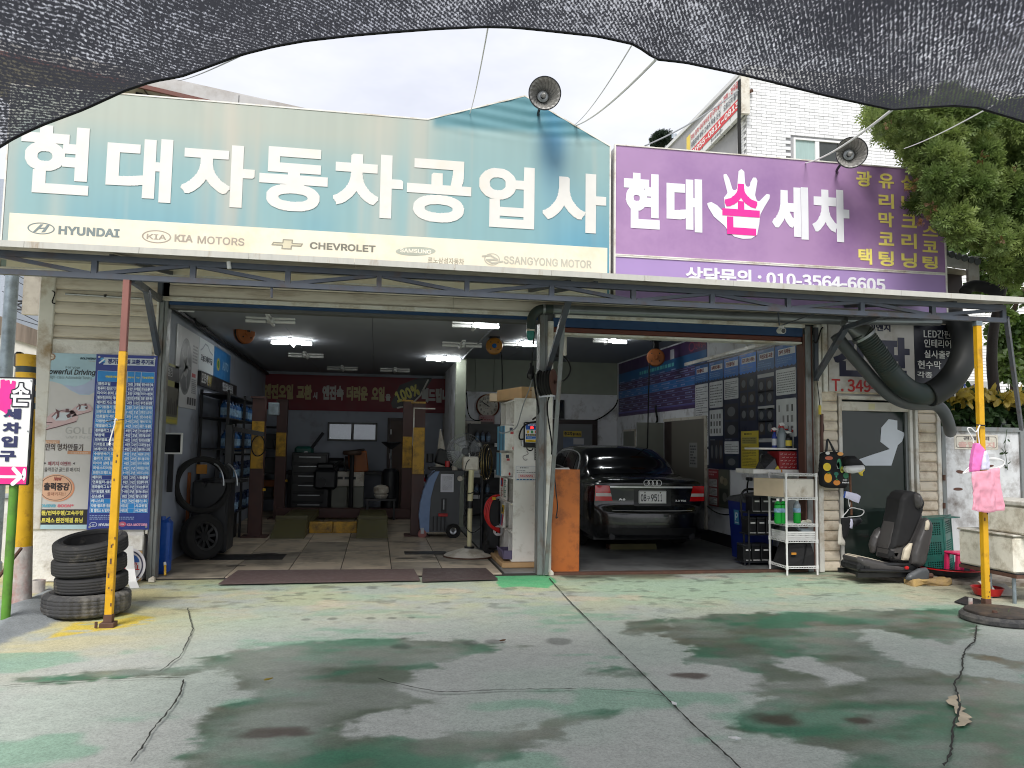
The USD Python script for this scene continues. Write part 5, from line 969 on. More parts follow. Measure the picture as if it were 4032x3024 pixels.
def car_wheel(T,c,axis,r=.33,rim='dark_metal',nm='tyre'):
    ax_ = np.array(axis,float)/np.linalg.norm(axis);a = np.cross(ax_,[0,0,1.]);a /= np.linalg.norm(a);R = np.array([a,np.cross(ax_,a),ax_]).T;s = r/.33
    part(T,nm,xform(wheel_m,R*s,c),'black_rubber',smooth=35);n = 10
    spokes = cat([lathe([(0,.05),(.07,.05),(.07,.02)],20),lathe([(.175,.075),(.205,.085),(.205,-.09),(.18,-.09),(.175,.075)],40)]+[bar((.05*math.cos(t),.05*math.sin(t),.045),(.19*math.cos(t),.19*math.sin(t),.06),.04,.02) for t in np.arange(n)*2*np.pi/n]);part(T,'rim',xform(spokes,R*s,c),rim);part(T,'brake_disc',xform(lathe([(0,-.02),(.15,-.02),(.15,-.04),(0,-.04)],24),R*s,c),'dark_metal')
T = thing('spare_wheel','dark wheel leaning upright against the tyre changer','wheel',(-1.98,1.35,.0));car_wheel(T,(-2.16,1.46,.30),(.74,-.64,.2),.29,'black_plastic')
T = thing('large_tyre','big black tyre standing above the dark wheel by the left jamb','tyre',(-2.02,1.55,0));part(T,'rubber',xform(tyre_mesh(.37,.15,.30),np.array([np.cross([.5,-.86,.1],[0,0,1.])/.99,np.cross([.5,-.86,.1],np.cross([.5,-.86,.1],[0,0,1.])/.99),[.5,-.86,.1]]).T,(-2.22,1.60,.95)),'black_rubber',smooth=35);part(T,'bracket',bar((-2.22,1.76,.95),(-2.22,1.60,.95),.05,.05),'dark_metal')
T = thing('blue_can','upright blue plastic can just inside the left doorway','can',(-2.26,.28,0));part(T,'body',box(-2.42,-2.27,.24,.42,.02,.62,.03),'blue_plastic');part(T,'neck',cyl((-2.36,.3,.60),(-2.36,.3,.66),.03,12),'blue_plastic');part(T,'handle',bar((-2.34,.32,.61),(-2.29,.32,.65),.02,.02),'blue_plastic')
T = thing('hand_brush','small yellow and white brush leaning on the blue can','brush',(-2.2,.1,0));part(T,'handle',cyl((-2.285,.18,.13),(-2.265,.12,.03),.013,8),'yellow_paint');part(T,'tip',cyl((-2.295,.195,.16),(-2.285,.18,.13),.016,8),'white_plastic')
# four post lift
LF = thing('car_lift','dark brown four-post car lift with yellow plates in the middle of the left bay','car lift',(-.6,5.4,0))
for x,y,zt_,a,b in ((-1.87,3.86,2.22,1.10,1.85),(-1.87,7.0,2.35,1.25,1.72),(.69,3.95,2.2,1.03,1.80),(.62,7.0,2.4,1.05,1.68)):
    part(LF,'lift_post',cat([box(x-.10,x+.10,y-.02,y+.02,.02,zt_),box(x-.10,x-.06,y+.021,y+.16,.02,zt_),box(x+.06,x+.10,y+.021,y+.16,.02,zt_)]),'lift_brown');part(LF,'base_plate',box(x-.2,x+.2,y-.12,y+.25,.0,.04,.005),'lift_brown');part(LF,'yellow_plate',box(x-.095,x+.095,y-.035,y-.021,a,b,.004),'lift_yellow');part(LF,'post_cap',box(x-.13,x+.10,y-.05,y+.17,zt_,zt_+.03),'lift_yellow' if x > 0 else 'lift_brown');part(LF,'safety_stop',box(x+.11,x+.15,y-.03,y+.01,.75,.79),'yellow_paint')
part(LF,'control_box',box(-1.72,-1.55,3.75,3.85,1.95,2.15,.01),'galvanised');part(LF,'cable_bracket',cat([bar((.60,3.93,2.12),(.60,3.93,1.5),.02,.02,(0,1,0)),bar((.59,3.93,2.12),(.95,3.93,2.12),.02,.02)]),'white_trim')
for x0,x1 in ((-1.60,-1.08),(-.28,.22)):
    part(LF,'runway',box(x0,x1,4.25,7.4,.10,.22,.008),'lift_olive');part(LF,'drive_on_ramp',hull([(x0,3.62,.02),(x1,3.62,.02),(x0,4.22,.02),(x1,4.22,.02),(x0+.02,4.22,.26),(x1-.02,4.22,.26),(x0,3.64,.035),(x1,3.64,.035)]),'lift_olive');part(LF,'wheel_stop',box(x0,x1,4.23,4.29,.22,.32,.01),'lift_olive')
part(LF,'cross_beam',box(-1.9,.75,6.85,7.05,.05,.24,.01),'lift_brown');part(LF,'front_beam',cat([box(-1.07,-.685,4.42,4.56,.02,.20,.006),box(-.68,-.29,4.42,4.56,.02,.20,.006)]),'lift_yellow');part(LF,'rear_beam',box(-1.06,-.3,7.2,7.3,.05,.22,.006),'lift_yellow')
solo('black_cable',tube(smooth_path([(-1.85,3.83,1.65),(-1.75,3.8,1.5),(-1.77,3.8,1.35),(-1.87,3.8,1.3),(-1.95,3.8,1.42),(-1.86,3.82,1.62)]),.010,6),'black_rubber','black cable looped on the front left lift post','cable')
# dark clutter along the far wall
T = thing('work_bench','dark workbench along the far wall behind the lift','bench',(-.6,8.6,0));part(T,'top',box(-1.9,.25,8.3,8.95,.86,.92,.008),'dark_metal');part(T,'drawer_unit',box(-1.85,-.75,8.33,8.9,.06,.85,.01),'machine_dark');part(T,'leg',box(.12,.2,8.35,8.42,0,.86),'dark_metal')
for z in (.12,.36,.6):part(T,'drawer',box(-1.8,-.8,8.305,8.328,z,z+.2,.006),'machine_dark')
T = thing('parts_cabinet','low off-white cabinet with green lower doors behind the lift','cabinet',oy(1360,2000,7.9));x0,x1,z0,z1 = rect_y(1305,1858,1432,1990,7.9);part(T,'upper',box(x0,x1,7.9,8.3,.62,z1,.01),'old_white');part(T,'lower_door',box(x0,(x0+x1)/2-.005,7.9,8.3,.03,.615,.01),'grey_beige_door');part(T,'lower_door',box((x0+x1)/2+.005,x1,7.9,8.3,.03,.615,.01),'grey_beige_door');I = Ink(Frame((x0,7.9,.62)),.003,.002);I.text('Asahi',.12,.1,.09,C(50,50,54),0,font='inter',bold=.04,skew=10); 
I.items = [];I.lines(.10,.12,.5,.22,1,C(50,50,54),0,5);I.build(T)
T = thing('orange_crate','brown orange crate tilted on the far cabinet','crate',oy(1410,1860,8.0));R = rotm([0,1,0],-8);c = oy(1410,1815,8.05);part(T,'body',xform(box(-.2,.2,-.15,.15,-.24,.2,.02),R,c),'orange_dark');part(T,'lid',xform(box(-.21,.17,-.16,.16,.2,.25,.02),R,c),'dark_brown')
T = thing('grinder','dark bench grinder with round guards on the workbench','tool',(-.9,8.5,.92));part(T,'motor',cyl((-1.1,8.55,1.1),(-.7,8.55,1.1),.11,16),'machine_dark');part(T,'guard',cyl((-1.22,8.55,1.1),(-1.12,8.55,1.1),.15,18),'dark_brown');part(T,'guard',cyl((-.68,8.55,1.1),(-.58,8.55,1.1),.15,18),'dark_brown');part(T,'base',box(-1.0,-.8,8.45,8.65,.92,1.02),'dark_metal')
T = thing('parts_press','dark teal machine with a lever on the far bench','machine',(-1.5,8.5,.92));part(T,'body',box(-1.75,-1.35,8.4,8.7,.92,1.45,.05),'crate_green');part(T,'lever',bar((-1.4,8.45,1.4),(-1.15,8.4,1.75),.05,.06),'machine_dark');part(T,'dial',cyl((-1.5,8.39,1.3),(-1.5,8.36,1.3),.05,14),'steel')
T = thing('tool_cabinet','tall black tool cabinet with drawers between the left lift posts','cabinet',(-1.35,8.2,0));part(T,'case',box(-1.75,-1.0,7.95,8.28,.05,1.32,.01),'machine_dark')
for k in range(6):part(T,'drawer',box(-1.72,-1.03,7.925,7.948,.1+k*.2,.27+k*.2,.006),'black_plastic');part(T,'handle',box(-1.6,-1.15,7.90,7.924,.22+k*.2,.235+k*.2),'steel')
T = thing('engine_stand','black engine on a low wheeled stand behind the left runway','engine',(-1.0,7.55,0));part(T,'stand',cat([bar((-1.3,7.5,.08),(-.7,7.5,.08),.06,.06),bar((-1.0,7.5,.08),(-1.0,7.5,.6),.08,.08,(0,1,0)),bar((-1.0,7.3,.08),(-1.0,7.8,.08),.06,.06)]),'dark_metal');part(T,'block',box(-1.25,-.78,7.35,7.75,.58,.98,.05),'machine_dark');part(T,'head_cover',box(-1.2,-.83,7.4,7.7,.985,1.12,.04),'black_plastic');part(T,'pulley',cyl((-1.1,7.34,.72),(-1.1,7.28,.72),.1,16),'dark_metal');part(T,'hose',tube(smooth_path([(-.85,7.4,1.0),(-.7,7.35,1.15),(-.6,7.4,.95)]),.025,8),'black_rubber')
T = thing('parts_shelf','black shelf of dark boxes at the far left behind the lift','shelf',(-2.2,8.0,0));[part(T,'shelf_board',box(-2.45,-1.95,7.3,8.8,z-.02,z,.004),'dark_metal') for z in (.4,.9,1.4,1.85)];[part(T,'upright',box(x-.02,x+.02,y-.02,y+.02,0,1.9),'dark_metal') for x in (-2.43,-1.97) for y in (7.32,8.78)];r_ = np.random.default_rng(6);[part(T,'parts_box',box(-2.35,-2.0-r_.random()*.1,y+.02,y+.3,z+.002,z+.15+r_.random()*.2,.008),['machine_dark','orange_dark','bottle_navy','black_plastic'][int(r_.integers(4))]) for z in (.4,.9,1.4) for y in (7.35,7.7,8.05,8.4)]
T = thing('brown_stool','brown padded stool seat silhouetted before the far wall','stool',(-.45,7.6,0));part(T,'seat',lathe([(0,1.28),(.17,1.28),(.2,1.32),(.19,1.37),(0,1.39)],20,(-.5,7.7,0)),'brown_wood',smooth=40);part(T,'stem',cyl((-.5,7.7,.05),(-.5,7.7,1.28),.05,10),'dark_metal');part(T,'foot',lathe([(0,.02),(.24,.02),(.24,.06),(0,.1)],16,(-.5,7.7,0)),'dark_metal')
T = thing('white_pot','white round pot stacked on a white bowl on the floor behind the lift','pot',oy(1500,1965,6.9));c = oy(1500,1962,6.9);part(T,'bowl',lathe([(0,0),(.1,.0),(.14,.06),(.14,.08),(0,.08)],18,c),'old_white');part(T,'pot',lathe([(.11,.085),(.15,.12),(.15,.22),(.08,.26),(0,.27)],18,c),'old_white',smooth=40)
T = thing('pot_table','small black table carrying the white pot','table',(c[0],6.9,0));part(T,'top',box(c[0]-.3,c[0]+.3,6.7,7.15,c[2]-.04,c[2]-.002),'black_plastic');part(T,'leg',box(c[0]-.28,c[0]-.24,6.72,6.76,0,c[2]-.04),'black_plastic');part(T,'leg',box(c[0]+.24,c[0]+.28,6.72,6.76,0,c[2]-.04),'black_plastic')
T = thing('oil_drainer','tall dark tank trolley in front of the brown door','trolley',(.25,7.3,0));part(T,'tank',lathe([(0,.1),(.17,.12),(.18,.2),(.18,.95),(.12,1.02),(0,1.03)],20,(.3,7.3,0)),'machine_dark',smooth=40);part(T,'funnel_stem',cyl((.3,7.3,1.0),(.3,7.3,1.45),.02,8),'steel');part(T,'funnel',lathe([(.03,1.42),(.2,1.55),(.2,1.57)],20,(.3,7.3,0)),'machine_dark')
T = thing('folded_umbrella','pale pointed folded cover standing beside the right lift post','cover',oy(1735,1850,5.5));a,b,c = oy(1732,1690,5.5),oy(1712,1860,5.4),oy(1770,1850,5.6);part(T,'cover',hull([a,a+np.array([.02,.02,0]),b,c,b+np.array([.05,.25,0]),c+np.array([0,.2,0]),b-np.array([-.05,0,.9]),c-np.array([.05,0,.9])]),'old_white');part(T,'stick',cyl(b-np.array([-.15,-.1,1.3]),b-np.array([-.15,-.1,.4]),.02,8),'dark_metal')
# blue grey air conditioning service machine
AYm = 3.75;T = thing('service_machine','grey wheeled air conditioning service machine with a curved blue front edge','machine',(1.05,AYm,0))
pt = lambda x,y:oy(x,y,AYm)[[0,2]]
bodyp = Polygon([pt(*p) for p in [(1690,2095),(1692,2030),(1697,1960),(1712,1900),(1732,1855),(1840,1853),(1815,1880),(1810,1960),(1808,2060),(1800,2095)]]);bl = Polygon([pt(*p) for p in [(1655,2085),(1650,2030),(1655,1980),(1668,1930),(1690,1880),(1718,1853),(1731,1855),(1711,1900),(1696,1960),(1691,2030),(1689,2095),(1662,2098)]])
fm = Frame((0,AYm,0));part(T,'side_panel',fm.mesh(solid(bodyp,-.5,0)),'machine_grey');part(T,'blue_front',fm.mesh(solid(bl,-.52,.012)),'machine_blue')
part(T,'top_lid',hull([(*oy(x,y,yy)[:1],yy,oy(x,y,AYm)[2]) for x,y in ((1712,1856),(1712,1846),(1838,1846),(1838,1854)) for yy in (AYm-.02,AYm+.52)]),'machine_dark')
x0,x1,z0,z1 = rect_y(1735,1866,1787,1938,AYm-.02);part(T,'clipboard',box(x0-.006,x1+.006,AYm-.012,AYm-.002,z0-.01,z1+.02),'black_plastic');I = Ink(Frame((x0,AYm-.013,z0)),.002);I.rect(0,0,x1-x0,z1-z0,C(216,218,226));I.lines(.03,.03,x1-x0-.03,z1-z0-.03,16,C(150,152,162),1,8,.4);I.build(T,'paper')
x0,x1,z0,z1 = rect_y(1725,2021,1762,2033,AYm);part(T,'red_tray',box(x0,x1,AYm-.04,AYm-.002,z0,z1,.004),'red_plastic');x0,x1,z0,z1 = rect_y(1737,1962,1758,2018,AYm);part(T,'gauge_slot',box(x0,x1,AYm-.01,AYm-.001,z0,z1),'black_plastic');part(T,'sight_glass',cyl((x0+.04,AYm-.02,z0+.05),(x0+.04,AYm-.02,z1-.02),.014,8),'steel')
x0,x1,z0,z1 = rect_y(1695,2033,1762,2090,AYm)
for k in range(9):part(T,'vent_slat',box(x0+k*(x1-x0)/9+.004,x0+(k+1)*(x1-x0)/9-.006,AYm-.012,AYm-.001,z0,z1),'machine_dark' if k % 2 else 'machine_grey')
c = oy(1785,2097,AYm-.08);c = np.array([c[0],AYm-.07,.125]);part(T,'wheel',lathe([(.06,-.03),(.115,-.035),(.122,0),(.115,.035),(.06,.03)],26,c,'y'),'black_rubber',smooth=40);part(T,'wheel_hub',lathe([(0,.02),(.03,.036),(.055,.03),(.06,.02)],10,c,'y'),'steel')
c = np.array([oy(1662,2100,AYm)[0],AYm-.02,.075]);part(T,'caster',lathe([(0,-.02),(.07,-.02),(.07,.02),(0,.02)],20,c,'y'),pm('caster_red',C(150,90,84),.5));part(T,'caster_fork',box(c[0]-.025,c[0]+.025,AYm-.05,AYm+.03,.08,.17),'steel')
part(T,'gauge',lathe([(0,.01),(.04,.01),(.045,-.01)],18,oy(1811,1884,AYm-.02),'y'),'old_white')
T = thing('tool_tray','black tray of tools with a red can and white tin on the service machine','tray',(1.0,3.9,1.13));c = oy(1740,1850,AYm+.1);part(T,'tray',xform(box(-.22,.16,-.12,.2,0,.05,.01),None,c),'black_plastic');part(T,'black_case',xform(box(-.16,.14,-.05,.15,.0,.26,.03),rotm([0,1,0],16),c+np.array([.02,.02,.07])),'black_plastic');part(T,'lamp_head',cyl(c+np.array([-.2,0,.12]),c+np.array([-.2,.02,.26]),.06,12),'black_plastic');part(T,'red_can',cyl(c+np.array([.08,-.1,.05]),c+np.array([.08,-.1,.15]),.04,12),'red_plastic');part(T,'white_tin',cyl(c+np.array([.2,-.1,0]),c+np.array([.2,-.1,.06]),.05,14),'old_white')
T = thing('fire_extinguisher','red fire extinguisher with white head beside the right lift post','extinguisher',oy(1658,1960,4.1));c = oy(1658,1962,4.1);part(T,'cylinder',lathe([(0,0),(.07,.01),(.075,.05),(.075,.30),(.04,.37),(.025,.38)],18,c),'red_plastic',smooth=40);part(T,'valve',cyl(c+np.array([0,0,.37]),c+np.array([0,0,.45]),.035,10),'white_plastic');part(T,'lever',bar(c+np.array([-.05,0,.45]),c+np.array([.05,0,.47]),.02,.02),'white_plastic');part(T,'pressure_label',cyl(c+np.array([0,0,.20]),c+np.array([0,0,.28]),.0765,18),'white_plastic');part(T,'holder_pole',cyl((c[0]+.08,4.15,0),(c[0]+.08,4.15,c[2]+.4),.018,8),'dark_metal')
# stand fan
fc_ = np.array([1.27,1.52,0]);T = thing('stand_fan','old cream stand fan on a round dusty foot at the left doorway','fan',fc_)
part(T,'foot',lathe([(.335,.02),(.34,.035),(.30,.055),(.16,.10),(.05,.13),(0,.135)],12,fc_),'old_white');part(T,'foot_rim',lathe([(.342,.015),(.348,.022),(.342,.036)],40,fc_),'rust_metal');x_,y_ = fc_[0]+.01,fc_[1]
part(T,'lower_tube',cyl((x_,y_,.13),(x_,y_,.68),.032,16),'cream_metal');part(T,'lock_knob',cyl((x_,y_,.66),(x_,y_,.76),.042,14),'black_plastic');part(T,'upper_tube',cyl((x_,y_,.76),(x_+.01,y_,1.18),.038,16),'cream_metal');part(T,'motor_block',box(x_-.10,x_+.11,y_-.02,y_+.22,1.17,1.36,.02),'old_white');part(T,'stem_foot',cyl((x_,y_,.1),(x_,y_,.15),.07,16),'black_plastic')
gc = np.array([x_-.05,y_+.3,1.43]);rings = [tube([gc+np.array([r*math.cos(t),dy,r*math.sin(t)]) for t in np.linspace(0,2*np.pi,40)],.0035,4,caps=False) for r,dy in ((.25,0),(.25,.05),(.21,-.02),(.15,-.03),(.09,-.035))]
part(T,'guard_ring',cat(rings),'steel');part(T,'guard_wire',cat([tube([gc+np.array([.05*math.cos(t),-.035,.05*math.sin(t)]),gc+np.array([.15*math.cos(t),-.03,.15*math.sin(t)]),gc+np.array([.25*math.cos(t),0,.25*math.sin(t)])],.0015,3,caps=False) for t in np.linspace(0,2*np.pi,48,endpoint=False)]),'steel');part(T,'guard_hub',lathe([(0,.01),(.05,.01),(.055,-.01)],20,gc+np.array([0,-.035,0]),'y'),'machine_grey')
for k in range(4):
    t = k*np.pi/2+.4;part(T,'blade',hull([gc+np.array([r*math.cos(t+a),.03+.03*a,r*math.sin(t+a)]) for r,aa in ((.05,(-.3,.3)),(.14,(-.5,.45)),(.225,(-.35,.5))) for a in aa]),'fan_blade')
part(T,'speed_lever',cyl((x_-.02,y_-.0,1.36),(x_-.03,y_-.02,1.41),.006,6),'white_plastic');part(T,'power_cord',tube(smooth_path([(x_-.02,y_-.03,1.32),(x_-.09,y_-.04,1.0),(x_-.02,y_-.05,.86),(x_+.08,y_-.04,.9),(x_+.13,y_,.7),(x_+.17,y_,.45),(x_+.02,y_-.05,.34),(x_-.08,y_-.04,.5),(x_,y_-.04,.7)]),.006,6),'black_rubber')
T = thing('black_fan','black fan seen edge-on with a golden guard, right of the cream stand fan','fan',(1.52,1.9,0));c = np.array([1.53,1.9,1.28]);axf = np.array([.93,-.36,0]);a = np.array([.36,.93,0])
part(T,'guard',cat([tube([c+axf*dy+a*r*math.cos(t)+np.array([0,0,r*math.sin(t)]) for t in np.linspace(0,2*np.pi,36)],.005,4,caps=False) for r,dy in ((.25,0),(.25,.03),(.19,.06),(.12,.075),(.19,-.05))]),pm('brass',C(160,140,90),.3,.7));part(T,'fan_disc',xform(lathe([(0,.0),(.23,.0),(.23,.012),(0,.012)],30),np.array([a,[0,0,1],axf]).T,c),'machine_dark');part(T,'motor',cyl(c-axf*.02,c-axf*.2,.09,14),'machine_dark');part(T,'pole',cyl((1.5,1.93,0),(1.5,1.93,1.2),.025,10),'machine_dark');part(T,'foot',lathe([(0,.02),(.2,.02),(.2,.05),(0,.07)],20,(1.5,1.93,0)),'machine_dark')
T = thing('compressor_cart','dark cart with wheels, a coiled red hose and a white letter, behind the white shelf','cart',(1.6,1.45,0));part(T,'tank_box',box(1.52,1.70,1.5,1.95,.10,.78,.03),'machine_dark');part(T,'wheel',lathe([(0,-.03),(.10,-.03),(.10,.03),(0,.03)],20,(1.50,1.5,.12),'x'),'black_rubber');part(T,'caster',lathe([(0,-.02),(.05,-.02),(.05,.02),(0,.02)],16,(1.56,1.44,.07),'y'),'black_rubber')
part(T,'hose_coil',cat([tube(smooth_path([(1.68,1.47-.008*k,.84),(1.58-.02*k,1.45,.78),(1.53-.02*k,1.45,.6),(1.56-.01*k,1.45,.45),(1.68,1.45,.40-.02*k)]),.010,6) for k in range(4)]),'red_hose');part(T,'hose_tie',box(1.57,1.62,1.425,1.46,.78,.82),'yellow_paint');I = Ink(Frame((1.55,1.497,.1)),.003);I.add(ell(.12,.26,.07,.07),C(206,206,206));I.text('H',.12,.23,.07,C(30,30,32),1,'c',.06,font='inter');I.build(T)
# back wall of the middle: clock, slatted board, black display
CYk = 8.03;c = oy(1921,1598,CYk);T = thing('wall_clock','round wall clock with a brown wooden rim partly behind a carton','clock',c);r = .262
part(T,'rim',lathe([(r*.86,.03),(r*.9,.05),(r,.03),(r*1.01,0),(r,-.02)],40,c,'y'),pm('clock_wood',C(116,54,34),.35,var=.15),smooth=40);part(T,'dial',lathe([(0,.02),(r*.88,.02)],40,c,'y'),'old_white');I = Ink(Frame((c[0],c[1]-.021,c[2])),.002)
for k in range(1,13):t = math.pi/2-k*math.pi/6;I.add(affinity.translate(at(text(str(k),40,.03,'inter'),0,-.018,.05,'c'),.175*math.cos(t),.175*math.sin(t)),C(60,58,56))
for t,L,wd in ((math.radians(150-4),.17,.006),(math.radians(143+6),.12,.009)):I.add(LineString([(-.03*math.cos(t),-.03*math.sin(t)),(L*math.cos(t),L*math.sin(t))]).buffer(wd),C(20,20,20),1)
I.add(ell(0,0,.014,.014),C(20,20,20),2);I.add(ell(-.01,.085,.018,.014),C(70,66,60));I.lines(-.06,-.07,.06,-.04,1,C(120,118,112),0,3,.3);I.build(T,'face_print')
x0,x1,z0,z1 = rect_y(1806,1655,1856,1790,7.95);T = thing('slat_board','white slatted display board beside the pillar','board',((x0+x1)/2,7.95,z0));n = 9
for k in range(n):part(T,'slat',box(x0,x1+.2,7.95,7.98,z0-.5+(z1-z0+.5)*k/n,z0-.5+(z1-z0+.5)*(k+1)/n-.012),'old_white')
part(T,'backing',box(x0,x1+.2,7.985,8.0,z0-.5,z1),'dark_metal')
T = thing('display_rack','black oil display rack with small bottles below the clock','rack',oy(1905,1900,7.5));x0,x1,z0,z1 = rect_y(1842,1668,1965,2150,7.5);part(T,'back_panel',box(x0,x1+.3,7.7,7.74,.05,z1),'black_plastic');part(T,'side_panel',box(x0,x0+.03,7.4,7.7,.05,z1),'black_plastic')
zs = [.5,.95,oy(1900,1845,7.5)[2],oy(1900,1740,7.5)[2]]
for z in zs:part(T,'shelf_board',box(x0+.03,x1+.3,7.42,7.7,z-.03,z),'black_plastic');part(T,'price_tag',box(x0+.10,x0+.25,7.405,7.415,z-.10,z-.02),'white_plastic');part(T,'price_tag',box(x0+.55,x0+.70,7.405,7.415,z-.10,z-.02),'white_plastic')
ob = None
for z in zs:
    for k in range(3):
        loc = (x0+.19+.12*k,7.55,z)
        if ob is None:ob = bottle('display_bottle','small grey bottle on the lowest board of the black display rack','bottles on the lowest display board',.24,.045,'display_grey','black_plastic');stage.GetPrimAtPath(ob).GetAttribute('xformOp:translate').Set(Gf.Vec3d(*loc))
        else:bn = ('lowest','second','third','top')[zs.index(z)];cpy(ob,loc,8.*k,f'small grey bottle on the {bn} board of the black display rack',f'bottles on the {bn} display board')
x0,x1,z0,z1 = rect_y(1887,1635,1947,1655,8.0);T = thing('calendar_strip','small pinkish photo calendar under the clock','calendar',(x0,8.0,z0));part(T,'sheet',box(x0,x1,7.99,8.0,z0-.25,z1),pm('cal_pink',C(170,130,130),.5));I = Ink(Frame((x0,7.99,z0-.25)),.003);I.rect(.02,.03,x1-x0-.02,.22,C(96,84,80));I.lines(.03,.24,x1-x0-.03,.32,2,C(150,50,56),0,4);I.build(T)
solo('hanging_wires',cat([tube(smooth_path([oy(1818,1418,7.6),oy(1825,1500,7.6),oy(1838,1560,7.6),oy(1850,1640,7.6),oy(1875,1655,7.6),oy(1900,1650,7.6)]),.012,5),tube(smooth_path([oy(1832,1418,7.6),oy(1834,1520,7.6),oy(1828,1620,7.6)]),.010,5),tube(smooth_path([oy(1802,1630,7.6),oy(1818,1622,7.6),oy(1832,1640,7.6),oy(1815,1650,7.6),oy(1805,1640,7.6)]),.02,5)]),'black_rubber','tangle of dark wires hanging down beside the white pillar','wires')
# white shelf facing the lift, with its cartons
SX0,SX1,SY0,SY1,SZ = 1.66,1.985,.52,1.62,2.12
T = thing('white_shelf','tall scuffed white shelf whose blank end faces the forecourt beside the middle column','shelf',(1.82,1.0,.06));part(T,'end_panel',box(SX0+.04,SX1+.02,SY0,SY0+.025,.08,SZ,.003),'white_board');part(T,'end_panel',box(SX0+.04,SX1+.02,SY1-.025,SY1,.08,SZ,.003),'white_board');part(T,'back_panel',box(SX1+.001,SX1+.02,SY0+.026,SY1-.026,.08,SZ),'white_board')
for z in (.10,.45,.80,1.12,1.45,1.80,SZ-.02):part(T,'shelf_board',box(SX0+.03,SX1,SY0+.026,SY1-.026,z-.02,z),'white_board')
for y in (SY0+.37,SY0+.73):part(T,'divider',box(SX0+.05,SX1,y-.01,y+.01,.10,SZ-.04),'white_board')
T = thing('wood_pallet','flat wooden base board under the white shelf','board',(1.8,1.0,.02));part(T,'plank',box(1.56,2.04,.44,.80,.018,.075,.005),'cardboard');part(T,'plank',box(1.56,2.04,.81,1.2,.018,.075,.005),'cardboard');part(T,'plank',box(1.56,2.04,1.21,1.66,.018,.075,.005),'cardboard')
pm('carton_blue',C(96,160,190),.45,var=.2,scale=12);pm('carton_slate',C(70,94,118),.45,var=.2,scale=12)
def carton(y,z,h,mt,label): 
    T = thing('filter_carton',label,'box',(SX0-.02,y,z));d = .085;part(T,'carton',box(SX0-.07,SX1-.03,y-d/2+.002,y+d/2-.002,z,z+h,.003),'white_board');part(T,'spine',box(SX0-.074,SX0-.0705,y-d/2+.003,y+d/2-.003,z+.002,z+h-.002),mt);I = Ink(Frame((SX0-.07,y-d/2+.002,z)),.001);I.rect(.06,h*.78,.10,h*.92,C(70,76,90));I.rect(.07,h*.66,.11,h*.76,C(190,70,74));I.add(ell(.11,h*.10,.012,.02),C(190,40,50));I.rect(.19,h*.28,.196,h*.72,C(60,64,70));I.build(T)
for row,(z,h,y0) in enumerate(((1.455,.315,.60),(1.125,.30,.60))):
    for k in range(7 if row == 0 else 5):carton(y0+.088*k+(.0 if row == 0 else .26),z,h,['carton_blue','carton_slate','carton_blue'][k % 3],f'filter carton in the {"upper" if row == 0 else "lower"} row of the white shelf, {["nearest the forecourt", "second", "third", "fourth", "fifth", "sixth", "farthest in"][k if k < (6 if row == 0 else 4) else 6]}' + ('' if k in (0,6) or (row == 1 and k == 4) else ' from the forecourt end'))
T = thing('leaflets','red and white printed leaflets hanging in the middle of the white shelf','leaflets',(SX0,.9,.85));I = Ink(Frame((SX0-.005,1.25,.82),(0,-1,0)),.001);part(T,'sheet',box(SX0-.004,SX0+.0,.72,1.25,.82,1.10),'white_board');I.rect(.02,.16,.2,.27,C(190,44,44));I.rect(.04,.18,.12,.24,C(60,90,170),1);I.lines(.02,.02,.2,.14,5,C(170,70,60),0,4);I.lines(.26,.03,.45,.26,9,C(60,130,110),0,5);I.build(T)
T = thing('magazines','colourful magazines leaning in a low compartment of the white shelf','magazines',(SX0,1.0,.5));part(T,'cover',hull([(SX0-.02,.95,.455),(SX0-.02,1.16,.455),(SX0+.01,.95,.75),(SX0+.01,1.16,.75),(SX0+.02,.95,.455),(SX0+.02,1.16,.455)]),'white_board');I = Ink(Frame((SX0-.022,1.16,.46),(0,-1,0),(.1,0,1)),.002);I.rect(.01,.17,.2,.28,C(210,176,50));I.rect(.01,.02,.1,.16,C(60,110,160));I.rect(.11,.02,.2,.16,C(190,70,90));I.rect(.03,.19,.14,.25,C(40,60,50),1);I.build(T)
T = thing('purple_basket','grey purple plastic basket at the foot of the white shelf','basket',(SX0,.8,.105));part(T,'basket',cat([hull([(SX0-.06,y,.105) for y in (.58,.95)]+[(SX0-.09,y,.22) for y in (.56,.98)]+[(SX0-.08,y,.22) for y in (.56,.98)]+[(SX0-.05,y,.105) for y in (.58,.95)]),box(SX0-.06,SX0+.2,.58,.60,.105,.21),box(SX0-.06,SX0+.2,.94,.96,.105,.21),box(SX0-.06,SX0+.2,.6,.94,.105,.115)]),pm('basket_purple',C(92,84,112),.45))
T = thing('carton_long','long brown cardboard carton lying on top of the white shelf','box',(1.85,1.0,SZ));part(T,'carton',xform(box(-.16,.26,-.42,.4,0,.15,.006),rotm([0,0,1],14),(1.86,1.05,SZ+.002)),'cardboard');part(T,'tape',xform(box(-.02,.03,-.424,-.421,0,.15),rotm([0,0,1],14),(1.86,1.05,SZ+.002)),'cardboard_tan');I = Ink(Frame(np.array([1.86,1.05,SZ+.002])+rotm([0,0,1],14)@np.array([-.16,-.421,0]),rotm([0,0,1],14)[:,0]),.002);I.lines(.12,.09,.30,.12,1,C(110,82,56),0,3,.6);I.rect(.22,.04,.31,.07,C(104,78,54));I.build(T)
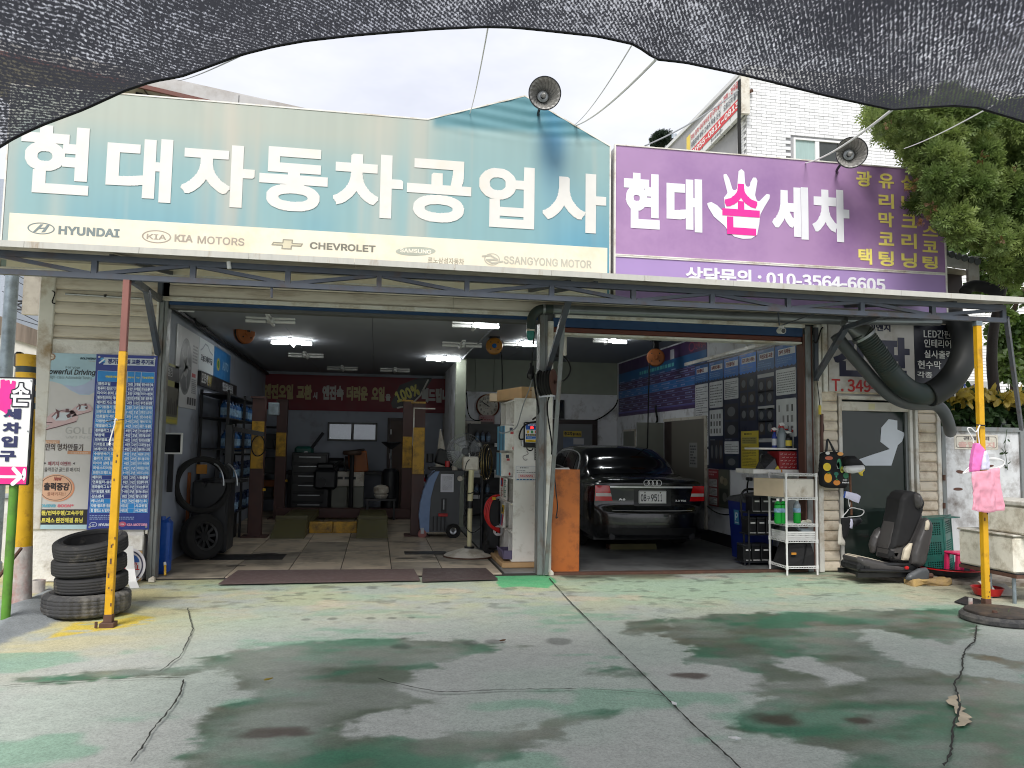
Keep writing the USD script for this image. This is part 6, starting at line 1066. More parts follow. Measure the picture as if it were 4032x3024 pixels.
T = thing('carton_flap','small open cardboard flap box at the far end on top of the white shelf','box',(1.66,1.5,SZ));part(T,'carton',xform(box(-.12,.12,-.1,.1,0,.11,.004),rotm([0,0,1],-8),(1.64,1.5,SZ+.002)),'cardboard_tan');part(T,'flap',hull([(1.50,1.4,SZ+.10),(1.50,1.6,SZ+.10),(1.42,1.4,SZ+.06),(1.42,1.6,SZ+.06),(1.50,1.4,SZ+.105),(1.50,1.6,SZ+.105)]),'cardboard_tan')
pY = SY0-.004;x0,x1,z0,z1 = rect_y(2028,1834,2117,1897,pY);T = thing('notice_paper','white printed notice taped to the white shelf end','notice',(x0,pY,z0));part(T,'sheet',box(x0,x1,pY-.003,pY+.002,z0,z1),'white_plastic');w,h = x1-x0,z1-z0;I = Ink(Frame((x0,pY-.003,z0)),.001);I.add(sbox(.01,.01,w-.01,h-.01).difference(sbox(.013,.013,w-.013,h-.013)),C(150,156,166));I.lines(.06,h*.82,w-.06,h*.92,1,C(70,74,84),0,3);I.lines(.02,h*.55,w-.02,h*.74,2,C(90,92,100),0,4,.4);I.add(sbox(.04,h*.26,w-.04,h*.46).difference(sbox(.043,h*.275,w-.043,h*.445)),C(210,120,124));I.lines(.06,h*.28,w-.06,h*.44,2,C(190,60,66),1,6);I.lines(.02,h*.08,w-.03,h*.2,1,C(70,110,150),0,5);I.build(T)
cy = SY0-.07;x0,x1,z0,z1 = rect_y(2064,1662,2121,1762,cy);T = thing('air_inflator','black tyre inflator control box with blue and yellow face and red digits','control box',((x0+x1)/2,cy,z0));part(T,'housing',box(x0,x1-.01,cy,SY0-.002,z0,z1,.01),'black_plastic');fx0,fx1,fz0,fz1 = rect_y(2067,1667,2120,1742,cy);part(T,'front_plate',box(fx0,fx1,cy-.02,cy-.001,fz0,fz1,.006),'white_plastic');w,h = fx1-fx0,fz1-fz0;I = Ink(Frame((fx0,cy-.02,fz0)),.001)
I.add(rrect(.006,h*.66,w-.006,h-.006,.01),C(36,84,170));I.add(fit(text('공기주입기',40,.05),w*.2,h*.86,w*.75,h*.95),C(220,220,224),1);I.rect(w*.3,h*.70,w*.68,h*.84,C(20,10,12),1)
for k,cc in enumerate((C(214,170,40),C(40,140,80),C(190,60,50))):I.add(ell(w*(.2+.3*k),h*.55,.014,.020),cc,1)
I.rect(.005,h*.34,w-.005,h*.44,C(40,60,110));[I.rect(w*(.13+.16*k),h*.36,w*(.22+.16*k),h*.42,C(216,196,90),1) for k in range(5)];I.rect(.008,h*.17,w-.008,h*.32,C(40,100,180));I.lines(.03,h*.2,w-.02,h*.28,2,C(190,210,232),1,4);I.rect(.005,.005,w-.005,h*.14,C(224,184,30));I.lines(w*.25,h*.04,w*.9,h*.11,2,C(120,90,20),1,4);I.build(T,'face_print')
part(T,'digits',Frame((fx0,cy-.024,fz0)).mesh(flat(fit(text('32',40,.05,'inter'),w*.38,h*.72,w*.60,h*.82))),'led_red');part(T,'air_filter',cyl(oy(2056,1735,cy),oy(2058,1755,cy),.014,10),'steel');part(T,'air_hose',cat([tube(smooth_path([oy(2115,1660,cy),oy(2085,1665,cy-.02),oy(2060,1680,cy-.02),oy(2047,1705,cy-.01),oy(2045,1726,cy),oy(2062,1728,cy)]),.010,7),tube(smooth_path([oy(2075,1760,cy),oy(2078,1770,cy),oy(2090,1774,cy),oy(2098,1764,cy)]),.008,6)]),'black_rubber')
T = thing('perforated_strip','black perforated steel strip below the tyre inflator','strip',oy(2110,1780,SY0));x0,x1,z0,z1 = rect_y(2105,1755,2120,1812,SY0-.01);part(T,'strip',Frame((x0,SY0-.006,z0)).mesh(solid(sbox(0,0,x1-x0,z1-z0).difference(unary_union([sbox(.008+.02*i,.015+.03*k,.018+.02*i,.03+.03*k) for i in range(2) for k in range(5)])),0,.004)),'black_plastic')
solo('wire_hook',tube(smooth_path([oy(2073,1775,SY0-.01),oy(2076,1790,SY0-.01),oy(2060,1797,SY0-.01),oy(2062,1808,SY0-.01),oy(2072,1812,SY0-.01),oy(2075,1806,SY0-.01)]),.003,5),'dark_metal','bent thin wire hook on the white shelf end above the notice','hook')
solo('hanging_cord',tube(smooth_path([oy(2103,1440,.1),oy(2100,1470,.0),oy(2085,1530,.1),oy(2062,1590,.3),oy(2045,1650,.4),oy(2030,1685,.45),oy(2010,1697,.5),oy(1985,1705,.55),oy(1965,1700,.6)]),.007,6),'rope_grey','pale cord hanging in a curve across the white shelf end','cord')
# cable reel on the column, hoses
c = oy(2155,1507,-.16);T = thing('cable_reel','black cable reel with a worn brown flange hung on the middle column','reel',c);axr = np.array([.86,-.5,.06]);axr /= np.linalg.norm(axr);a = np.cross([0,0,1.],axr);a /= np.linalg.norm(a);R = np.array([a,np.cross(axr,a),axr]).T
part(T,'coil',xform(cat([lathe([(.13+.012*(1-(k-2)**2*.06),-.07+.035*k-.0),(.145,-.07+.035*k+.017),(.13,-.07+.035*k+.034)],30) for k in range(4)]),R,c),'black_rubber',smooth=50);part(T,'flange',xform(lathe([(.03,.075),(.155,.075),(.16,.085),(.03,.09)],30),R,c),'jamb_rust');part(T,'flange',xform(lathe([(.03,-.09),(.16,-.085),(.155,-.075),(.03,-.075)],30),R,c),'dark_metal');part(T,'bracket',cat([bar(c+axr*-.1+np.array([0,0,-.16]),c+axr*.1+np.array([0,0,-.16]),.02,.02),bar(c+np.array([.0,.12,-.16]),c+np.array([0,.12,.16]),.03,.03,(0,1,0))]),'steel');part(T,'cable',cat([tube(smooth_path([c+np.array([.03,-.02,-.15]),oy(2155,1600,-.12),oy(2165,1690,-.1),oy(2172,1790,-.08)]),.010,6),tube(smooth_path([c+axr*.12,oy(2200,1505,-.1),oy(2230,1490,.1),oy(2246,1450,.3),oy(2235,1420,.4),oy(2215,1400,.4)]),.010,6),tube(smooth_path([oy(2100,1440,-.05),oy(2103,1500,-.06),oy(2112,1560,-.06),oy(2120,1610,-.06),oy(2115,1640,.2),oy(2098,1652,.4)]),.012,6)]),'black_rubber')
T = thing('black_bulb_lamp','black bulb-shaped handle hanging left of the cable reel','handle',oy(2090,1470,-.02));c = oy(2090,1468,-.04);part(T,'bulb',lathe([(0,-.09),(.045,-.06),(.05,-.01),(.02,.06),(.016,.12),(0,.12)],16,c),'black_plastic',smooth=True);part(T,'strap',tube([c+np.array([.01,0,.1]),oy(2104,1300,-.04)],.008,6),'black_rubber')
T = thing('speaker','flat white and black wall speaker behind the column in the right bay','speaker',oy(2220,1370,1.2));x0,x1,z0,z1 = rect_y(2213,1318,2228,1405,1.2);part(T,'case',box(x0-.13,x1,1.2,1.35,z0,z1,.03),'black_plastic');part(T,'white_rim',box(x0+.01,x1+.01,1.16,1.195,z0+.01,z1-.01,.02),'old_white');part(T,'hanger',cyl((x0,1.28,z1),(x0,1.28,ZC2),.02,8),'dark_metal')
DYd = -.17;T = thing('header_duct','long grey spiral metal duct above the right doorway, bending down at the column','duct',oy(2700,1240,DYd));P = [oy(2091,1298,DYd),oy(2091,1270,DYd),oy(2096,1248,DYd),oy(2112,1226,DYd),oy(2140,1217,DYd),oy(2180,1218,DYd)]
part(T,'elbow',tube(smooth_path(P,6),.055,16,.03,.022),'hose_green',smooth=40);a,b = oy(2176,1218,DYd),oy(3330,1262,DYd);part(T,'pipe',tube(np.linspace(a,b,60),.057,18,.012,.075),'duct_metal',smooth=50);part(T,'clamp',cat([cyl(oy(x,1217+(x-2130)*.038,DYd),oy(x+9,1217+(x-2130)*.038,DYd),.062,18) for x in (2136,2230)]),'steel')
c = oy(2089,1298,DYd);part(T,'nozzle',lathe([(.044,0),(.047,-.02),(.047,-.085),(.038,-.10),(.028,-.125),(.0,-.128)],18,c),pm('nozzle_teal',C(30,116,106),.3),smooth=40);part(T,'nozzle_ring',lathe([(.052,.005),(.052,-.02),(.045,-.02)],18,c),'old_white')
T = thing('security_camera','small white camera on a thin black rod above the right doorway','camera',oy(3076,1303,-.8));c = oy(3076,1300,-.8);part(T,'mount',lathe([(0,.035),(.03,.03),(.032,.0),(0,0)],16,c+np.array([0,0,.02])),'white_plastic');part(T,'housing',cyl(c+np.array([0,.05,0]),c+np.array([0,-.05,-.015]),.034,14),'white_plastic');part(T,'lens',cyl(c+np.array([0,-.05,-.015]),c+np.array([0,-.056,-.016]),.026,14),'glass_black');part(T,'rod',cat([cyl(c+np.array([-.02,0,.04]),oy(3063,1222,-.8),.008,6),cyl(c+np.array([-.01,0,.05]),oy(3215,1232,-.6),.008,6)]),'truss_paint')
solo('floor_hook',tube(smooth_path([oy(2182,1868,.02),oy(2186,1900,.02),oy(2192,1960,.02),oy(2194,2010,.02),oy(2190,2040,.02),oy(2196,2035,.02)]),.007,6),'dark_metal','thin metal hook rod hanging in front of the orange board','hook')
for k,(px,py,lb) in enumerate(((2143,2262,'white anchor block at the foot of the middle column'),(2168,2264,'crumbled white plaster lump beside the orange board foot'),(598,2290,'small white block on the ground at the left door jamb'))):q = oz(px,py);T = solo('anchor_block',hull([q+np.array([sx*.03,sy*.03,z]) for sx in (-1,1) for sy in (-1,1) for z in (0,.035)]+[q+np.array([.01,0,.06])]),'old_white',lb,'block')
T = thing('orange_board','upright orange board cabinet between the middle column and the black car','cabinet',(2.29,.12,0));x0,x1,z0,z1 = rect_y(2168,1848,2282,2258,.1);part(T,'front',box(x0,x1,.1,.125,.0,z1,.003),'orange_board');part(T,'body',box(x0+.003,x1-.003,.126,.48,.0,z1-.003),'orange_board');part(T,'top_papers',hull([(x0,.12,z1),(x1-.12,.12,z1),(x0,.4,z1),(x1-.1,.4,z1),(x0,.12,z1+.012),(x1-.13,.14,z1+.02)]),'white_board');part(T,'black_bag',hull([(x0+.02,.2,z1+.01),(x1-.14,.2,z1+.01),(x0+.02,.42,z1+.01),(x1-.15,.42,z1+.01),(x0+.06,.26,z1+.06),(x1-.2,.36,z1+.05)]),'black_plastic')
# ================================================================= inside the right bay
def rects_x(px0,py0,px1,py1,X):a = rect_x(px0,py0,px1,py1,X);return min(a[:2]),max(a[:2]),a[2],a[3]
RXW = XR
def rwall(name,label,cat_,y0,y1,z0,z1,mat,fn,off=.012,tilt=0):
    T = thing(name,label,cat_,(RXW-off,(y0+y1)/2,z0));part(T,'sheet',box(RXW-off,RXW-off+.008,y0,y1,z0,z1),mat);I = Ink(Frame((RXW-off,y1,z0),(0,-1,0)),.0015);fn(I,y1-y0,z1-z0)
    if I.items:I.build(T,'print')
    return T
pm('sheet_purple',C(74,52,92),.45,var=.1);pm('sheet_darkblue',C(28,36,64),.4,var=.15,scale=3);pm('sheet_yellow',C(206,186,60),.45,var=.05);pm('sheet_grey',C(190,190,192),.5,var=.05)
yb0,yb1 = ox(2782,1330,RXW-.01)[1],7.95;zb0,zb1 = 2.22,3.42
def price(I,w,h):
    I.rect(.0,h*.62,w,h*.80,C(40,96,150));I.rect(0,h*.34,w,h*.47,C(44,110,176));I.rect(0,h*.05,w,h*.08,C(90,80,150));I.add(ell(w*.87,h*.9,.14,.09).difference(ell(w*.87,h*.9,.10,.06)),C(150,70,96),1);I.text('신속정비',w*.9,h*.86,.12,C(150,70,90),1,bold=.04,maxw=w*.09)
    for k in range(9):
        y = h*(.60-.066*k);I.rect(.05,y,w-.05,y+.008,C(120,130,190),1);r = random.Random(k);x = .1
        while x < w-.2:ww = r.uniform(.12,.45);I.lines(x,y+.02,x+ww,y+.06,1,C(150,160,200),2,k*50+int(x*10));x += ww+r.uniform(.15,.5)
    I.lines(w*.3,h*.66,w*.7,h*.76,1,C(96,190,190),2,9);I.rect(w*.66,h*.80,w*.70,h*.95,C(200,200,206),2)
rwall('price_banner','long blue and purple price banner high on the right wall, behind the hanging reel','banner',yb0,yb1,zb0,zb1,'sheet_purple',price,.006)
pxs = [2736,2792,2850,2912,2982,3054,3141]
ys_ = [ox(p,1640,RXW-.02)[1] for p in pxs];zt_,zb_ = 2.955,1.20
plab = ['farthest service poster on the right wall, with long white text panels','service poster with small brown swatches, second from the far end of the row','service poster with one white text box on top, third from the far end','service poster with the brightest blue cloud heading, above the yellow notice','service poster with narrow white strips and brown part photos','nearest service poster with the white exploded diagram, above the spray bottles']
titles = ['점화플러그','브레이크패드','엔진클리닝','흡기 크리닝 서비스','미션오일 교환','DPF 크리닝']
for k in range(6):
    def fn(I,w,h,k=k):
        r = random.Random(30+k);BL = [C(44,96,160),C(38,104,176),C(44,118,206),C(48,128,226),C(68,110,164),C(56,112,184)][k]
        cl = unary_union([sbox(.02*w,h*.84,.98*w,h*.985)]+[ell(w*(.12+.19*i),h*.845,w*.11,h*.028) for i in range(5)]);I.add(cl,BL);I.rect(w*.16,h*.905,w*.95,h*.955,C(216,218,222),1);I.text(titles[k],w*.2,h*.918,.05,C(110,40,44),2,bold=.05,maxw=w*.7);I.lines(w*.1,h*.84,w*.8,h*.89,3,C(110,150,200),1,k);I.rect(w*.1,h*.965,w*.4,h*.98,C(120,140,190),1)
        def panel(a,b,n,img=False):
            I.add(rrect(w*.04,h*a,w*.96,h*b,.02),C(216,218,220)); 
            if img:[I.rect(w*(.1+.2*i+r.random()*.05),h*(a+(b-a)*(.1+.28*j)),w*(.22+.2*i),h*(a+(b-a)*(.28+.28*j)),C(*[r.randint(70,150)]*3),1) for i in range(4) for j in range(3) if r.random() < .8]
            else:I.lines(w*.1,h*(a+.015),w*.92,h*(b-.02),n,C(96,98,104),1,k*9+int(a*100),.35)
        def photo(a,b,u,v,cc):I.rect(w*u,h*a,w*v,h*b,cc);I.add(ell(w*(u+v)/2,h*(a+b)/2,w*(v-u)*.3,h*(b-a)*.3),C(*[min(255,int(x*255*3)+40) for x in cc]) if False else C(110,112,116),1)
        D = [C(34,36,46),C(48,46,52),C(60,52,50),C(40,50,60)]
        if k == 0:panel(.20,.80,26);panel(.03,.18,2,True)
        elif k == 1:panel(.56,.80,8);panel(.30,.54,2,True);[photo(.05,.26,.08+.3*i,.34+.3*i,D[i]) for i in range(3)]
        elif k == 2:panel(.62,.80,9);[photo(.28+.16*j,.42+.16*j,.08,.92,D[j]) for j in range(2)];panel(.14,.25,5);photo(.02,.12,.1,.9,D[3])
        elif k == 3:
            [photo(.42+.13*j,.53+.13*j,.06+.46*i,.46+.46*i,D[(i+j) % 4]) for i in range(2) for j in range(3)]
        elif k == 4:[I.rect(w*.04,h*z,w*.96,h*(z+.03),C(180,182,184)) for z in (.76,.50,.24)];[photo(z,z+.11,.06+.46*i,.44+.46*i,D[(i+j) % 4]) for i in range(2) for j,z in enumerate((.54,.64,.30,.40,.06))]
        else:panel(.60,.80,9);panel(.28,.57,2,True);photo(.06,.22,.1,.9,D[0])
        I.lines(w*.1,h*.255,w*.5,h*.275,1,C(120,124,132),1,k)
    rwall('service_poster',plab[k],'poster',ys_[k+1]+.004,ys_[k]-.004,zb_,zt_,'sheet_darkblue',fn,.022)
y0,y1,z0,z1 = rects_x(2917,1697,2984,1846,RXW-.04)
def yn(I,w,h):I.add(sbox(.04,h*.66,w-.04,h*.84),C(170,160,90));I.lines(.04,h*.06,w-.06,h*.62,14,C(96,84,30),0,4,.4);I.lines(.04,h*.68,w-.06,h*.82,3,C(120,112,60),1,5);I.lines(.1,h*.88,w-.2,h*.96,1,C(80,70,26),0,6)
rwall('yellow_notice','bright yellow printed notice below the bluest poster','notice',y0,y1,z0,z1,'sheet_yellow',yn,.034)
y0,y1,z0,z1 = rects_x(2790,1848,2828,1993,RXW-.02)
def cal(I,w,h):I.rect(0,h*.78,w,h,C(150,50,56));[I.rect(w*.1,h*a,w*.9,h*(a+.2),C(206,206,204),1) for a in (.04,.29,.53)];[I.lines(w*.14,h*a+.01,w*.86,h*(a+.19),5,C(90,90,96),2,int(a*50)) for a in (.04,.29,.53)];I.lines(w*.1,h*.82,w*.9,h*.96,2,C(196,160,160),1,7)
rwall('wall_calendar','reddish wall calendar with three white month blocks behind the car','calendar',y0,y1,z0,z1,pm('cal_red',C(130,60,62),.5),cal,.02)
y0,y1,z0,z1 = rects_x(2829,1848,2871,2000,RXW-.02)
def pic(I,w,h):I.add(ell(w*.35,h*.72,w*.2,h*.1),C(150,140,116));I.add(ell(w*.65,h*.68,w*.22,h*.1),C(134,128,104));I.rect(w*.1,h*.1,w*.9,h*.5,C(60,66,58));I.add(ell(w*.6,h*.28,w*.2,h*.12),C(120,120,112),1)
rwall('wall_picture','dim food picture poster beside the wall calendar','poster',y0,y1,z0,z1,pm('pic_green',C(86,88,76),.5),pic,.02)
DY = 8.02;T = thing('steel_door','grey steel door with brown frame and yellow Korean notice behind the car','door',(4.45,DY,0));x0,x1,z0,z1 = rect_y(2178,1652,2352,2100,DY);z0 = .02
part(T,'door_frame',cat([box(x0,x1,DY,DY+.06,z1-.10,z1),box(x1-.12,x1,DY+.001,DY+.06,0,z1-.101),box(x0-.1,x0,DY,DY+.06,0,z1)]),'dark_brown');part(T,'leaf',box(x0,x1-.121,DY+.02,DY+.06,.02,z1-.101),'door_grey')
a,b,c,d = rect_y(2219,1697,2290,1720,DY);I = Ink(Frame((a,DY+.02,c)),.004);I.rect(0,0,b-a,d-c,C(196,170,60));I.add(fit(text('중고차',40,.06),.02,.03,(b-a)*.5,d-c-.02),C(40,36,20),1);I.add(fit(text('할부구매상담',40,.05),(b-a)*.52,.03,(b-a)*.97,d-c-.04),C(50,44,24),1);I.build(T,'yellow_notice')
a,b,c,d = rect_y(2218,1723,2300,1800,DY);part(T,'poster_sheet',box(a,b,DY+.012,DY+.019,c,d),pm('door_poster',C(110,124,146),.5,var=.2));a,b,c,d = rect_y(2258,1726,2299,1750,DY);part(T,'white_paper',box(a,b,DY+.006,DY+.011,c,d),'sheet_grey')
a,b,c,d = rect_y(2180,1575,2222,1648,DY);T = thing('wall_monitor','black screen fixed above the grey steel door','screen',(a,DY,c));part(T,'frame',box(a,b,DY-.02,DY+.03,c,d,.01),'black_plastic');part(T,'screen',box(a+.03,b-.03,DY-.026,DY-.021,c+.03,d-.03),'glass_black')
y0,y1,z0,z1 = rects_x(2456,1698,2498,1760,RXW-.02);T = thing('fuse_box','shut grey-beige fuse box in the right wall behind the car','box',(RXW,y0,z0));part(T,'door',box(RXW-.03,RXW,y0,y1,z0-.5,z1,.004),'grey_beige_door');part(T,'rim',cat([box(RXW-.02,RXW,y0-.05,y0-.001,z0-.5,z1+.04),box(RXW-.02,RXW,y0-.05,y1+.04,z1+.001,z1+.04)]),'old_white')
y0,y1,z0,z1 = rects_x(2513,1712,2540,1766,RXW-.02);rwall('wall_paper','curled printed paper on the right wall above the car roof','paper',y0,y1,z0,z1,'sheet_grey',lambda I,w,h:I.lines(.03,.03,w-.03,h-.03,9,C(120,122,128),0,5),.02)
ya,yb_ = ox(2716,1660,RXW-.3)[1],ox(2560,1660,RXW-.3)[1];T = thing('dark_cupboard','tall dark recessed cupboard with one open leaf, right of the hanging reel','cupboard',(RXW,ya,0));X_ = RXW-.02
part(T,'recess',box(X_,RXW+.0,ya,yb_,.2,2.02),'dark_brown');ym = ox(2646,1700,RXW-.04)[1];part(T,'door',box(X_-.03,X_-.004,ya,ym,.22,2.02,.004),pm('cup_grey',C(112,108,100),.5));part(T,'open_leaf',box(X_-.55,X_-.02,yb_-.03,yb_,.22,2.0,.004),'grey_beige_door');part(T,'frame',cat([box(X_-.035,X_,ya-.06,ya-.001,.2,2.06),box(X_-.02,X_,ya-.06,yb_,2.021,2.07)]),'old_white');part(T,'handle',box(X_-.06,X_-.031,ym-.35,ym-.12,.98,1.0),'steel')
I = Ink(Frame((X_-.031,ya+.62,1.2),(0,-1,0)),.003);I.rect(0,0,.34,.42,C(150,150,148));I.lines(.03,.04,.3,.38,7,C(70,70,74),1,5,.6);I.build(T,'paper_note')
solo('strap',tube(smooth_path([ox(2583,1598,RXW-.05),ox(2584,1625,RXW-.07),ox(2588,1650,RXW-.05),ox(2584,1665,RXW-.05)]),.02,6),'black_rubber','short dark strap hanging under the price banner','strap')
solo('wall_cable',tube(smooth_path([ox(2432,1575,RXW-.04),ox(2425,1595,RXW-.2),oy(2400,1622,8.0),oy(2375,1640,8.0),oy(2342,1655,8.0)]),.016,5),'black_rubber','black cable running from the banner corner down to the door frame','cable')
solo('socket_cable',tube(smooth_path([ox(2782,1990,RXW-.03),ox(2810,2012,RXW-.03),ox(2845,2025,RXW-.03),ox(2893,2022,RXW-.03)]),.01,5),'dark_metal','thin cable sagging along the wall left of the blue bin','cable')
c = ox(2955,1868,RXW-.03);T = thing('power_socket','white wall socket with a black plug and hanging cord above the blue bin','socket',c);part(T,'plate',box(RXW-.03,RXW,c[1]-.05,c[1]+.05,c[2]-.03,c[2]+.06,.006),'white_plastic');part(T,'plug',box(RXW-.08,RXW-.03,c[1]-.08,c[1]+.06,c[2]-.09,c[2]-.04,.01),'black_plastic');part(T,'cord',cat([tube(smooth_path([c+np.array([-.03,0,-.08]),c+np.array([-.03,.04,-.25]),c+np.array([-.03,-.01,-.4]),c+np.array([-.03,.02,-.6])]),.012,5)]),'black_rubber')
# ---------------------------------------------------------------- the black saloon
def smooth01(x):return x
from scipy.interpolate import PchipInterpolator
CY_ = np.array([0,.12,.55,.80,1.10,1.55,2.2,2.9,3.35,3.85,4.35,4.75,4.9])
Wd = PchipInterpolator(CY_,[.84,.885,.92,.925,.93,.93,.93,.93,.93,.925,.90,.82,.70]);Zs = PchipInterpolator(CY_,[.93,.95,.97,.98,.985,.985,.975,.96,.945,.92,.86,.78,.66])
Zt = PchipInterpolator(CY_,[1.055,1.075,1.10,1.18,1.36,1.505,1.545,1.51,1.34,1.07,.97,.86,.70]);Wt = PchipInterpolator(CY_,[.70,.71,.70,.66,.62,.585,.585,.60,.63,.72,.70,.64,.56])
NSEC = 34
def section(y):
    w,zs,zt_,wt = Wd(y),Zs(y),Zt(y),Wt(y);g = max(zt_-zs-.14,0)
    P = np.array([(w*.90,.20),(w*.97,.30),(w*.995,.48),(w,.64),(w*.992,.82),(w*.965,zs),(w*.955-.35*(w*.955-wt-.06),zs+.35*(zt_-.055-zs)),(wt+.06,zt_-.055-.02*(g > .2)),(wt-.03,zt_-.022),(wt*.5,zt_-.004),(0,zt_)])
    t = np.linspace(0,len(P)-1,NSEC);k = np.arange(len(P));return np.c_[PchipInterpolator(k,P[:,0])(t),PchipInterpolator(k,P[:,1])(t)],t
def car_pt(y,ti,side):
    s,t = section(y);x = np.interp(ti,t,s[:,0]);z = np.interp(ti,t,s[:,1]);return np.array([side*x,y,z])
def build_car():
    T = thing('black_car','glossy black saloon parked nose-in in the right bay, rear plate towards the forecourt','car',(float(oy(2571,1950,1.68)[0]),1.80,.015))
    yy = np.linspace(0,4.9,90);G = []
    for y in yy:
        s,_ = section(y);G.append(np.vstack([np.c_[-s[:,0],np.full(NSEC,y),s[:,1]],np.c_[s[::-1,0][1:],np.full(NSEC-1,y),s[::-1,1][1:]]]))
    body = grid_mesh(np.array(G)); 
    gz = lambda z:np.interp(z,[.2,.26,.40,.56,.605,.62,.70,.90,.96,1.0,1.06],[.10,.16,.185,.18,.165,.10,.075,.085,.10,.10,.03])
    s,_ = section(0.0);u = np.linspace(-1,1,41);R_ = np.array([[(x*a,-gz(z)*(1-abs(a)**3.2),z) for a in u] for x,z in s]);rear = grid_mesh(R_[::-1])
    s2,_ = section(4.9);F_ = np.array([[(x*a,4.9+.1*(1-a*a),z) for a in u] for x,z in s2]);front = grid_mesh(F_)
    part(T,'body',body,'car_paint',smooth=40,local=True);part(T,'rear_panel',rear,'car_paint',smooth=40,local=True);part(T,'front_panel',front,'car_paint',smooth=40,local=True);part(T,'underbody',box(-.82,.82,.1,4.8,.17,.22),'black_plastic',local=True)
    def ry(x,z):w = np.interp(z,s[:,1],s[:,0]);return -gz(z)*(1-min(abs(x)/w,1)**3.2)
    def rpatch(x0,x1,z0,z1,off,nx=8,nzv=6,shape=None):
        P = []
        for a in np.linspace(0,1,nzv):
            row = []
            for b in np.linspace(0,1,nx):
                z = z0+(z1-z0)*a;l,r_ = (x0,x1) if shape is None else shape(a);x = l+(r_-l)*b;row.append((x,ry(x,z)-off,z))
            P.append(row)
        return grid_mesh(np.array(P)[::-1])
    part(T,'bumper_trim',rpatch(-.66,.66,.24,.36,.006),'car_lower',local=True)
    for sgn in (-1,1):
        sh = lambda a,g=sgn:tuple(sorted((g*.83,g*(.585+.05*a))));L = part(T,'tail_lamp',rpatch(0,0,.735,.955,.006,shape=sh),'lamp_red',local=True,smooth=True)
        part(L,'white_lens',xform(rpatch(0,0,.80,.845,.009,shape=lambda a,g=sgn:tuple(sorted((g*.82,g*(.60+.01*a))))),None,(0,0,0)),'lamp_white',local=True)
        Q = np.array([[car_pt(y,t,sgn)+np.array([sgn*.006,0,0]) for y in np.linspace(.0,.34-.10*(t-3.5),8)] for t in np.linspace(3.45,4.85,7)]);part(T,'tail_lamp_side',grid_mesh(Q if sgn > 0 else Q[::-1]),'lamp_dark_red',local=True,smooth=True,label='dark wrap-around side of the tail lamp')
        part(T,'exhaust',cyl((sgn*.6,-.10,.235),(sgn*.6,-.02,.235),.045,16),'dark_metal',local=True)
        # side windows with chrome line
        for a,b in ((1.22,2.12),(2.2,3.2)):
            Q = np.array([[car_pt(y,t,sgn)+np.array([sgn*.006,0,0]) for y in np.linspace(a+(t-5.3)*(.25 if a < 2 else .02),b-(t-5.3)*(.02 if a < 2 else .22),12)] for t in np.linspace(5.25,6.75,8)]);part(T,'side_window',grid_mesh(Q if sgn > 0 else Q[::-1]),'glass_black',local=True,smooth=True)
        cl = [car_pt(y,t,sgn)+np.array([sgn*.01,0,0]) for y,t in [(3.25,5.2),(2.6,5.2),(1.9,5.2),(1.2,5.2),(1.02,5.28),(1.0,5.6),(1.12,6.2),(1.35,6.72),(1.7,6.9),(2.2,6.92),(2.8,6.88)]];part(T,'window_trim',tube(smooth_path(cl,5),.009,6),'chrome',local=True)
        for wy in (1.0,3.85):
            tm = part(T,'wheel',xform(tyre_mesh(.33,.22,.20),np.array([[0,0,1],[0,1,0],[-1,0,0]]).T,(sgn*.80,wy,.33)),'black_rubber',local=True,smooth=35);part(tm,'rim',cyl((sgn*.84,wy,.33),(sgn*.90,wy,.33),.20,20),'dark_metal',local=True)
    Q = np.array([[car_pt(y,t,sd)+np.array([0,-.004,.006]) for sd,t in [(-1,tt) for tt in np.linspace(7.15,10,9)]+[(1,tt) for tt in np.linspace(10,7.15,9)[1:]]] for y in np.linspace(.60,1.46,14)]);part(T,'rear_window',grid_mesh(Q),'glass_black',local=True,smooth=True)
    Q = np.array([[car_pt(y,t,sd)+np.array([0,.004,.006]) for sd,t in [(-1,tt) for tt in np.linspace(7.15,10,9)]+[(1,tt) for tt in np.linspace(10,7.15,9)[1:]]] for y in np.linspace(2.95,3.75,12)]);part(T,'windscreen',grid_mesh(Q),'glass_black',local=True,smooth=True)
    part(T,'chrome_strip',rpatch(-.625,.625,.925,.948,.010,20,3),'chrome',local=True)
    rings = []
    for k in range(4):
        cx = (k-1.5)*.062;rings.append(tube([(cx+.041*math.cos(t),ry(0,1.0)-.012,.998+.041*math.sin(t)) for t in np.linspace(0,2*np.pi,26)],.0052,6,caps=False))
    part(T,'ring_emblem',cat(rings),'chrome',local=True)
    yp = ry(0,.80)-.02;pz0,pz1 = .700,.885;part(T,'number_plate',box(-.205,.215,yp,yp+.018,pz0,pz1,.008),'white_plastic',local=True)
    I = Ink(Frame((-.205,yp,pz0)),.002);w,h = .42,pz1-pz0;I.add(rrect(.006,.006,w-.006,h-.006,.012).difference(rrect(.010,.010,w-.010,h-.010,.010)),C(130,132,128));DK = C(26,28,36)
    for ps,a,b,lo,hi in (('0',.07,.16,.18,.74),('8',.175,.265,.18,.74),('구',.29,.40,.22,.56),('9',.435,.535,.18,.74),('5',.55,.65,.18,.74),('1',.68,.73,.18,.74),('1',.78,.83,.18,.74)):I.add(fit(text(ps,70,.02,'inter' if ps != '구' else 'cjk'),w*a,h*lo,w*b,h*hi),DK)
    for x in (.09,.325):I.add(ell(x,h*.86,.011,.011),C(120,112,100),1)
    LOC['/World/_tmp'] = np.zeros(3);m = cat([I.f.mesh(a) for a,_ in I.items]);cc = np.vstack([np.tile(np.array(q,float),(len(a.vertices),1)) for a,q in I.items]);part(T,'plate_lettering',m,'print',local=True,col=cc)
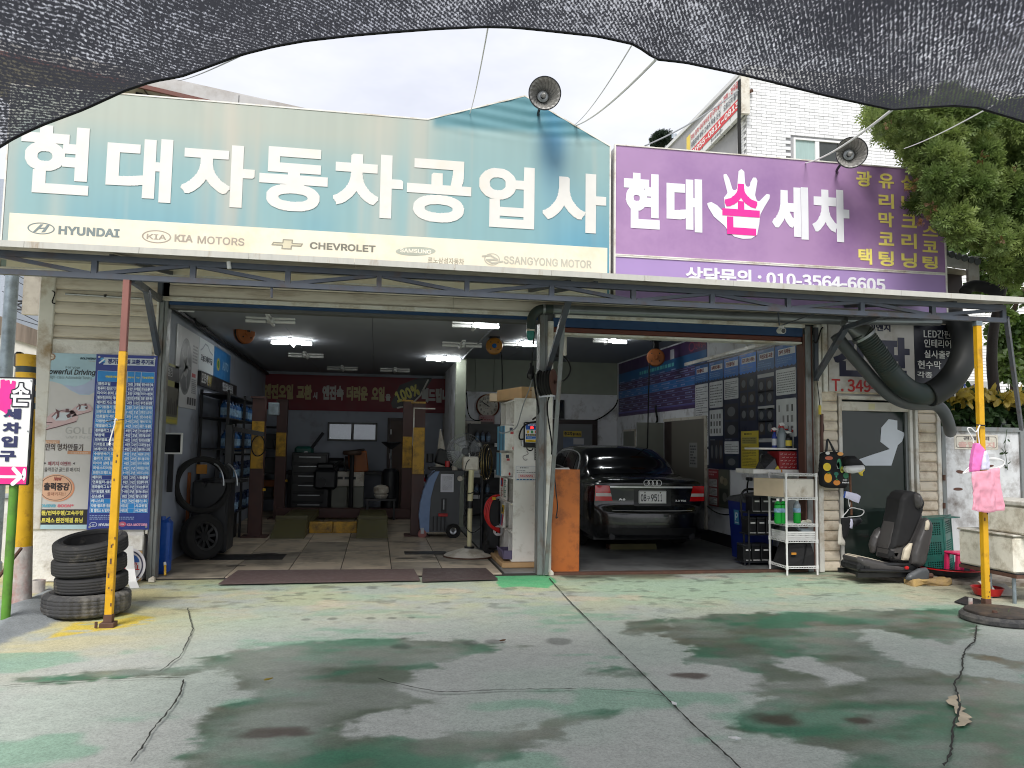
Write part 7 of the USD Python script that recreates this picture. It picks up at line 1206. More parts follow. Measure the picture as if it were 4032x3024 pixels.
    for bs,x0,x1,z0,z1 in (('A6',-.50,-.40,.745,.775),('3.0 TDI',.355,.52,.728,.755)):m = Frame((0,ry((x0+x1)/2,.75)-.008,0)).mesh(solid(fit(text(bs,50,.05,'inter'),x0,z0,x1,z1),0,.004));part(T,'badge',m,'chrome',local=True)
    part(T,'trunk_gap',rpatch(-.60,.60,.600,.606,.004,12,2),'chrome',local=True);part(T,'plate_recess',rpatch(-.27,.29,.665,.905,.002,8,5),'car_lower',local=True)
    return T
build_car()
T = thing('wheel_stop','dim olive yellow wheel stop block on the floor under the car tail','wheel stop',(3.8,2.6,0));part(T,'block',hull([(x,y,z) for x in (3.45,4.16) for y,z in ((2.1,.015),(2.28,.015),(2.14,.09),(2.24,.09))]),'lift_olive');part(T,'end_cap',box(3.425,3.447,2.1,2.28,.015,.08,.004),'rust_metal')
# ---------------------------------------------------------------- shelves, rack, batteries and bin by the right jamb
SHy = .22
x0,x1,z0,z1 = rect_y(2990,1764,3180,1771,SHy);T = thing('upper_shelf','thin white shelf board holding the spray bottles by the right jamb','shelf',(5.1,SHy,z0));part(T,'board',box(x0,XR-.03,SHy,SHy+.42,z0,z1,.003),'white_board');part(T,'bracket',bar((XR-.04,SHy+.3,z0-.02),(XR-.35,SHy+.3,z0-.01),.02,.02),'dark_metal');uz = z1
x0,x1,z0,z1 = rect_y(2966,1849,3180,1866,SHy-.05);T = thing('lower_shelf','thick white shelf board under the red box by the right jamb','shelf',(5.0,SHy,z0));part(T,'board',box(x0,XR-.03,SHy-.05,SHy+.45,z0,z1,.004),'white_board');part(T,'seam_tape',box(oy(3075,1858,SHy-.05)[0],oy(3080,1858,SHy-.05)[0],SHy-.053,SHy-.0495,z0,z1),'orange_metal');lz = z1
def spray(px,hz,r,mt,cap,label,trig=True,y=SHy+.10,ink=None):
    x = oy(px,1700,y)[0];T = thing('spray_bottle',label,'bottle',(x,y,uz));part(T,'bottle',lathe([(0,0),(r,.003),(r,hz*.6),(r*.8,hz*.72),(r*.36,hz*.84),(r*.34,hz*.9),(0,hz*.9)],18,(x,y,uz)),mt,smooth=40)
    if trig:part(T,'collar',cyl((x,y,uz+hz*.88),(x,y,uz+hz*.95),r*.42,12),cap);part(T,'trigger_head',hull([(x-.045,y-.012,uz+hz*1.06),(x-.045,y+.012,uz+hz*1.06),(x+.05,y-.012,uz+hz*1.0),(x+.05,y+.012,uz+hz*1.0),(x+.0,y-.014,uz+hz*1.12),(x+.0,y+.014,uz+hz*1.12),(x-.02,y-.014,uz+hz*.95),(x+.02,y+.014,uz+hz*.95)]),'white_plastic');part(T,'trigger',bar((x-.03,y,uz+hz*1.02),(x-.045,y,uz+hz*.88),.012,.01),cap)
    else:part(T,'cap',lathe([(r*.5,hz*.85),(r*.62,hz*.88),(r*.6,hz),(0,hz*1.02)],14,(x,y,uz)),cap,smooth=40)
    if ink:part(T,'label',lathe([(r+.001,hz*.14),(r+.001,hz*.5)],18,(x,y,uz)),ink)
pm('clear_grey',C(130,140,146),.15,var=.1);pm('label_yellow',C(214,190,60),.4);pm('label_blue',C(36,60,150),.3,var=.3,scale=20);pm('label_white',C(206,208,212),.4)
spray(3049,.24,.032,'label_blue','red_plastic','small blue and white spray bottle, leftmost on the white shelf',True,SHy+.16,'label_white');spray(3078,.30,.058,'clear_grey','red_plastic','large clear grey spray bottle with red and white trigger');spray(3097,.27,.05,'clear_grey','red_plastic','clear spray bottle standing behind the dark one with the yellow label',True,SHy+.24);spray(3103,.20,.046,'machine_dark','black_plastic','dark squat spray bottle with a yellow label',True,SHy+.06,'label_yellow');spray(3130,.24,.032,'white_plastic','red_plastic','slim white spray bottle with red trigger left of the blue cans',True);spray(3146,.235,.034,'label_blue','white_plastic','left one of two blue spray cans with white caps',False,SHy+.08,'label_white');spray(3167,.235,.034,'label_blue','white_plastic','right one of two blue spray cans with white caps',False,SHy+.08,'label_white')
x0,x1,z0,z1 = rect_y(3070,1777,3178,1848,SHy+.02);T = thing('red_box','red box with a small white scattered pattern on the lower shelf','box',(x0,SHy,lz));part(T,'box',box(x0,x1-.01,SHy+.02,SHy+.35,lz,z1,.01),pm('box_red',C(150,28,34),.45,var=.1));I = Ink(Frame((x0,SHy+.02,lz)),.001);r_ = random.Random(3);[I.add(affinity.translate(affinity.rotate(unary_union([sbox(-.012,-.003,.012,.003),ell(-.012,0,.005,.006),ell(.012,0,.005,.006)]),20*r_.random()),.03+.055*i+(.025 if j % 2 else 0),.03+.042*j),C(200,170,168)) for i in range(6) for j in range(5) if .03+.055*i < x1-x0-.05];I.build(T)
x0,x1,z0,z1 = rect_y(3004,1786,3062,1848,SHy+.05);T = thing('clear_bag','clear plastic bag of dark cloths with a yellow corner beside the red box','bag',(x0,SHy,lz));part(T,'bag',hull([(x0+.02,SHy+.05,lz),(x1,SHy+.05,lz),(x0+.02,SHy+.3,lz),(x1,SHy+.3,lz),(x0,SHy+.1,lz+.1),(x1-.02,SHy+.08,lz+.14),(x0+.06,SHy+.2,z1-.02),(x1-.05,SHy+.2,z1)]),pm('bag_dark',C(40,40,44),.2,var=.4,scale=14));part(T,'yellow_corner',hull([(x1-.05,SHy+.03,lz),(x1+.03,SHy+.03,lz),(x1,SHy+.05,lz+.05),(x1-.02,SHy+.06,lz+.03)]),'label_yellow')
# corner wire rack
RX0,RX1,RY0,RY1 = 4.945,5.345,-.27,.15;T = thing('wire_rack','white wire corner rack with bottles and a basket at the right jamb','rack',(RX0,RY0,0));zr = [oy(3107,y,RY0)[2] for y in (2239,2136,2072,1967,1873)]
feet = [(RX0+.03,RY1),(RX0,RY0+.12),(RX0+.16,RY0),(RX1,RY0),(RX1,RY1)]
feet = [(RX0,RY1),(RX0,RY0),(RX1,RY0),(RX1,RY1)]
for k,(x,y) in enumerate(feet):part(T,'upright',cyl((x,y,0),(x,y,zr[-1]+.03),.0125,10),'white_plastic'); 
for z in zr:
    seg = []
    for (a,b) in zip(feet,feet[1:]+feet[:1]):
        for dz in (0,.022):seg.append(cyl((*a,z+dz),(*b,z+dz),.0045,5))
        n = 12;P = [(a[0]+(b[0]-a[0])*t/n,a[1]+(b[1]-a[1])*t/n,z+(.022 if t % 2 else 0)) for t in range(n+1)];seg.append(tube(P,.0035,4))
    for y in np.linspace(RY0+.03,RY1-.03,9):seg.append(cyl((RX0,y,z+.022),(RX1,y,z+.022),.003,4))
    part(T,'wire_shelf',cat(seg),'white_plastic')
    part(T,'collar',cat([cyl((x,y,z-.012),(x,y,z+.034),.018,10) for x,y in feet]),'white_plastic')
x0,x1,z0,z1 = rect_y(3024,1886,3182,1962,RY0+.03);T = thing('tan_carton','pale carton with a tan side on the wire rack under the thick shelf','box',(x0,RY0,zr[3]));xm = oy(3085,1920,RY0+.03)[0];part(T,'tan_side',hull([(xm,RY0+.03,zr[3]+.028),(x0-.02,RY0+.36,zr[3]+.028),(xm,RY0+.03,z1),(x0-.02,RY0+.36,z1),(xm+.01,RY0+.36,zr[3]+.028),(xm+.01,RY0+.36,z1)]),'cardboard_tan');part(T,'white_side',box(xm+.003,RX1-.015,RY0+.03,RY0+.37,zr[3]+.028,z1,.003),'old_white')
mk('green_liquid',{'p':('principled_bsdf',{'base_color':(.02,.42,.06),'roughness':.1,'transmission_weight':.35,'ior':1.33})},[])
mk('clear_plastic',{'p':('principled_bsdf',{'base_color':(.82,.9,.85),'roughness':.08,'transmission_weight':.9,'ior':1.05})},[])
def washer(px,y,lv,label):
    x = oy(px,2020,y)[0];z = zr[2]+.028;H = .30;r = .046;T = thing('washer_bottle',label,'bottle',(x,y,z),group=None);n = 20
    prof = [(0,0),(r*.9,0)]+[(r*(1-.05*(k % 2)),.02+.012*k) for k in range(14)]+[(r,.20),(r*.9,.225),(r*.36,.265),(r*.32,.275),(0,.275)]
    low = [p for p in prof if p[1] <= lv]+[(0,lv)];part(T,'liquid',lathe(low,n,(x,y,z)),'green_liquid',smooth=40)
    up = [(r,lv)]+[p for p in prof if p[1] > lv];part(T,'bottle',lathe(up,n,(x,y,z)),'green_liquid' if lv > .2 else 'clear_grey',smooth=40);part(T,'cap',cyl((x,y,z+.272),(x,y,z+.30),.019,12),'white_plastic');part(T,'label',lathe([(r+.0015,.135),(r+.0015,.185)],n,(x,y,z)),'oil_label')
washer(3063,RY0+.07,.24,'full green washer bottle, left one of the pair on the wire rack');washer(3085,RY0+.07,.24,'full green washer bottle, right one of the pair on the wire rack');washer(3138,RY0+.10,.13,'half-empty green washer bottle, alone at the right of the wire rack')
T = thing('work_gloves','crumpled cream work gloves on the wire rack before the half-empty bottle','gloves',(5.2,RY0,zr[2]));r_ = np.random.default_rng(4);part(T,'glove',hull(np.array([5.17,RY0+.05,zr[2]+.03])+r_.random((14,3))*np.array([.10,.05,.035])),'foam');part(T,'glove',hull(np.array([5.23,RY0+.03,zr[2]+.03])+r_.random((14,3))*np.array([.08,.05,.05])),'old_white')
z = zr[1]+.028;T = thing('white_basket','white lattice plastic basket with a grey tray and dark cloth on the wire rack','basket',(5.15,RY0,z));W_ = RX1-RX0-.03
def lattice(w,h,n,m,gap=.3):return sbox(0,0,w,h).difference(unary_union([sbox(w*(i+gap/2)/n,h*(j+gap/2)/m,w*(i+1-gap/2)/n,h*(j+1-gap/2)/m) for i in range(n) for j in range(m)]))
part(T,'basket_front',Frame((RX0+.015,RY0+.02,z)).mesh(solid(unary_union([lattice(W_,.085,24,4,.45),sbox(0,.085,W_,.10)]),0,.004)),'white_plastic');part(T,'basket_side',Frame((RX0+.012,RY1-.03,z),(0,-1,0)).mesh(solid(unary_union([lattice(.36,.085,20,4,.45),sbox(0,.085,.36,.10)]),0,.004)),'white_plastic');part(T,'basket_floor',box(RX0+.02,RX1-.02,RY0+.03,RY1-.03,z,z+.006),'white_plastic');part(T,'grey_tray',box(5.17,RX1-.03,RY0+.05,RY0+.3,z+.06,z+.13,.015),'clear_grey');part(T,'dark_cloth',hull(np.array([RX0+.03,RY0+.06,z+.04])+np.random.default_rng(5).random((16,3))*np.array([.24,.2,.12])),'black_rubber')
z = zr[0]+.028;T = thing('black_bag','bulky black bag with an orange mark on the lowest wire shelf','bag',(5.15,RY0,z));part(T,'bag',hull([(RX0+.02,RY0+.03,z),(RX1-.02,RY0+.03,z),(RX0+.02,RY1-.04,z),(RX1-.02,RY1-.04,z),(RX0+.01,RY0+.08,z+.12),(RX0+.06,RY0+.1,z+.24),(RX0+.2,RY0+.1,z+.29),(RX1-.03,RY0+.1,z+.27),(RX1-.02,RY0+.04,z+.15),(RX1-.05,RY1-.06,z+.28),(RX0+.1,RY1-.06,z+.26)]),'seat_black');part(T,'strap',bar((RX0+.22,RY0+.028,z+.02),(RX0+.30,RY0+.06,z+.27),.02,.006),'black_plastic');part(T,'orange_mark',box(RX0+.07,RX0+.13,RY0+.012,RY0+.028,z+.135,z+.16),'orange_metal')
# battery rack
def batt(T0,x,y,z,lb,gp):
    T = thing('car_battery',lb,'battery',(x,y,z),group=gp);part(T,'case',box(-.055,.055,0,.2,0,.185,.006),'black_plastic',local=True);part(T,'lid',box(-.057,.057,-.002,.202,.186,.215,.005),'machine_dark',local=True);part(T,'label',box(-.025,.04,-.004,-.0005,.13,.15),'white_plastic',local=True);part(T,'tag',box(-.05,.05,-.004,-.0005,.008,.016),'white_plastic',local=True);return T
T = thing('battery_rack','black tube-framed rack of car batteries between blue bin and wire rack','rack',(5.0,.5,0));bx0,bx1,by0 = 4.80,5.22,.45
for z in (.07,.42,.70):part(T,'tray',box(bx0 - (.07 if z < .1 else 0),bx1,by0-.02,by0+.26,z-.02,z-.002,.003),'machine_dark')
part(T,'tube_frame',cat([tube(smooth_path([(bx0+.02,by0+.24,0),(bx0+.02,by0+.24,.85),(bx0+.06,by0+.24,.96),(bx0+.14,by0+.24,.985),(bx1,by0+.24,.985)]),.016,8),cyl((bx0-.05,by0,0),(bx0-.05,by0,.1),.014,8),cyl((bx1-.1,by0,0),(bx1-.1,by0,.7),.014,8),cyl((bx0+.01,by0,0),(bx0+.01,by0,.72),.014,8)]),'black_plastic')
b0_ = None
for row,(z,n,x0_) in enumerate(((.07,3,bx0-.01),(.42,3,bx0+.06),(.70,3,bx0+.12))):
    for k in range(n):
        gp = 'car batteries on the tube-framed rack';lb = f'{["left", "middle", "right"][k]} black car battery on the {["lowest", "middle", "top"][row]} tray of the tube-framed rack';loc = (x0_+.125*k,by0,z)
        if b0_ is None:b0_ = batt(T,*loc,lb,gp)
        else:cpy(b0_,loc,0,lb,gp)
T = thing('blue_bin','dark blue lidded bin with a light blue letter label beside the battery rack','bin',(5.1,.95,0));bz = ox(2893,1995,4.94)[2];part(T,'body',hull([(4.97,.78,.02),(4.97,1.28,.02),(5.30,.78,.02),(5.30,1.28,.02),(4.93,.74,.80),(4.93,1.32,.80),(5.33,.74,.80),(5.33,1.32,.80)]),'bin_blue');part(T,'lid',hull([(4.90,.72,.80),(4.90,1.34,.80),(5.34,.72,.80),(5.34,1.34,.80),(4.95,.75,.86),(4.95,1.3,.86),(5.33,.75,.92),(5.33,1.3,.92)]),'machine_dark');I = Ink(Frame((4.945,1.14,.48),(0,-1,0),(-.05,0,1)),.006);I.rect(0,0,.15,.20,C(70,140,176));I.text('P',.075,.06,.11,C(210,220,226),1,'c',.02,font='inter',skew=14);I.rect(.02,.02,.13,.035,C(206,214,220),1);I.build(T,'label')
# ================================================================= right of the bays
from scipy.spatial import Delaunay
def inflate(poly,half,r,step=.02,smooth_k=0):
    """A padded shape: outline in the plane, rounded thickness half (front and back) with edge radius r."""
    b = poly.exterior;L = b.length;n = max(int(L/step),16);bp = np.array([b.interpolate(i*L/n).coords[0] for i in range(n)])
    x0,y0,x1,y1 = poly.bounds;gx_,gy_ = np.meshgrid(np.arange(x0,x1,step),np.arange(y0,y1,step));gx_ = gx_+(np.arange(gx_.shape[0]) % 2)[:,None]*step/2
    ip = np.c_[gx_.ravel(),gy_.ravel()];s_ = shapely.points(ip);d = shapely.distance(s_,b);k = shapely.contains_xy(poly,ip[:,0],ip[:,1]) & (d > step*.45);ip,d = ip[k],d[k]
    P = np.vstack([bp,ip]);D = np.r_[np.zeros(n),d];T = Delaunay(P).simplices;cen = P[T].mean(1);T = T[shapely.contains_xy(poly,cen[:,0],cen[:,1])]
    dd = np.minimum(D,r);h = half-r+np.sqrt(np.maximum(r*r-(r-dd)**2,0));a = np.cross(P[T[:,1]]-P[T[:,0]],P[T[:,2]]-P[T[:,0]]);T[a < 0] = T[a < 0][:,::-1]
    N = len(P);v = np.vstack([np.c_[P,h],np.c_[P,-h]]);i = np.arange(n);j = (i+1) % n
    ccw = Polygon(bp).exterior.is_ccw;side = np.vstack([np.c_[i,j+N,j],np.c_[i,i+N,j+N]]);side = side if not ccw else side[:,::-1]
    return trimesh.Trimesh(v,np.vstack([T,T[:,::-1]+N,side]),process=False)
def pl(pts,Y,s=1.,ox_=0.,oy_=0.):return Polygon([oy(ox_+x/s,oy_+y/s,Y)[[0,2]] for x,y in pts]).buffer(0)
K6 = dict(s=2.0733,ox_=3200,oy_=1650);K5 = dict(s=2.553,ox_=3200,oy_=1150)
# the glazed door
GY = -.012;D = thing('glass_door','dark glazed door with a torn white sheet stuck behind the glass, right of the bays','door',(6.3,GY,0))
x0,x1,z0,z1 = rect_y(3308,1562,3600,2240,GY);a,b,c,d = rect_y(3306,1584,3582,1619,GY)
part(D,'frame',cat([box(x0-.02,x0+.025,GY-.03,.15,.05,z1),box(x1-.06,x1-.02,GY-.025,.15,.05,z1),box(x0+.026,x1-.061,GY-.03,.15,z1-.045,z1)]),'white_trim');part(D,'transom',box(x0+.026,x1-.061,GY-.012,.1,c,d,.004),'old_white');part(D,'glass',box(x0+.026,x1-.10,.03,.036,.12,c-.004),'glass_door');part(D,'side_rail',box(x1-.099,x1-.061,.0,.06,.1,c-.004),'jamb_metal');part(D,'door_back',box(x0,x1,.11,.13,.05,z1),'black_base');part(D,'bottom_rail',box(x0+.026,x1-.061,.01,.06,.04,.119),'dark_metal');part(D,'frame_trim',box(x1+.01,x1+.05,GY-.04,.1,.1,z1+.02,.004),'white_trim')
pp = pl([(620,0),(690,12),(690,85),(752,115),(728,185),(695,212),(642,380),(432,380),(382,345),(380,328),(470,296),(628,245),(552,185),(560,70)],.028,**K6);part(D,'torn_sheet',Frame((0,.028,0)).mesh(solid(pp,-.0005,.0015)),pm('paper_bluewhite',C(206,212,220),.5,var=.04));part(D,'label_strip',cat([box(oy(3420,1600,GY-.014)[0],oy(3445,1600,GY-.014)[0],GY-.0145,GY-.0125,c+.02,d-.02)]),'cream_metal')
struct('door_step',box(5.80,7.05,-.18,.03,0.,.075,.01),'concrete_raw')
# banner sign over the door
NYs = -.075;N = thing('print_shop_sign','shabby white and black sign with big navy letters and a red phone number','sign',(6.5,NYs,2.6));x0,x1,z0,z1 = rect_y(3263,1264,3600,1545,NYs);xe = oy(3752,1400,NYs)[0];zl_ = oy(3700,1275,NYs)[2]
part(N,'white_panel',box(x0,x1,NYs,NYs+.04,z0,z1),pm('sign_shabby',C(196,192,188),.45,var=.06,dirt=C(150,138,120),dscale=2,damt=.4));part(N,'black_panel',box(x1+.003,xe,NYs,NYs+.04,z0-.02,z1-.01),pm('sign_navy',C(22,24,38),.4,var=.1));part(N,'frame_edge',cat([box(xe,xe+.015,NYs-.008,NYs+.045,z0-.02,z1),box(x1,xe,NYs-.008,NYs+.045,z1-.009,z1+.004)]),'white_trim')
FN = Frame((0,NYs,0));pm('vinyl_navy',C(30,32,60),.4);pm('vinyl_red',C(176,40,38),.4)
def vn(s,bx,mat,bold=.03,px=70,nm='letter',k=K5):
    a,b,c,d = rect_y(k['ox_']+bx[0]/k['s'],k['oy_']+bx[1]/k['s'],k['ox_']+bx[2]/k['s'],k['oy_']+bx[3]/k['s'],NYs);part(N,nm,FN.mesh(solid(fit(text(s,px,bold),a,c,b,d),.001,.004)),mat)
vn('간',(205,455,560,850),'vinyl_navy',.045,120);vn('판',(620,455,975,850),'vinyl_navy',.045,120);vn('이엔지',(560,318,780,395),'vinyl_navy');vn('T. 3494-5',(190,880,790,1005),'vinyl_red',.02)
for s,bx in (('LED간판',(1115,380,1388,465)),('인테리어',(1120,478,1388,560)),('실사출력',(1120,588,1400,668)),('현수막',(1055,690,1290,772)),('각종',(1050,800,1200,862)),('등',(1330,960,1395,1040))):vn(s,bx,'white_plastic',.01,60)
part(N,'side_strip',box(oy(3238,1400,NYs)[0],oy(3256,1400,NYs)[0],NYs-.02,NYs+.03,z0-.01,z1-.02,.004),'white_trim')
# flexible hoses
HY = -.55;H = [oy(x,y,HY-.0) for x,y in [(3392,1308),(3430,1362),(3480,1432),(3535,1500),(3600,1545),(3668,1548),(3730,1505),(3775,1435)]]+[oy(3808,1370,HY+.15),oy(3815,1320,HY+.4),oy(3790,1280,HY+.7)]
T = thing('exhaust_hose','thick dark green ribbed hose sagging in a U before the print shop sign','hose',H[3]);part(T,'hose',tube(smooth_path(H,10),.126,18,.06,.03),'hose_green',smooth=50);a,b = oy(3340,1285,HY+.05),oy(3398,1318,HY);part(T,'metal_cone',cyl(a,b,.045,18,.142),'duct_metal',smooth=50);part(T,'clamp',cyl(b,b+(H[1]-H[0])*.15,.15,20),'steel');q = oy(3340,1285,HY+.05);part(T,'inlet_pipe',cyl(q,oy(3322,1275,HY+.2),.045,14),'steel')
H2 = [oy(x,y,HY+.18) for x,y in [(3292,1318),(3335,1375),(3400,1450),(3470,1528),(3545,1580),(3620,1592),(3690,1598)]]+[oy(3725,1640,HY+.2),oy(3742,1700,HY+.4)]
T = thing('drain_duct','flat grey rubber duct running under the thick green hose','duct',H2[3]);m = tube(smooth_path(H2,8),.075,12,caps=True);part(T,'duct',m,'duct_grey',smooth=50)
T = thing('dark_hose_end','thicker blackish hose end joining the green hose and rising under the awning','hose',oy(3780,1350,-.5));part(T,'hose',tube(smooth_path([oy(3655,1555,-.56),oy(3722,1515,-.58),oy(3775,1448,-.58),oy(3800,1370,-.5),oy(3790,1300,-.3),oy(3755,1262,.1)],8),.15,18,.04,.025),'duct_dark',smooth=50)
solo('ceiling_pipe',cyl(oy(3330,1262,-.25),oy(3700,1268,-.25),.05,14),'duct_metal','dull metal pipe under the awning above the print shop sign','pipe')
# tote bag and hanging things by the door
TY = -.16;T = thing('tote_bag','black tote bag printed with fruit and vegetables hanging on the siding','bag',oy(3280,1830,TY));pb = pl([(62,285),(90,268),(200,268),(250,300),(288,520),(270,565),(110,562),(55,540),(48,440)],TY,**K6);part(T,'bag',Frame((0,TY,0)).mesh(inflate(pb,.055,.05)),'seat_black',smooth=60)
part(T,'handle',cat([tube(smooth_path([oy(3200+x/2.0733,1650+y/2.0733,TY) for x,y in L]),.010,6) for L in ([(100,275),(112,215),(122,165),(150,215),(178,275)],[(105,275),(118,220),(124,172),(160,225),(190,275)])]),'black_plastic')
I = Ink(Frame((0,TY-.052,0)),.004,.0012);kk = lambda x,y:oy(3200+x/2.0733,1650+y/2.0733,TY)[[0,2]]
def blob(x,y,rx,ry,cc,rot_=0,layer=0):p = kk(x,y);s = kk(x+1,y)[0]-p[0];I.add(affinity.rotate(ell(p[0],p[1],rx*s,ry*s),rot_),cc,layer)
for a_ in ((97,390,32,30,C(236,206,40)),(105,478,32,36,C(240,170,40)),(176,517,28,20,C(226,140,50)),(112,318,32,14,C(190,96,60)),(205,284,24,14,C(240,170,90)),(102,278,18,12,C(220,220,214)),(195,365,18,38,C(70,150,110)),(188,378,12,26,C(220,228,220)),(218,412,14,24,C(196,206,90)),(172,446,18,14,C(30,120,100)),(172,466,6,10,C(60,160,120)),(250,460,22,22,C(40,120,80)),(110,440,14,6,C(60,140,70)),(176,494,8,8,C(60,140,70))):blob(*a_)
blob(218,416,6,8,C(120,80,40),0,1);p = kk(225,500);q = kk(275,500);I.add(fit(text('I am',40,.04,'inter'),p[0],p[1],p[0]+(q[0]-p[0])*.7,p[1]+.016),C(226,226,226));p = kk(218,522);I.add(fit(text('friedrice!',40,.04,'inter'),p[0],p[1],q[0],p[1]+.018),C(226,226,226));I.build(T)
wx = oy(3351,1900,-.2);T = thing('wooden_stick','short brown wooden stick fixed upright beside the tote bag, hung with caps','stick',wx);part(T,'stick',cyl(oy(3346,1850,-.2),oy(3353,2028,-.2),.014,10),pm('stick_wood',C(104,66,42),.6,var=.2));part(T,'arm',bar(oy(3346,1860,-.2),oy(3346,1860,.0),.02,.02),'dark_metal')
T = thing('baseball_hat','black cap lying on top of the white cap on the wooden stick','cap',oy(3355,1815,-.25));part(T,'crown',Frame((0,-.25,0)).mesh(inflate(pl([(250,330),(275,300),(330,300),(375,335),(408,372),(360,385),(262,375)],-.25,**K6),.08,.05)),'seat_black',smooth=60)
T = thing('baseball_hat','white cap with a yellow cloth corner hanging on the wooden stick','cap',oy(3365,1845,-.28));part(T,'crown',Frame((0,-.28,0)).mesh(inflate(pl([(265,385),(330,378),(408,375),(418,405),(380,432),(320,444),(272,436),(255,405)],-.28,**K6),.07,.045)),'white_plastic',smooth=60);part(T,'yellow_cloth',Frame((0,-.30,0)).mesh(inflate(pl([(372,436),(418,395),(425,415),(405,440),(412,466),(390,462)],-.30,**K6),.02,.015)),'label_yellow',smooth=60)
T = thing('face_mask','white and blue face mask hanging on the wooden stick','mask',oy(3355,1955,-.24));part(T,'cloth',Frame((0,-.24,0)).mesh(inflate(pl([(262,588),(300,595),(360,610),(393,630),(375,688),(330,672),(290,650),(248,640)],-.24,**K6),.012,.01)),'towel_lilac',smooth=60);part(T,'blue_edge',Frame((0,-.255,0)).mesh(flat(pl([(262,588),(272,590),(262,645),(248,640)],-.255,**K6))),'blue_plastic');part(T,'loop',tube(smooth_path([oy(3200+x/2.0733,1650+y/2.0733,-.24) for x,y in [(290,652),(295,690),(300,715),(305,680)]]),.004,5),'white_plastic')
T = thing('sock_hanger','white wire hanger with dark and grey socks beside the glass door','hanger',oy(3350,2060,-.22));part(T,'wire',tube(smooth_path([oy(3200+x/2.0733,1650+y/2.0733,-.22) for x,y in [(300,730),(335,725),(380,735),(418,750),(410,775),(380,792),(300,800),(240,805),(262,775),(290,735)]]),.006,6),'white_plastic')
for pts,mt,nm in (([(228,810),(300,800),(310,830),(300,900),(280,960),(255,990),(240,930)],'seat_black','black_sock'),([(218,850),(236,860),(240,960),(265,1000),(262,1036),(205,1022),(208,930)],'old_white','grey_sock'),([(285,820),(320,812),(330,850),(322,895),(298,890),(290,850)],'towel_lilac','pale_sock'),([(320,812),(385,800),(405,830),(370,870),(338,880),(330,845)],'machine_dark','dark_cloth')):part(T,nm,Frame((0,-.23,0)).mesh(inflate(pl(pts,-.23,**K6),.022,.018)),mt,smooth=60)
T = thing('yellow_tag','small yellow hanging switch on a cord beside the right door jamb','switch',oy(3228,1612,-.12));part(T,'switch',cyl(oy(3228,1596,-.12),oy(3228,1632,-.12),.018,10),'label_yellow');part(T,'cord',cat([tube(smooth_path([oy(3216,1490,-.1),oy(3222,1540,-.1),oy(3228,1598,-.12)]),.006,5),tube(smooth_path([oy(3228,1630,-.12),oy(3240,1660,-.11),oy(3244,1690,-.1),oy(3236,1715,-.1)]),.005,5)]),'dark_metal');part(T,'brown_post',bar(oy(3236,1630,-.11),oy(3236,1780,-.11),.03,.03,(0,1,0)),'jamb_rust')
solo('jamb_cable',tube(smooth_path([oy(3203,1340,-.1),oy(3213,1350,-.12),oy(3226,1320,-.12),oy(3240,1290,-.1)]),.01,6),'black_rubber','black cable curling at the top of the right door jamb','cable')
# concrete ledge with broken edge, on it the car seat
edge = [(5.80,-.18),(5.95,-.62),(6.15,-.80),(6.35,-1.02),(6.7,-1.05),(7.0,-.98),(7.25,-1.2),(7.6,-1.3),(8.6,-1.4),(8.6,.0),(5.80,.0)]
pe = Polygon(edge);me = trimesh.creation.extrude_polygon(pe,.075,engine='earcut');me = me.subdivide().subdivide().subdivide();v = np.array(me.vertices);nn_ = meshkit.fbm(v*np.array([5,5,5.]),4,9)-.5;low = sst(-shapely.distance(shapely.points(v[:,:2]),LineString(edge[:9])),-.25,0);v[:,2] += nn_*.05*(v[:,2] > .03)-low*.03*(v[:,2] > .03);v[:,0] += nn_*.05*low;v[:,1] += nn_*.06*low;v[:,2] -= .012
struct('concrete_ledge',trimesh.Trimesh(v,me.faces,process=False),'concrete_raw',smooth=40)
pm('ledge_yellow',C(158,132,82),.8,var=.3,bump=.5,dirt=C(150,126,96),dscale=5,damt=.6)
solo('broken_curb',trimesh.Trimesh(np.array((bm := box(6.05,6.55,-1.08,-.88,-.01,.07,.02).subdivide().subdivide().subdivide()).vertices)+(meshkit.fbm(np.array(bm.vertices)*9,3,4)-.5)[:,None]*np.array([.10,.16,.07]),bm.faces,process=False),'ledge_yellow','broken concrete curb with worn yellow paint below the car seat','curb',smooth=40)
sY = -.78;T = thing('car_seat','removed grey leather car seat with a black cover and beige inlays before the glass door','seat',oy(3500,2290,sY))
fs = Frame((0,sY,0));INF = lambda pts,half,r,yo=0.:Frame((0,sY+yo,0)).mesh(inflate(pl(pts,sY,**K6),half,r))
part(T,'cushion',INF([(322,1130),(345,1112),(420,1128),(550,1160),(640,1168),(720,1185),(742,1225),(700,1252),(600,1258),(480,1248),(380,1228),(335,1180)],.20,.06,.05),'seat_leather',smooth=60);part(T,'cushion_inlay',INF([(330,1122),(350,1110),(440,1128),(548,1158),(556,1172),(470,1166),(380,1146)],.14,.02,.05),'seat_beige',smooth=60)
part(T,'backrest',INF([(588,1130),(600,1020),(640,870),(690,690),(720,640),(800,640),(850,700),(872,800),(850,960),(800,1120),(740,1172),(640,1160)],.15,.05,.06),'seat_leather',smooth=60);part(T,'side_bolster',INF([(735,1165),(740,1080),(775,960),(830,830),(855,795),(885,815),(900,860),(892,940),(860,1080),(840,1170),(790,1195)],.075,.05,-.13),'seat_leather',smooth=60);part(T,'far_bolster',INF([(572,1110),(560,1050),(575,980),(610,920),(640,900),(650,950),(610,1050),(592,1120)],.06,.04,.22),'seat_leather',smooth=60)
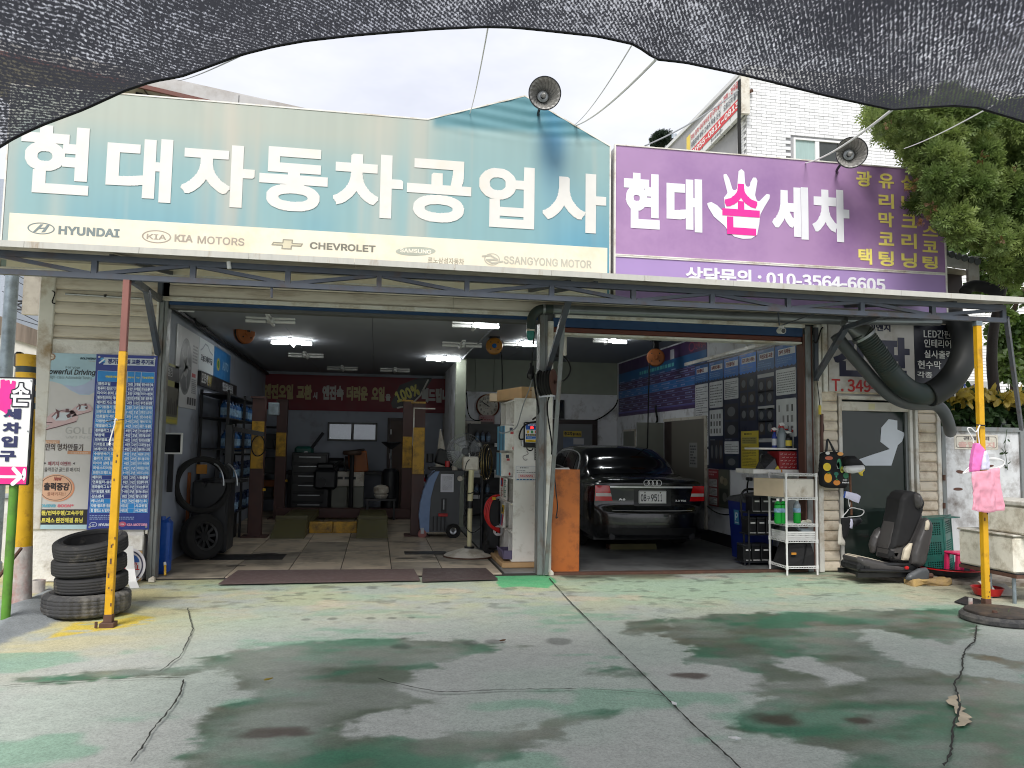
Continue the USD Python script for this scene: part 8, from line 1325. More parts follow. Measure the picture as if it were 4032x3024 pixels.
part(T,'beige_stripe',INF([(818,888),(826,822),(845,808),(858,840),(850,890),(830,892)],.02,.015,-.205),'seat_beige',smooth=60);part(T,'beige_stripe',INF([(672,1138),(690,1050),(735,1005),(754,1000),(740,1070),(722,1140)],.03,.015,-.12),'seat_beige',smooth=60)
part(T,'black_cover',INF([(595,1060),(640,880),(665,760),(682,650),(712,602),(760,582),(820,596),(862,640),(876,690),(850,780),(800,900),(752,1000),(690,1045)],.16,.045,.05),'seat_black',smooth=60);part(T,'headrest',INF([(772,610),(800,596),(826,620),(832,670),(820,716),(800,730),(780,706),(770,660)],.13,.05,-.05),'seat_leather',smooth=60)
part(T,'lap_cloth',INF([(585,1130),(600,1055),(690,1050),(672,1138),(640,1142)],.13,.03,.04),'seat_black',smooth=60);part(T,'hinge_cover',INF([(655,1280),(680,1240),(760,1195),(820,1188),(842,1220),(836,1280),(810,1315),(730,1312)],.04,.03,-.22),'machine_grey',smooth=60);part(T,'buckle',INF([(662,1192),(684,1178),(696,1190),(690,1206),(668,1205)],.018,.008,-.19),'red_plastic',smooth=60)
x0,x1,z0,z1 = rect_y(3345,2240,3600,2292,sY);part(T,'slide_rail',cat([box(x0,x1,sY-.16,sY-.12,.075,.13),box(x0,x1,sY+.20,sY+.24,.075,.13),box(x0+.1,x0+.16,sY-.15,sY+.22,.08,.20),box(x1-.2,x1-.12,sY-.15,sY+.22,.08,.20),cyl((x0+.02,sY-.17,.16),(x1,sY-.17,.13),.018,8)]),'black_plastic');part(T,'frame_plate',box(x0+.02,x1-.04,sY-.14,sY+.22,.14,.23,.02),'black_plastic');part(T,'bolt',cyl((x1+.02,sY-.17,.09),(x1+.10,sY-.17,.09),.03,10),'rust_metal')
# green crate standing on end, red stool, basin
T = thing('green_crate','teal green plastic crate standing on end beside the car seat','crate',(6.9,-.5,.07));cy_ = -.66;fa,fb2 = oy(3642,2150,cy_),oy(3725,2150,cy_);zb0_,zt0_ = oy(3690,2270,cy_)[2],oy(3690,2044,cy_)[2];w_,h_ = fb2[0]-fa[0],zt0_-zb0_
hol = lambda w,h:sbox(0,0,w,h).difference(unary_union([sbox(.035+i*.030,h*b+.02+j*.026,.035+i*.030+.020,h*b+.02+j*.026+.018) for b in (0,.34,.68) for i in range(int((w-.06)/.03)) for j in range(int(h*.30/.026)-1)]))
tl = rotm([0,1,0],-3);base = np.array([fa[0],cy_,zb0_]);fr_ = Frame(base,tl@np.array([1,0,0]),tl@np.array([0,0,1]));part(T,'bottom_face',fr_.mesh(solid(hol(w_,h_),-.006,.006)),'crate_green');rx = Frame(base+tl@np.array([w_,0,0]),tl@np.array([.78,.62,0]),tl@np.array([0,0,1]));part(T,'long_side',rx.mesh(solid(hol(.34,h_),-.006,.006)),'crate_green');part(T,'rim',cat([fr_.mesh(solid(sbox(-.012,-.012,w_+.012,h_+.012).difference(sbox(.012,.012,w_-.012,h_-.012)),-.012,.012)),rx.mesh(solid(sbox(0,-.01,.36,h_+.01).difference(sbox(.03,.03,.33,h_-.03)),-.01,.012))]),'crate_green')
ins = base+tl@np.array([w_*.5,.25,0]);part(T,'top_side',xform(box(0,w_+.25,.01,.30,h_-.012,h_,.004),tl,base),'crate_green');part(T,'inner_back',xform(box(0,w_+.2,.30,.31,0,h_),tl,base),'crate_green')
stY = -.95;T = thing('pink_stool','bright pink plastic stool beside the green crate','stool',oy(3765,2260,stY));x0,x1,z0,z1 = rect_y(3772,2178,3822,2264,stY);z0 = .07;part(T,'seat',box(x0-.0,x1+.06,stY,stY+.24,z1-.03,z1,.012),'pink_plastic')
for sx,sy_ in ((0,0),(1,0),(0,1),(1,1)):X_,Y_ = (x0+.02 if not sx else x1+.03),(stY+.02 if not sy_ else stY+.2);part(T,'leg',hull([(X_+dx*.02+(-.015 if not sx else .015)*(z < .1),Y_+dy*.02,z) for dx in (-1,1) for dy in (-1,1) for z in (z0,z1-.03)]),'pink_plastic')
part(T,'apron',box(x0+.0,x1+.05,stY+.003,stY+.02,z1-.10,z1-.03),'pink_plastic');part(T,'emblem',Frame((0,stY,0)).mesh(solid(ell((x0+x1)/2+.01,z1-.055,.022,.016),.001,.004)),'cream_metal')
T = thing('dark_basin','wide dark basin with a red rim under the green crate','basin',(6.75,-.75,.07));part(T,'basin',lathe([(0,.06),(.30,.065),(.36,.14),(.37,.14),(.31,.055),(0,.05)],30,(6.82,-.70,.02)),'machine_dark',smooth=40);part(T,'red_rim',lathe([(.365,.135),(.38,.14),(.365,.15),(.355,.14),(.365,.135)],30,(6.82,-.70,.0)),'red_plastic',smooth=True)
# metal table with foam boxes
TX0,TX1,TY0,TY1,zt2 = 6.40,6.95,-2.16,-1.36,.285;T = thing('metal_table','rusty low metal table under the foam boxes','table',(6.65,-1.76,0))
part(T,'frame_rail',cat([box(TX0,TX0+.03,TY0,TY1,zt2-.035,zt2),box(TX1-.03,TX1,TY0,TY1,zt2-.035,zt2),box(TX0+.031,TX1-.031,TY0,TY0+.03,zt2-.035,zt2),box(TX0+.031,TX1-.031,TY1-.03,TY1,zt2-.035,zt2)]),'rust_metal');part(T,'top',box(TX0+.01,TX1-.01,TY0+.01,TY1-.01,zt2+.001,zt2+.008),'dark_metal')
for y in (TY0+.06,TY1-.42):part(T,'leg',cyl((TX0+.02,y,-.02),(TX0+.02,y,zt2-.035),.019,10),'galvanised');part(T,'leg',cyl((TX1-.02,y,-.02),(TX1-.02,y,zt2-.035),.019,10),'galvanised')
def fbox(label,x0,x1,y0,y1,z0,z1,lid):
    T = thing('foam_box',label,'box',((x0+x1)/2,(y0+y1)/2,z0));part(T,'body',box(x0,x1,y0,y1,z0,z1-lid-.004,.02),'foam');part(T,'lid',box(x0-.012,x1+.012,y0-.012,y1+.012,z1-lid,z1,.012),'foam_lid')
fbox('large old white foam box, the lower one, on the rusty table',TX0+.0,TX1,TY0+.02,TY1-.0,zt2+.010,.685,.022)
fbox('smaller lidded white foam box stacked on the larger foam box',TX0+.06,TX1-.02,-2.40,-1.58,.688,1.03,.055)
T = thing('red_basin','red basin with white rags on the ground under the table','basin',oz(3888,2352));c = oz(3888,2345);c[2] = .01;part(T,'basin',lathe([(0,.01),(.11,.01),(.15,.08),(.16,.08),(.12,0),(0,0)],26,c),'red_plastic',smooth=40);part(T,'rag',hull(c+np.array([-.12,-.09,.05])+np.random.default_rng(2).random((14,3))*np.array([.22,.16,.12])),'old_white')
T = thing('white_scoop','white plastic lid lying against the table legs','lid',(6.62,-1.6,0));part(T,'lid',hull([(6.5,-1.75,.01),(6.75,-1.8,.01),(6.55,-1.5,.09),(6.8,-1.55,.08),(6.5,-1.75,.02),(6.8,-1.55,.095)]),'old_white')
# steel panel door at the right edge
PYr = -.01;T = thing('steel_panel','weathered white steel door with rust stains and a faded Korean warning, right edge','door',(7.6,PYr,0));x0,x1,z0,z1 = rect_y(3722,1700,4016,2060,PYr);part(T,'panel',box(x0,x1,PYr,PYr+.03,.1,z1),pm('steel_white',C(206,208,210),.4,var=.06,dirt=C(96,84,74),dscale=2.6,damt=.42));part(T,'frame',cat([box(x0-.06,x0-.003,PYr-.03,PYr+.06,.08,z1+.06),box(x1+.003,x1+.06,PYr-.03,PYr+.06,.08,z1+.06),box(x0-.003,x1+.003,PYr-.03,PYr+.06,z1+.003,z1+.06)]),'jamb_metal');part(T,'sill',box(x0-.06,x1+.06,PYr-.05,PYr+.06,0,.08),'concrete_raw')
a,b,c,d = rect_y(3757,1712,3928,1770,PYr);part(T,'warning_plate',box(a,b,PYr-.006,PYr-.001,c,d,.002),'old_white');I = Ink(Frame((a,PYr-.006,c)),.001);w,h = b-a,d-c;I.add(rrect(.02,.02,w-.02,h-.02,.03).difference(rrect(.028,.028,w-.028,h-.028,.028)),C(120,112,106));I.add(fit(text('관계자외',50,.05),w*.2,h*.62,w*.8,h*.88),C(90,86,84));I.add(fit(text('출입금지',50,.05),w*.08,h*.12,w*.92,h*.52),C(196,160,152));I.build(T)
[part(T,'rust_stain',Frame((0,PYr-.001,0)).mesh(flat(affinity.rotate(ell(*oy(a_,b_,PYr)[[0,2]],c_,d_),8*(k_-1)),.001)),'jamb_rust') for k_,(a_,b_,c_,d_) in enumerate(((3780,1858,.06,.022),(3772,1926,.07,.02),(3900,1835,.05,.014)))];part(T,'paper_strip',box(oy(3800,1795,PYr)[0],oy(3915,1795,PYr)[0],PYr-.004,PYr-.001,oy(3850,1812,PYr)[2],oy(3850,1786,PYr)[2]),'sheet_grey');part(T,'hinge',cat([cyl(oy(3717,y,PYr-.04),oy(3717,y+22,PYr-.04),.02,8) for y in (1870,1980)]),'rust_metal')
# towels on the right post
wY = AY-.06;T = thing('towel_hanger','white wire hangers hooked over the yellow post holding the pink towels','hanger',oy(3870,1800,wY));part(T,'wire',cat([tube(smooth_path([oy(3200+x/2.0733,1650+y/2.0733,wY) for x,y in L],5),.006,6) for L in ([(1310,195),(1290,130),(1265,75),(1290,72),(1330,105),(1345,90),(1365,50)],[(1365,50),(1350,110),(1358,180),(1362,230)],[(1225,445),(1260,410),(1330,350),(1400,325),(1500,328),(1565,352),(1555,378),(1470,392)],[(1225,445),(1290,428),(1400,410),(1500,396),(1560,372)],[(1240,440),(1300,395),(1380,340),(1480,318),(1560,345)])]),'white_plastic');part(T,'tie',cyl(oy(3845,1673,AY-.05),oy(3880,1676,AY-.05),.008,6),'black_rubber')
def towel(name,pts,mat,label,yo,amp,half=.012):
    T = thing(name,label,'towel',oy(3870,1900,wY));m = inflate(pl(pts,wY,**K6),half,.01,.014);v = np.array(m.vertices);v[:,2] += amp*np.sin(v[:,0]*38+v[:,1]*3)+amp*.7*np.sin(v[:,0]*17+1+v[:,1]*6)+(meshkit.fbm(v*np.array([26,12,1.]),4,3)-.5)*.045;part(T,'cloth',Frame((0,wY+yo,0)).mesh(trimesh.Trimesh(v,m.faces,process=False)),mat,smooth=60);return T
towel('towel',[(1300,200),(1320,196),(1362,240),(1372,262),(1340,330),(1330,425),(1275,430),(1272,360),(1285,280)],'towel_magenta','deep pink towel bunched at the top of the hangers',-.03,.008,.03);towel('towel',[(1352,262),(1375,258),(1395,290),(1412,360),(1410,405),(1335,412),(1335,350)],'towel_lilac','pale lilac towel between the pink ones on the hangers',-.05,.006,.025)
tt = towel('towel',[(1252,432),(1300,425),(1400,412),(1468,395),(1475,470),(1488,560),(1505,640),(1508,740),(1440,748),(1380,760),(1310,752),(1248,735),(1262,640),(1250,540),(1245,480)],'towel_pink','large soft pink bath towel hanging lowest on the yellow post',-.075,.012);towel('towel',[(1468,395),(1490,480),(1528,575),(1520,595),(1485,605),(1470,520)],'towel_pink','back flap of a pink towel behind the big bath towel',-.02,.006)
# lid on a tyre, pit, weeds
c = oz(3945,2412,.07);T = thing('tyre','half-buried black tyre under the round lid at the lower right','tyre',(c[0],c[1],0));part(T,'rubber',lathe([(.20,-.02),(.31,-.02),(.345,.01),(.345,.04),(.32,.068),(.20,.07)],44,(c[0],c[1],0)),'tyre_dusty',smooth=40)
T = thing('round_lid','round dark iron lid lying on the half-buried tyre','lid',(c[0],c[1],.1));part(T,'lid',lathe([(0,.092),(.29,.092),(.303,.086),(.305,.072),(0,.071)],44,(c[0],c[1],0)),pm('lid_iron',C(66,60,56),.6,.3,var=.2,scale=20,dirt=C(104,88,74),dscale=6),smooth=30);part(T,'knob',lathe([(0,.115),(.02,.112),(.024,.093),(0,.093)],12,(c[0]-.16,c[1]-.1,0)),'rust_metal')
q = [oz(3758,2372),oz(3800,2352),oz(3875,2368),oz(3835,2392)];solo('pit_cover',hull([p+np.array([0,0,z]) for p in q for z in (.003,.012)]),'black_base','black square pit cover beside the foot of the right yellow post','cover');T = thing('short_pipe','short pinkish pipe end standing at the pit cover','pipe',oz(3822,2390));part(T,'pipe',lathe([(.012,0),(.02,0),(.02,.09),(.012,.09),(.012,.02)],12,oz(3822,2392)),'peeled')
c2 = oz(3955,2452);r_ = np.random.default_rng(8);m = []
for k in range(26):a_ = r_.uniform(0,6.28);L = r_.uniform(.06,.13);d_ = np.array([math.cos(a_),math.sin(a_),0]);n_ = np.array([-d_[1],d_[0],0]);b_ = c2+d_*r_.uniform(0,.04);m.append(trimesh.Trimesh(np.array([b_-n_*.005,b_+n_*.005,b_+d_*L*.45+np.array([0,0,L])]),[[0,1,2]],process=False))
solo('weed_tuft',cat(m),'grass_green','small green weed tuft growing at the half-buried tyre','weed')
for k,(px,py,cc,lb) in enumerate(((1055,2682,'yellow_leaf','single orange fallen leaf on the green wet concrete'),(2655,2778,'white_plastic','white paper scrap beside the long dark joint'),(2895,2915,'white_plastic','tiny white scrap farther right of the dark joint'),(1980,2527,'juniper_brown','small brown twig bit on the concrete before the bays'))):
    q = oz(px,py);a_ = .7+k;solo('ground_scrap',hull([q+np.array([math.cos(a_+t)*rr_,math.sin(a_+t)*rr_,z]) for t,rr_ in ((0,.035),(1.9,.016),(3.14,.03),(4.4,.014)) for z in (.010,.016)]),cc,lb,'scrap')
# ================================================================= small tiled roof, trees, hedge
T = thing('side_roof','small grey box eave with tiles at the right end of the purple sign','roof',(7.6,.6,3.9));Yr = .35
a,b = oy(3721,1010,Yr),oy(3812,1058,Yr);part(T,'fascia',hull([(x,y,z) for x,zt3,zb3 in ((a[0]-.3,oy(3720,990,Yr)[2],oy(3720,1040,Yr)[2]),(b[0],oy(3812,1012,Yr)[2],oy(3812,1058,Yr)[2])) for y in (Yr,Yr+.04) for z in (zt3,zb3)]),'eave_metal');x0,x1,z0,z1 = rect_y(3813,1012,3856,1108,Yr);part(T,'end_panel',box(x0,x1,Yr,Yr+.05,z0,z1,.004),'eave_metal');part(T,'soffit',hull([(a[0]-.3,Yr+.05,oy(3720,1045,Yr)[2]),(x1,Yr+.05,z0+.15),(a[0]-.3,Yr+1.2,oy(3720,1045,Yr)[2]),(x1,Yr+1.2,z0+.15),(a[0]-.3,Yr+.05,oy(3720,1045,Yr)[2]+.02),(x1,Yr+1.2,z0+.17)]),'eave_soffit');part(T,'brown_wall',box(a[0]-.3,x1-.03,Yr+.3,Yr+.35,3.35,z0+.16),'dark_brown')
for k in range(9):x = a[0]-.3+k*.1;part(T,'roof_tile',tube([(x,Yr-.02,oy(3720,985,Yr)[2]+.02-.02*k),(x,Yr+1.2,oy(3720,985,Yr)[2]+.25-.02*k)],.05,8),'duct_grey')
def branch(P,r0,r1,n=9):
    P = smooth_path(P,5);rad = np.linspace(r0,r1,len(P));m = tube(P,1.,n);v = np.array(m.vertices);c = np.repeat(P,n,0);v[:len(c)] = c+(v[:len(c)]-c)*np.repeat(rad,n)[:,None];return trimesh.Trimesh(v,m.faces,process=False)
def sprays(centers,radii,count,size,seed,droop=.0,leaf=.5,flat_=1.,nl=7,outward=1.):
    """leafy twigs: little fans of narrow blades spread through clumps, thicker towards the outside"""
    r = np.random.default_rng(seed);w = np.array(radii)**2;w = w/w.sum();k = r.choice(len(radii),count,p=w);d = r.normal(size=(count,3));d /= np.linalg.norm(d,axis=1,keepdims=True);rad = r.uniform(.55,1.05,count)[:,None]
    base = np.array(centers)[k]+d*np.array(radii)[k][:,None]*rad*np.array([1,1,flat_]);dirs = d*outward+r.normal(size=(count,3))*.45+np.array([0,0,-droop]);dirs /= np.linalg.norm(dirs,axis=1,keepdims=True)
    side = np.cross(dirs,r.normal(size=(count,3)));side /= np.linalg.norm(side,axis=1,keepdims=True);s = size*r.uniform(.6,1.4,count)[:,None];V,Fc = [],[]
    up = np.cross(side,dirs)
    for j in range(nl):
        t = (j+.5)/nl;a_ = (1 if j % 2 else -1)*(.9-.5*t);p0 = base+dirs*s*t*.8;q = dirs*math.cos(a_)+side*math.sin(a_)+up*r.normal(0,.25,(count,1));L = s*leaf*(1-.5*t);wd = L*.20
        nrm = np.cross(q,up);nrm /= np.linalg.norm(nrm,axis=1,keepdims=True)+1e-9
        V.append(np.stack([p0,p0+q*L*.5+nrm*wd,p0+q*L,p0+q*L*.5-nrm*wd],1))
    V = np.concatenate(V).reshape(-1,3);n = len(V)//4;i = np.arange(n)*4;return trimesh.Trimesh(V,np.vstack([np.c_[i,i+1,i+2],np.c_[i,i+2,i+3]]),process=False)
def clumps(pix,Yc,dy,seed,k=6):
    """crown outline in photograph pixels, spread in depth"""
    r = np.random.default_rng(seed);C_,R_ = [],[]
    for px,py,rp in pix:
        for _ in range(k):
            y = Yc+r.uniform(-dy,dy);sc = (y+9.25)*1.06/FPX;c = oy(px+r.normal(0,rp*.45),py+r.normal(0,rp*.45),y);C_.append(c);R_.append(rp*sc*r.uniform(.45,.8))
    return np.array(C_),np.array(R_)
JP = [(3500,455,60),(3600,440,75),(3570,555,60),(3640,560,85),(3700,480,90),(3800,470,90),(3900,480,90),(4000,520,90),(4080,560,90),(3655,655,65),(3700,640,95),(3800,600,100),(3900,620,100),(4000,650,100),(4100,700,100),(3685,760,55),(3700,770,80),(3780,740,95),(3880,760,100),(3980,790,100),(4080,830,100),(3725,850,50),(3760,850,70),(3840,870,80),(3940,900,80),(4020,940,90),(3990,1010,70),(4060,1040,80),(3445,440,35),(3480,530,30)]
Cj,Rj = clumps(JP,-.75,.85,41,10);Rj *= .66
T = thing('juniper_tree','big dense green conifer hanging over the right end of the purple sign','tree',(8.0,-.3,0));ft = oy(3935,1640,.6)
part(T,'trunk',branch([(ft[0]+.25,.75,-.05),(ft[0]+.15,.7,1.6),oy(3905,1420,.65),oy(3925,1230,.55),oy(3960,1050,.2),oy(3900,850,-.4),oy(3800,640,-.6)],.095,.04),'vine_trunk',smooth=True)
for k,e in enumerate(((3700,600),(3640,720),(3990,560),(3560,500),(4040,760),(3850,480))):part(T,'branch',branch([oy(3920,900,-.35),oy((3920+e[0])/2,(880+e[1])/2+10,-.6),oy(*e,-.75)],.05,.015,6),'bark',smooth=True)
part(T,'crown',sprays(Cj,Rj,56000,.115,42,-.25,.55,1.1,6,.7),'juniper_leaf',kind=None)
br = np.array([oy(x,y,Y_) for x,y,Y_ in ((3830,725,-1.5),(3580,735,-1.4),(3665,820,-1.5),(3930,940,-1.6),(3860,620,-1.7),(3990,665,-1.7),(3600,725,-1.4),(3760,830,-1.5),(3500,490,-1.4),(3640,870,-1.4))]);part(T,'brown_sprigs',sprays(br,np.full(len(br),.03),70,.06,44,.4,.6),'juniper_brown')
BP = [(3740,960,45),(3790,930,55),(3850,960,60),(3760,1010,35),(3880,1050,60),(3950,1120,70),(4020,1180,80),(3900,1180,45),(3960,1240,70),(4040,1300,80),(3990,1350,60),(3930,1340,40),(3980,1420,50),(4040,1450,60),(4000,960,60),(3920,1270,40)]
Cb,Rb = clumps(BP,2.6,.8,51,4);T = thing('broadleaf_tree','bright yellow-green broadleaf tree behind the conifer at the right edge','tree',(10.0,2.8,0));ft = oy(4010,1500,2.8)
part(T,'trunk',branch([(ft[0]+.1,2.9,-.05),(ft[0],2.9,2),oy(3960,1200,2.7),oy(3890,1020,2.6),oy(3800,950,2.6)],.10,.02,7),'bark',smooth=True);part(T,'branch',branch([oy(3975,1250,2.7),oy(4010,1180,2.5),oy(4040,1120,2.5)],.05,.015,6),'bark',smooth=True);part(T,'branch',branch([oy(3920,1080,2.7),oy(3860,1060,2.5),oy(3790,1040,2.5)],.035,.01,6),'bark',smooth=True)
def leaves(C_,R_,count,size,seed,fl=1.):
    r = np.random.default_rng(seed);w = np.array(R_)**2;k = r.choice(len(R_),count,p=w/w.sum());d = r.normal(size=(count,3));d /= np.linalg.norm(d,axis=1,keepdims=True);p = C_[k]+d*R_[k][:,None]*r.uniform(.2,1.08,count)[:,None]*np.array([1,1,fl])
    u = r.normal(size=(count,3))+np.array([0,0,-.5]);u /= np.linalg.norm(u,axis=1,keepdims=True);n = np.cross(u,r.normal(size=(count,3)));n /= np.linalg.norm(n,axis=1,keepdims=True);m = np.cross(u,n);s = size*r.uniform(.6,1.3,count)[:,None]
    V = np.stack([p,p+u*s*.35+n*s*.30+m*s*.06,p+u*s*.75+n*s*.22,p+u*s,p+u*s*.75-n*s*.22,p+u*s*.35-n*s*.30+m*s*.06],1).reshape(-1,3);i = np.arange(count)*6;F_ = np.vstack([np.c_[i,i+1,i+2],np.c_[i,i+2,i+3],np.c_[i,i+3,i+4],np.c_[i,i+4,i+5]]);return trimesh.Trimesh(V,F_,process=False)
part(T,'crown',leaves(Cb,Rb,9000,.13,52),'broad_leaf')
HPx = [(x,1630,45) for x in range(3725,4080,28)]+[(x,1580,32) for x in range(3740,4080,28)]+[(x,1680,30) for x in range(3740,4080,40)];Ch,Rh = clumps(HPx,.45,.25,61,3)
T = thing('vine_hedge','dark green vine hedge with yellowing top leaves above the white steel door','hedge',(8.,.5,2.1));part(T,'leaves',leaves(Ch,Rh,5200,.12,62),'vine_leaf');Cy,Ry = clumps([(x,1550+(x*7) % 23,20) for x in range(3725,4070,18)],.3,.25,63,3);part(T,'yellow_leaves',leaves(Cy,Ry,420,.13,64),'yellow_leaf');part(T,'stem',cat([branch([oy(x,1710,.3),oy(x+12,1630,.35),oy(x-6,1560,.3)],.02,.008,6) for x in (3740,3830,3920,4000)]),'vine_trunk',smooth=True)
part(T,'hanging_tendril',cat([leaves(np.array([oy(3960,1730,-.08),oy(3955,1785,-.08),oy(3965,1830,-.08)]),np.full(3,.03),9,.09,66),tube([oy(3965,1690,-.06),oy(3956,1760,-.07),oy(3968,1850,-.07)],.005,4)]),'vine_leaf')
T = thing('hedge_wall','low block wall carrying the vine hedge behind the steel door','wall',(8.4,.6,0));part(T,'wall',box(7.32,11,.45,.7,0,2.05),'concrete_grey');part(T,'coping',box(7.32,11,.40,.75,2.051,2.12),'concrete_raw')
x0,x1,z0,z1 = rect_y(3760,1500,3905,1568,4.5);T = thing('street_banner','pale street banner with blue Korean letters seen above the hedge','banner',(x0,4.5,z0));part(T,'sheet',box(x0,x1,4.5,4.52,z0,z1),'white_plastic');I = Ink(Frame((x0,4.5,z0)),.003);I.add(fit(text('신청',50,.05),.05,.05,(x1-x0)*.55,z1-z0-.06),C(50,70,150));I.build(T,'lettering');part(T,'pole',cyl((x0,4.53,0),(x0,4.53,z1),.03,8),'galvanised');part(T,'pole',cyl((x1,4.53,0),(x1,4.53,z1),.03,8),'galvanised')
T = thing('blue_tag','small blue plastic tag on a line among the leaves at the right','tag',oy(3895,1026,.0));part(T,'tag',hull([oy(3885,1024,0),oy(3898,1016,0),oy(3906,1026,0),oy(3895,1036,0),oy(3895,1028,.02)]),'blue_plastic');part(T,'line',cyl(oy(3825,1008,.1),oy(4060,1042,-.1),.005,5),'rope_white')
T = thing('black_canopy_pipe','black bent pipe end above the awning right of the purple sign','pipe',oy(3880,1130,-.3));part(T,'pipe',tube(smooth_path([oy(3800,1150,-.2),oy(3840,1125,-.2),oy(3890,1135,-.3),oy(3945,1160,-.4)]),.075,12),'black_rubber',smooth=True)
# ================================================================= white brick building
BYb = 10.6;cb = oy(2939,450,BYb);xc = cb[0];ZT = float(oy(2939,272,BYb)[2]);XEnd = xc+9.
sd = (lambda p,q:(q-p))(np.array([xc,BYb]),(lambda d,L:(CAM+d*L)[:2])(_ray(2700,620),27.));slen = float(np.linalg.norm(sd));sdir = sd/slen
BB = thing('brick_building','tall white brick building behind the purple sign, with a window and side sign boards','building',(xc,BYb,0))
part(BB,'wall',box(xc+.02,XEnd,BYb+.03,BYb+9,0,ZT),'mortar');fsid = Frame((xc,BYb+.03,0),np.array([-sdir[0],-sdir[1],0]));fs2 = Frame(np.array([xc,BYb+.03,0])+np.array([*sdir,0])*slen,np.array([-sdir[0],-sdir[1],0]))
part(BB,'side_wall',fs2.mesh(solid(sbox(0,0,slen,ZT),-.25,0)),'mortar')
wx0,wx1,wz0,wz1 = rect_y(3131,557,3302,652,BYb)
bw,bh = .292,.0885;near_b,far_b = [],[]
zs_ = np.arange(2.2,ZT-.1,bh)
for j,z in enumerate(zs_):
    x = xc-(bw/2 if j % 2 else 0)
    while x < XEnd:
        a,b = max(x,xc)+.006,min(x+bw,XEnd)-.006;x += bw
        if b-a < .03 or (b > wx0-.04 and a < wx1+.04 and z+bh > wz0-.04 and z < wz1+.04):continue
        q = AX@(np.array([a,BYb,z])-CAM);px,py = 2016+FPX*q[0]/q[2],1512-FPX*q[1]/q[2]
        bx = (a,b,BYb-.012-.006*((j*7+int(a*9)) % 3 == 0),BYb+.035,z+.006,z+bh-.006)
        if 2935 < px < 3420 and 270 < py < 640 and not (py < 285+(px-2939)*.42):near_b.append(bx)
        elif z > 2:far_b.append(bx)
for k,bx in enumerate(near_b[:300]):part(BB,'brick',box(*bx),'brick_white' if (k*37) % 5 else 'brick_white_b')
part(BB,'brickwork',cat([box(*bx) for bx in near_b[300:]+far_b]),'brick_white',kind='stuff')
sbk = []
for j,z in enumerate(np.arange(4,ZT-.1,bh)):
    u = slen-(bw/2 if j % 2 else 0)
    while u > 0:a,b = max(u-bw,0)+.006,min(u,slen)-.006;u -= bw;sbk.append((a,b,z))
def brick2(a,b,z):P = fs2.put(np.array([[a,z+.006],[b,z+.006],[b,z+bh-.006],[a,z+bh-.006]]),.012);Q = P-fs2.n*.03;return trimesh.Trimesh(np.vstack([P,Q]),[[0,1,2],[0,2,3],[0,4,5],[0,5,1],[1,5,6],[1,6,2],[2,6,7],[2,7,3],[3,7,4],[3,4,0]],process=False)
part(BB,'side_brickwork',cat([brick2(*s) for s in sbk]),'brick_white',kind='stuff')
part(BB,'parapet',box(xc-.03,XEnd,BYb-.03,BYb+9,ZT,ZT+.12),'brick_white_b');W_ = part(BB,'window',cat([box(wx0-.05,wx1+.05,BYb-.03,BYb+.1,wz1,wz1+.05),box(wx0-.05,wx1+.05,BYb-.04,BYb+.1,wz0-.05,wz0),box(wx0-.05,wx0,BYb-.03,BYb+.1,wz0,wz1),box(wx1,wx1+.05,BYb-.03,BYb+.1,wz0,wz1),box((wx0+wx1)/2-.06,(wx0+wx1)/2+.06,BYb-.02,BYb+.09,wz0,wz1)]),'white_plastic')
part(W_,'pane',box(wx0+.002,(wx0+wx1)/2-.062,BYb+.02,BYb+.026,wz0+.002,wz1-.002),'curtain');part(W_,'pane',box((wx0+wx1)/2+.062,wx1-.002,BYb+.02,BYb+.026,wz0+.002,wz1-.002),'window_dark')
part(BB,'drain_cable',tube([oy(2935,300,BYb-.15),oy(2912,320,BYb-.15),oy(2910,420,BYb-.15),oy(2910,480,BYb-.15),oy(2913,612,BYb-.15)],.05,8),'black_rubber');part(BB,'bracket',cat([cyl(oy(2930,370,BYb-.1),oy(2962,356,BYb-.1),.05,8)]),'rust_metal')
# side sign boards on the receding wall
def side_uv(px,py,off=.12):                     # pixel -> point on the side wall plane
    d = _ray(px,py);n = fs2.n;o = fs2.o+n*off;t = np.dot(o-CAM,n)/np.dot(d,n);p = CAM+d*t;return np.array([np.dot(p-fs2.o,fs2.u),p[2]])
u1,zt1 = side_uv(2928,300);u0,zt0 = side_uv(2716,596);_,zb1_ = side_uv(2918,462);zt_b = min(zt1,ZT);hb = zt_b-zb1_
SB = thing('side_sign_board','row of red, white and yellow sign boards along the receding brick wall','sign',fs2.put(np.array([u1,zb1_]),.12));nseg = 6;u0 = max(u0,.3)
for k in range(nseg):part(SB,'board',fs2.mesh(solid(sbox(u0+(u1-u0)*k/nseg+.03,zb1_,u0+(u1-u0)*(k+1)/nseg-.03,zt_b),.10,.22)),'white_plastic')
I = Ink(Frame(fs2.o+fs2.n*.225,fs2.u),.006,.004);w = u1-u0
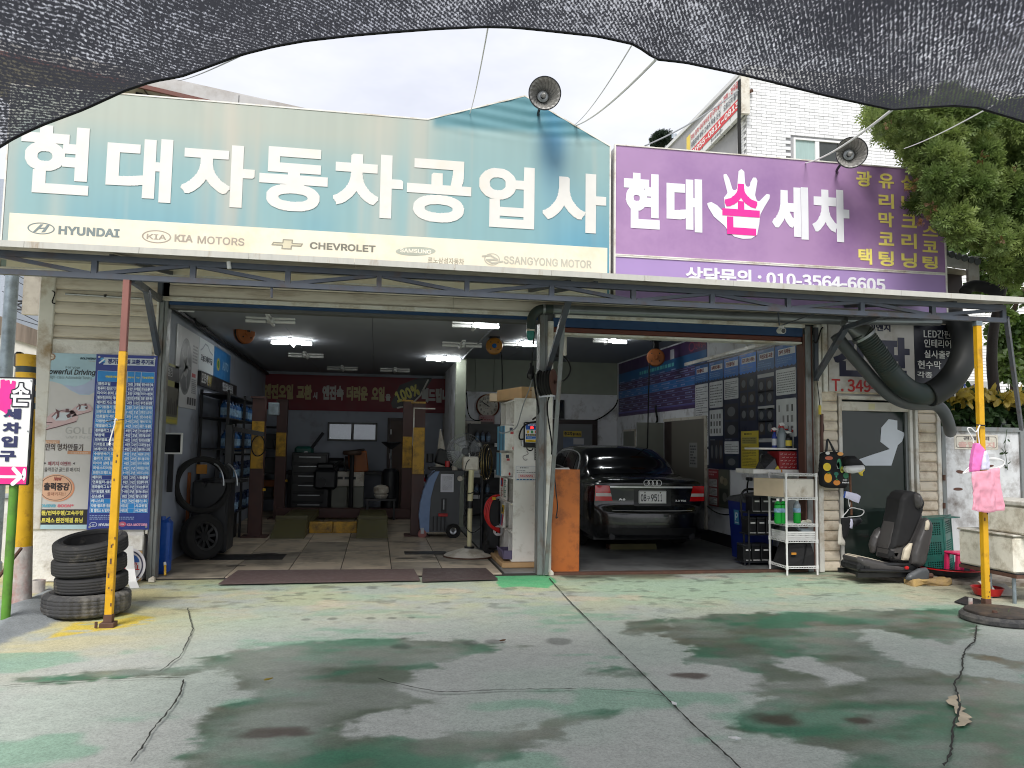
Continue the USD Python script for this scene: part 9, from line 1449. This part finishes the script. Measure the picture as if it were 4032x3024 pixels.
I.rect(u0,zb1_+hb*.18,u1,zb1_+hb*.46,C(206,40,40));I.add(fit(text('(02)955-0811~0813',60,.04,'inter'),u0+w*.03,zb1_+hb*.22,u1-w*.02,zb1_+hb*.42),C(236,232,228),1);I.rect(u0,zb1_+hb*.5,u0+w*.08,zt_b,C(230,200,60));I.add(fit(text('영상 장착 내비게이션 및 GPS 불가',40,.03),u0+w*.1,zb1_+hb*.76,u0+w*.7,zb1_+hb*.92),C(190,70,70),1);I.add(fit(text('용품판매 예약 고속지 탁송 신규',40,.03),u0+w*.1,zb1_+hb*.52,u0+w*.68,zb1_+hb*.70),C(90,90,96),1);I.add(fit(text('정착·전국급',40,.03),u0+w*.73,zb1_+hb*.76,u1-w*.03,zb1_+hb*.94),C(190,60,60),1);I.add(fit(text('오토신차 출시',40,.03),u0+w*.73,zb1_+hb*.52,u1-w*.03,zb1_+hb*.70),C(90,90,96),1);I.lines(u0+w*.5,zb1_+hb*.04,u1-w*.05,zb1_+hb*.14,1,C(120,120,124),0,4);I.build(SB,'lettering')
part(SB,'end_cap',fs2.mesh(solid(sbox(u1+.0,zb1_-.02,u1+.12,zt_b+.02),.0,.24)),'old_white'); 
# far pine and mast
c = oy(2600,550,38);T = thing('far_pine','small dark pine crown against the sky left of the purple sign','tree',(c[0],38,0));r_ = np.random.default_rng(71);cc_ = c+r_.normal(size=(26,3))*np.array([.32,.3,.24]);part(T,'crown',sprays(cc_,np.full(26,.20),3600,.20,72,0,.6),'far_pine');part(T,'trunk',cyl((c[0],38,0),c,.12,7),'bark')
c = oy(2672,600,36);T = thing('utility_pole','distant utility pole with crossarms and a round lamp beside the small pine','pole',(c[0],36,0));tp_ = oy(2672,532,36);part(T,'shaft',cyl((c[0],36,0),tp_,.13,8),'galvanised')
for k,(xa_,ya_,xb_,yb_) in enumerate(((2640,548,2705,553),(2636,566,2690,569))):part(T,'crossarm',bar(oy(xa_,ya_,36),oy(xb_,yb_,36),.09,.09),'dark_metal')
part(T,'insulator',cat([cyl(oy(x,545,36),oy(x,527,36),.06,6) for x in (2648,2660,2690)]),'galvanised');part(T,'ring_lamp',tube([oy(2695+16*math.cos(t),551+11*math.sin(t),36) for t in np.linspace(0,6.28,24)],.06,6),'dark_metal')
# the other side of the yard, out of the picture: a plain wall and trees that shade the ground as in the street
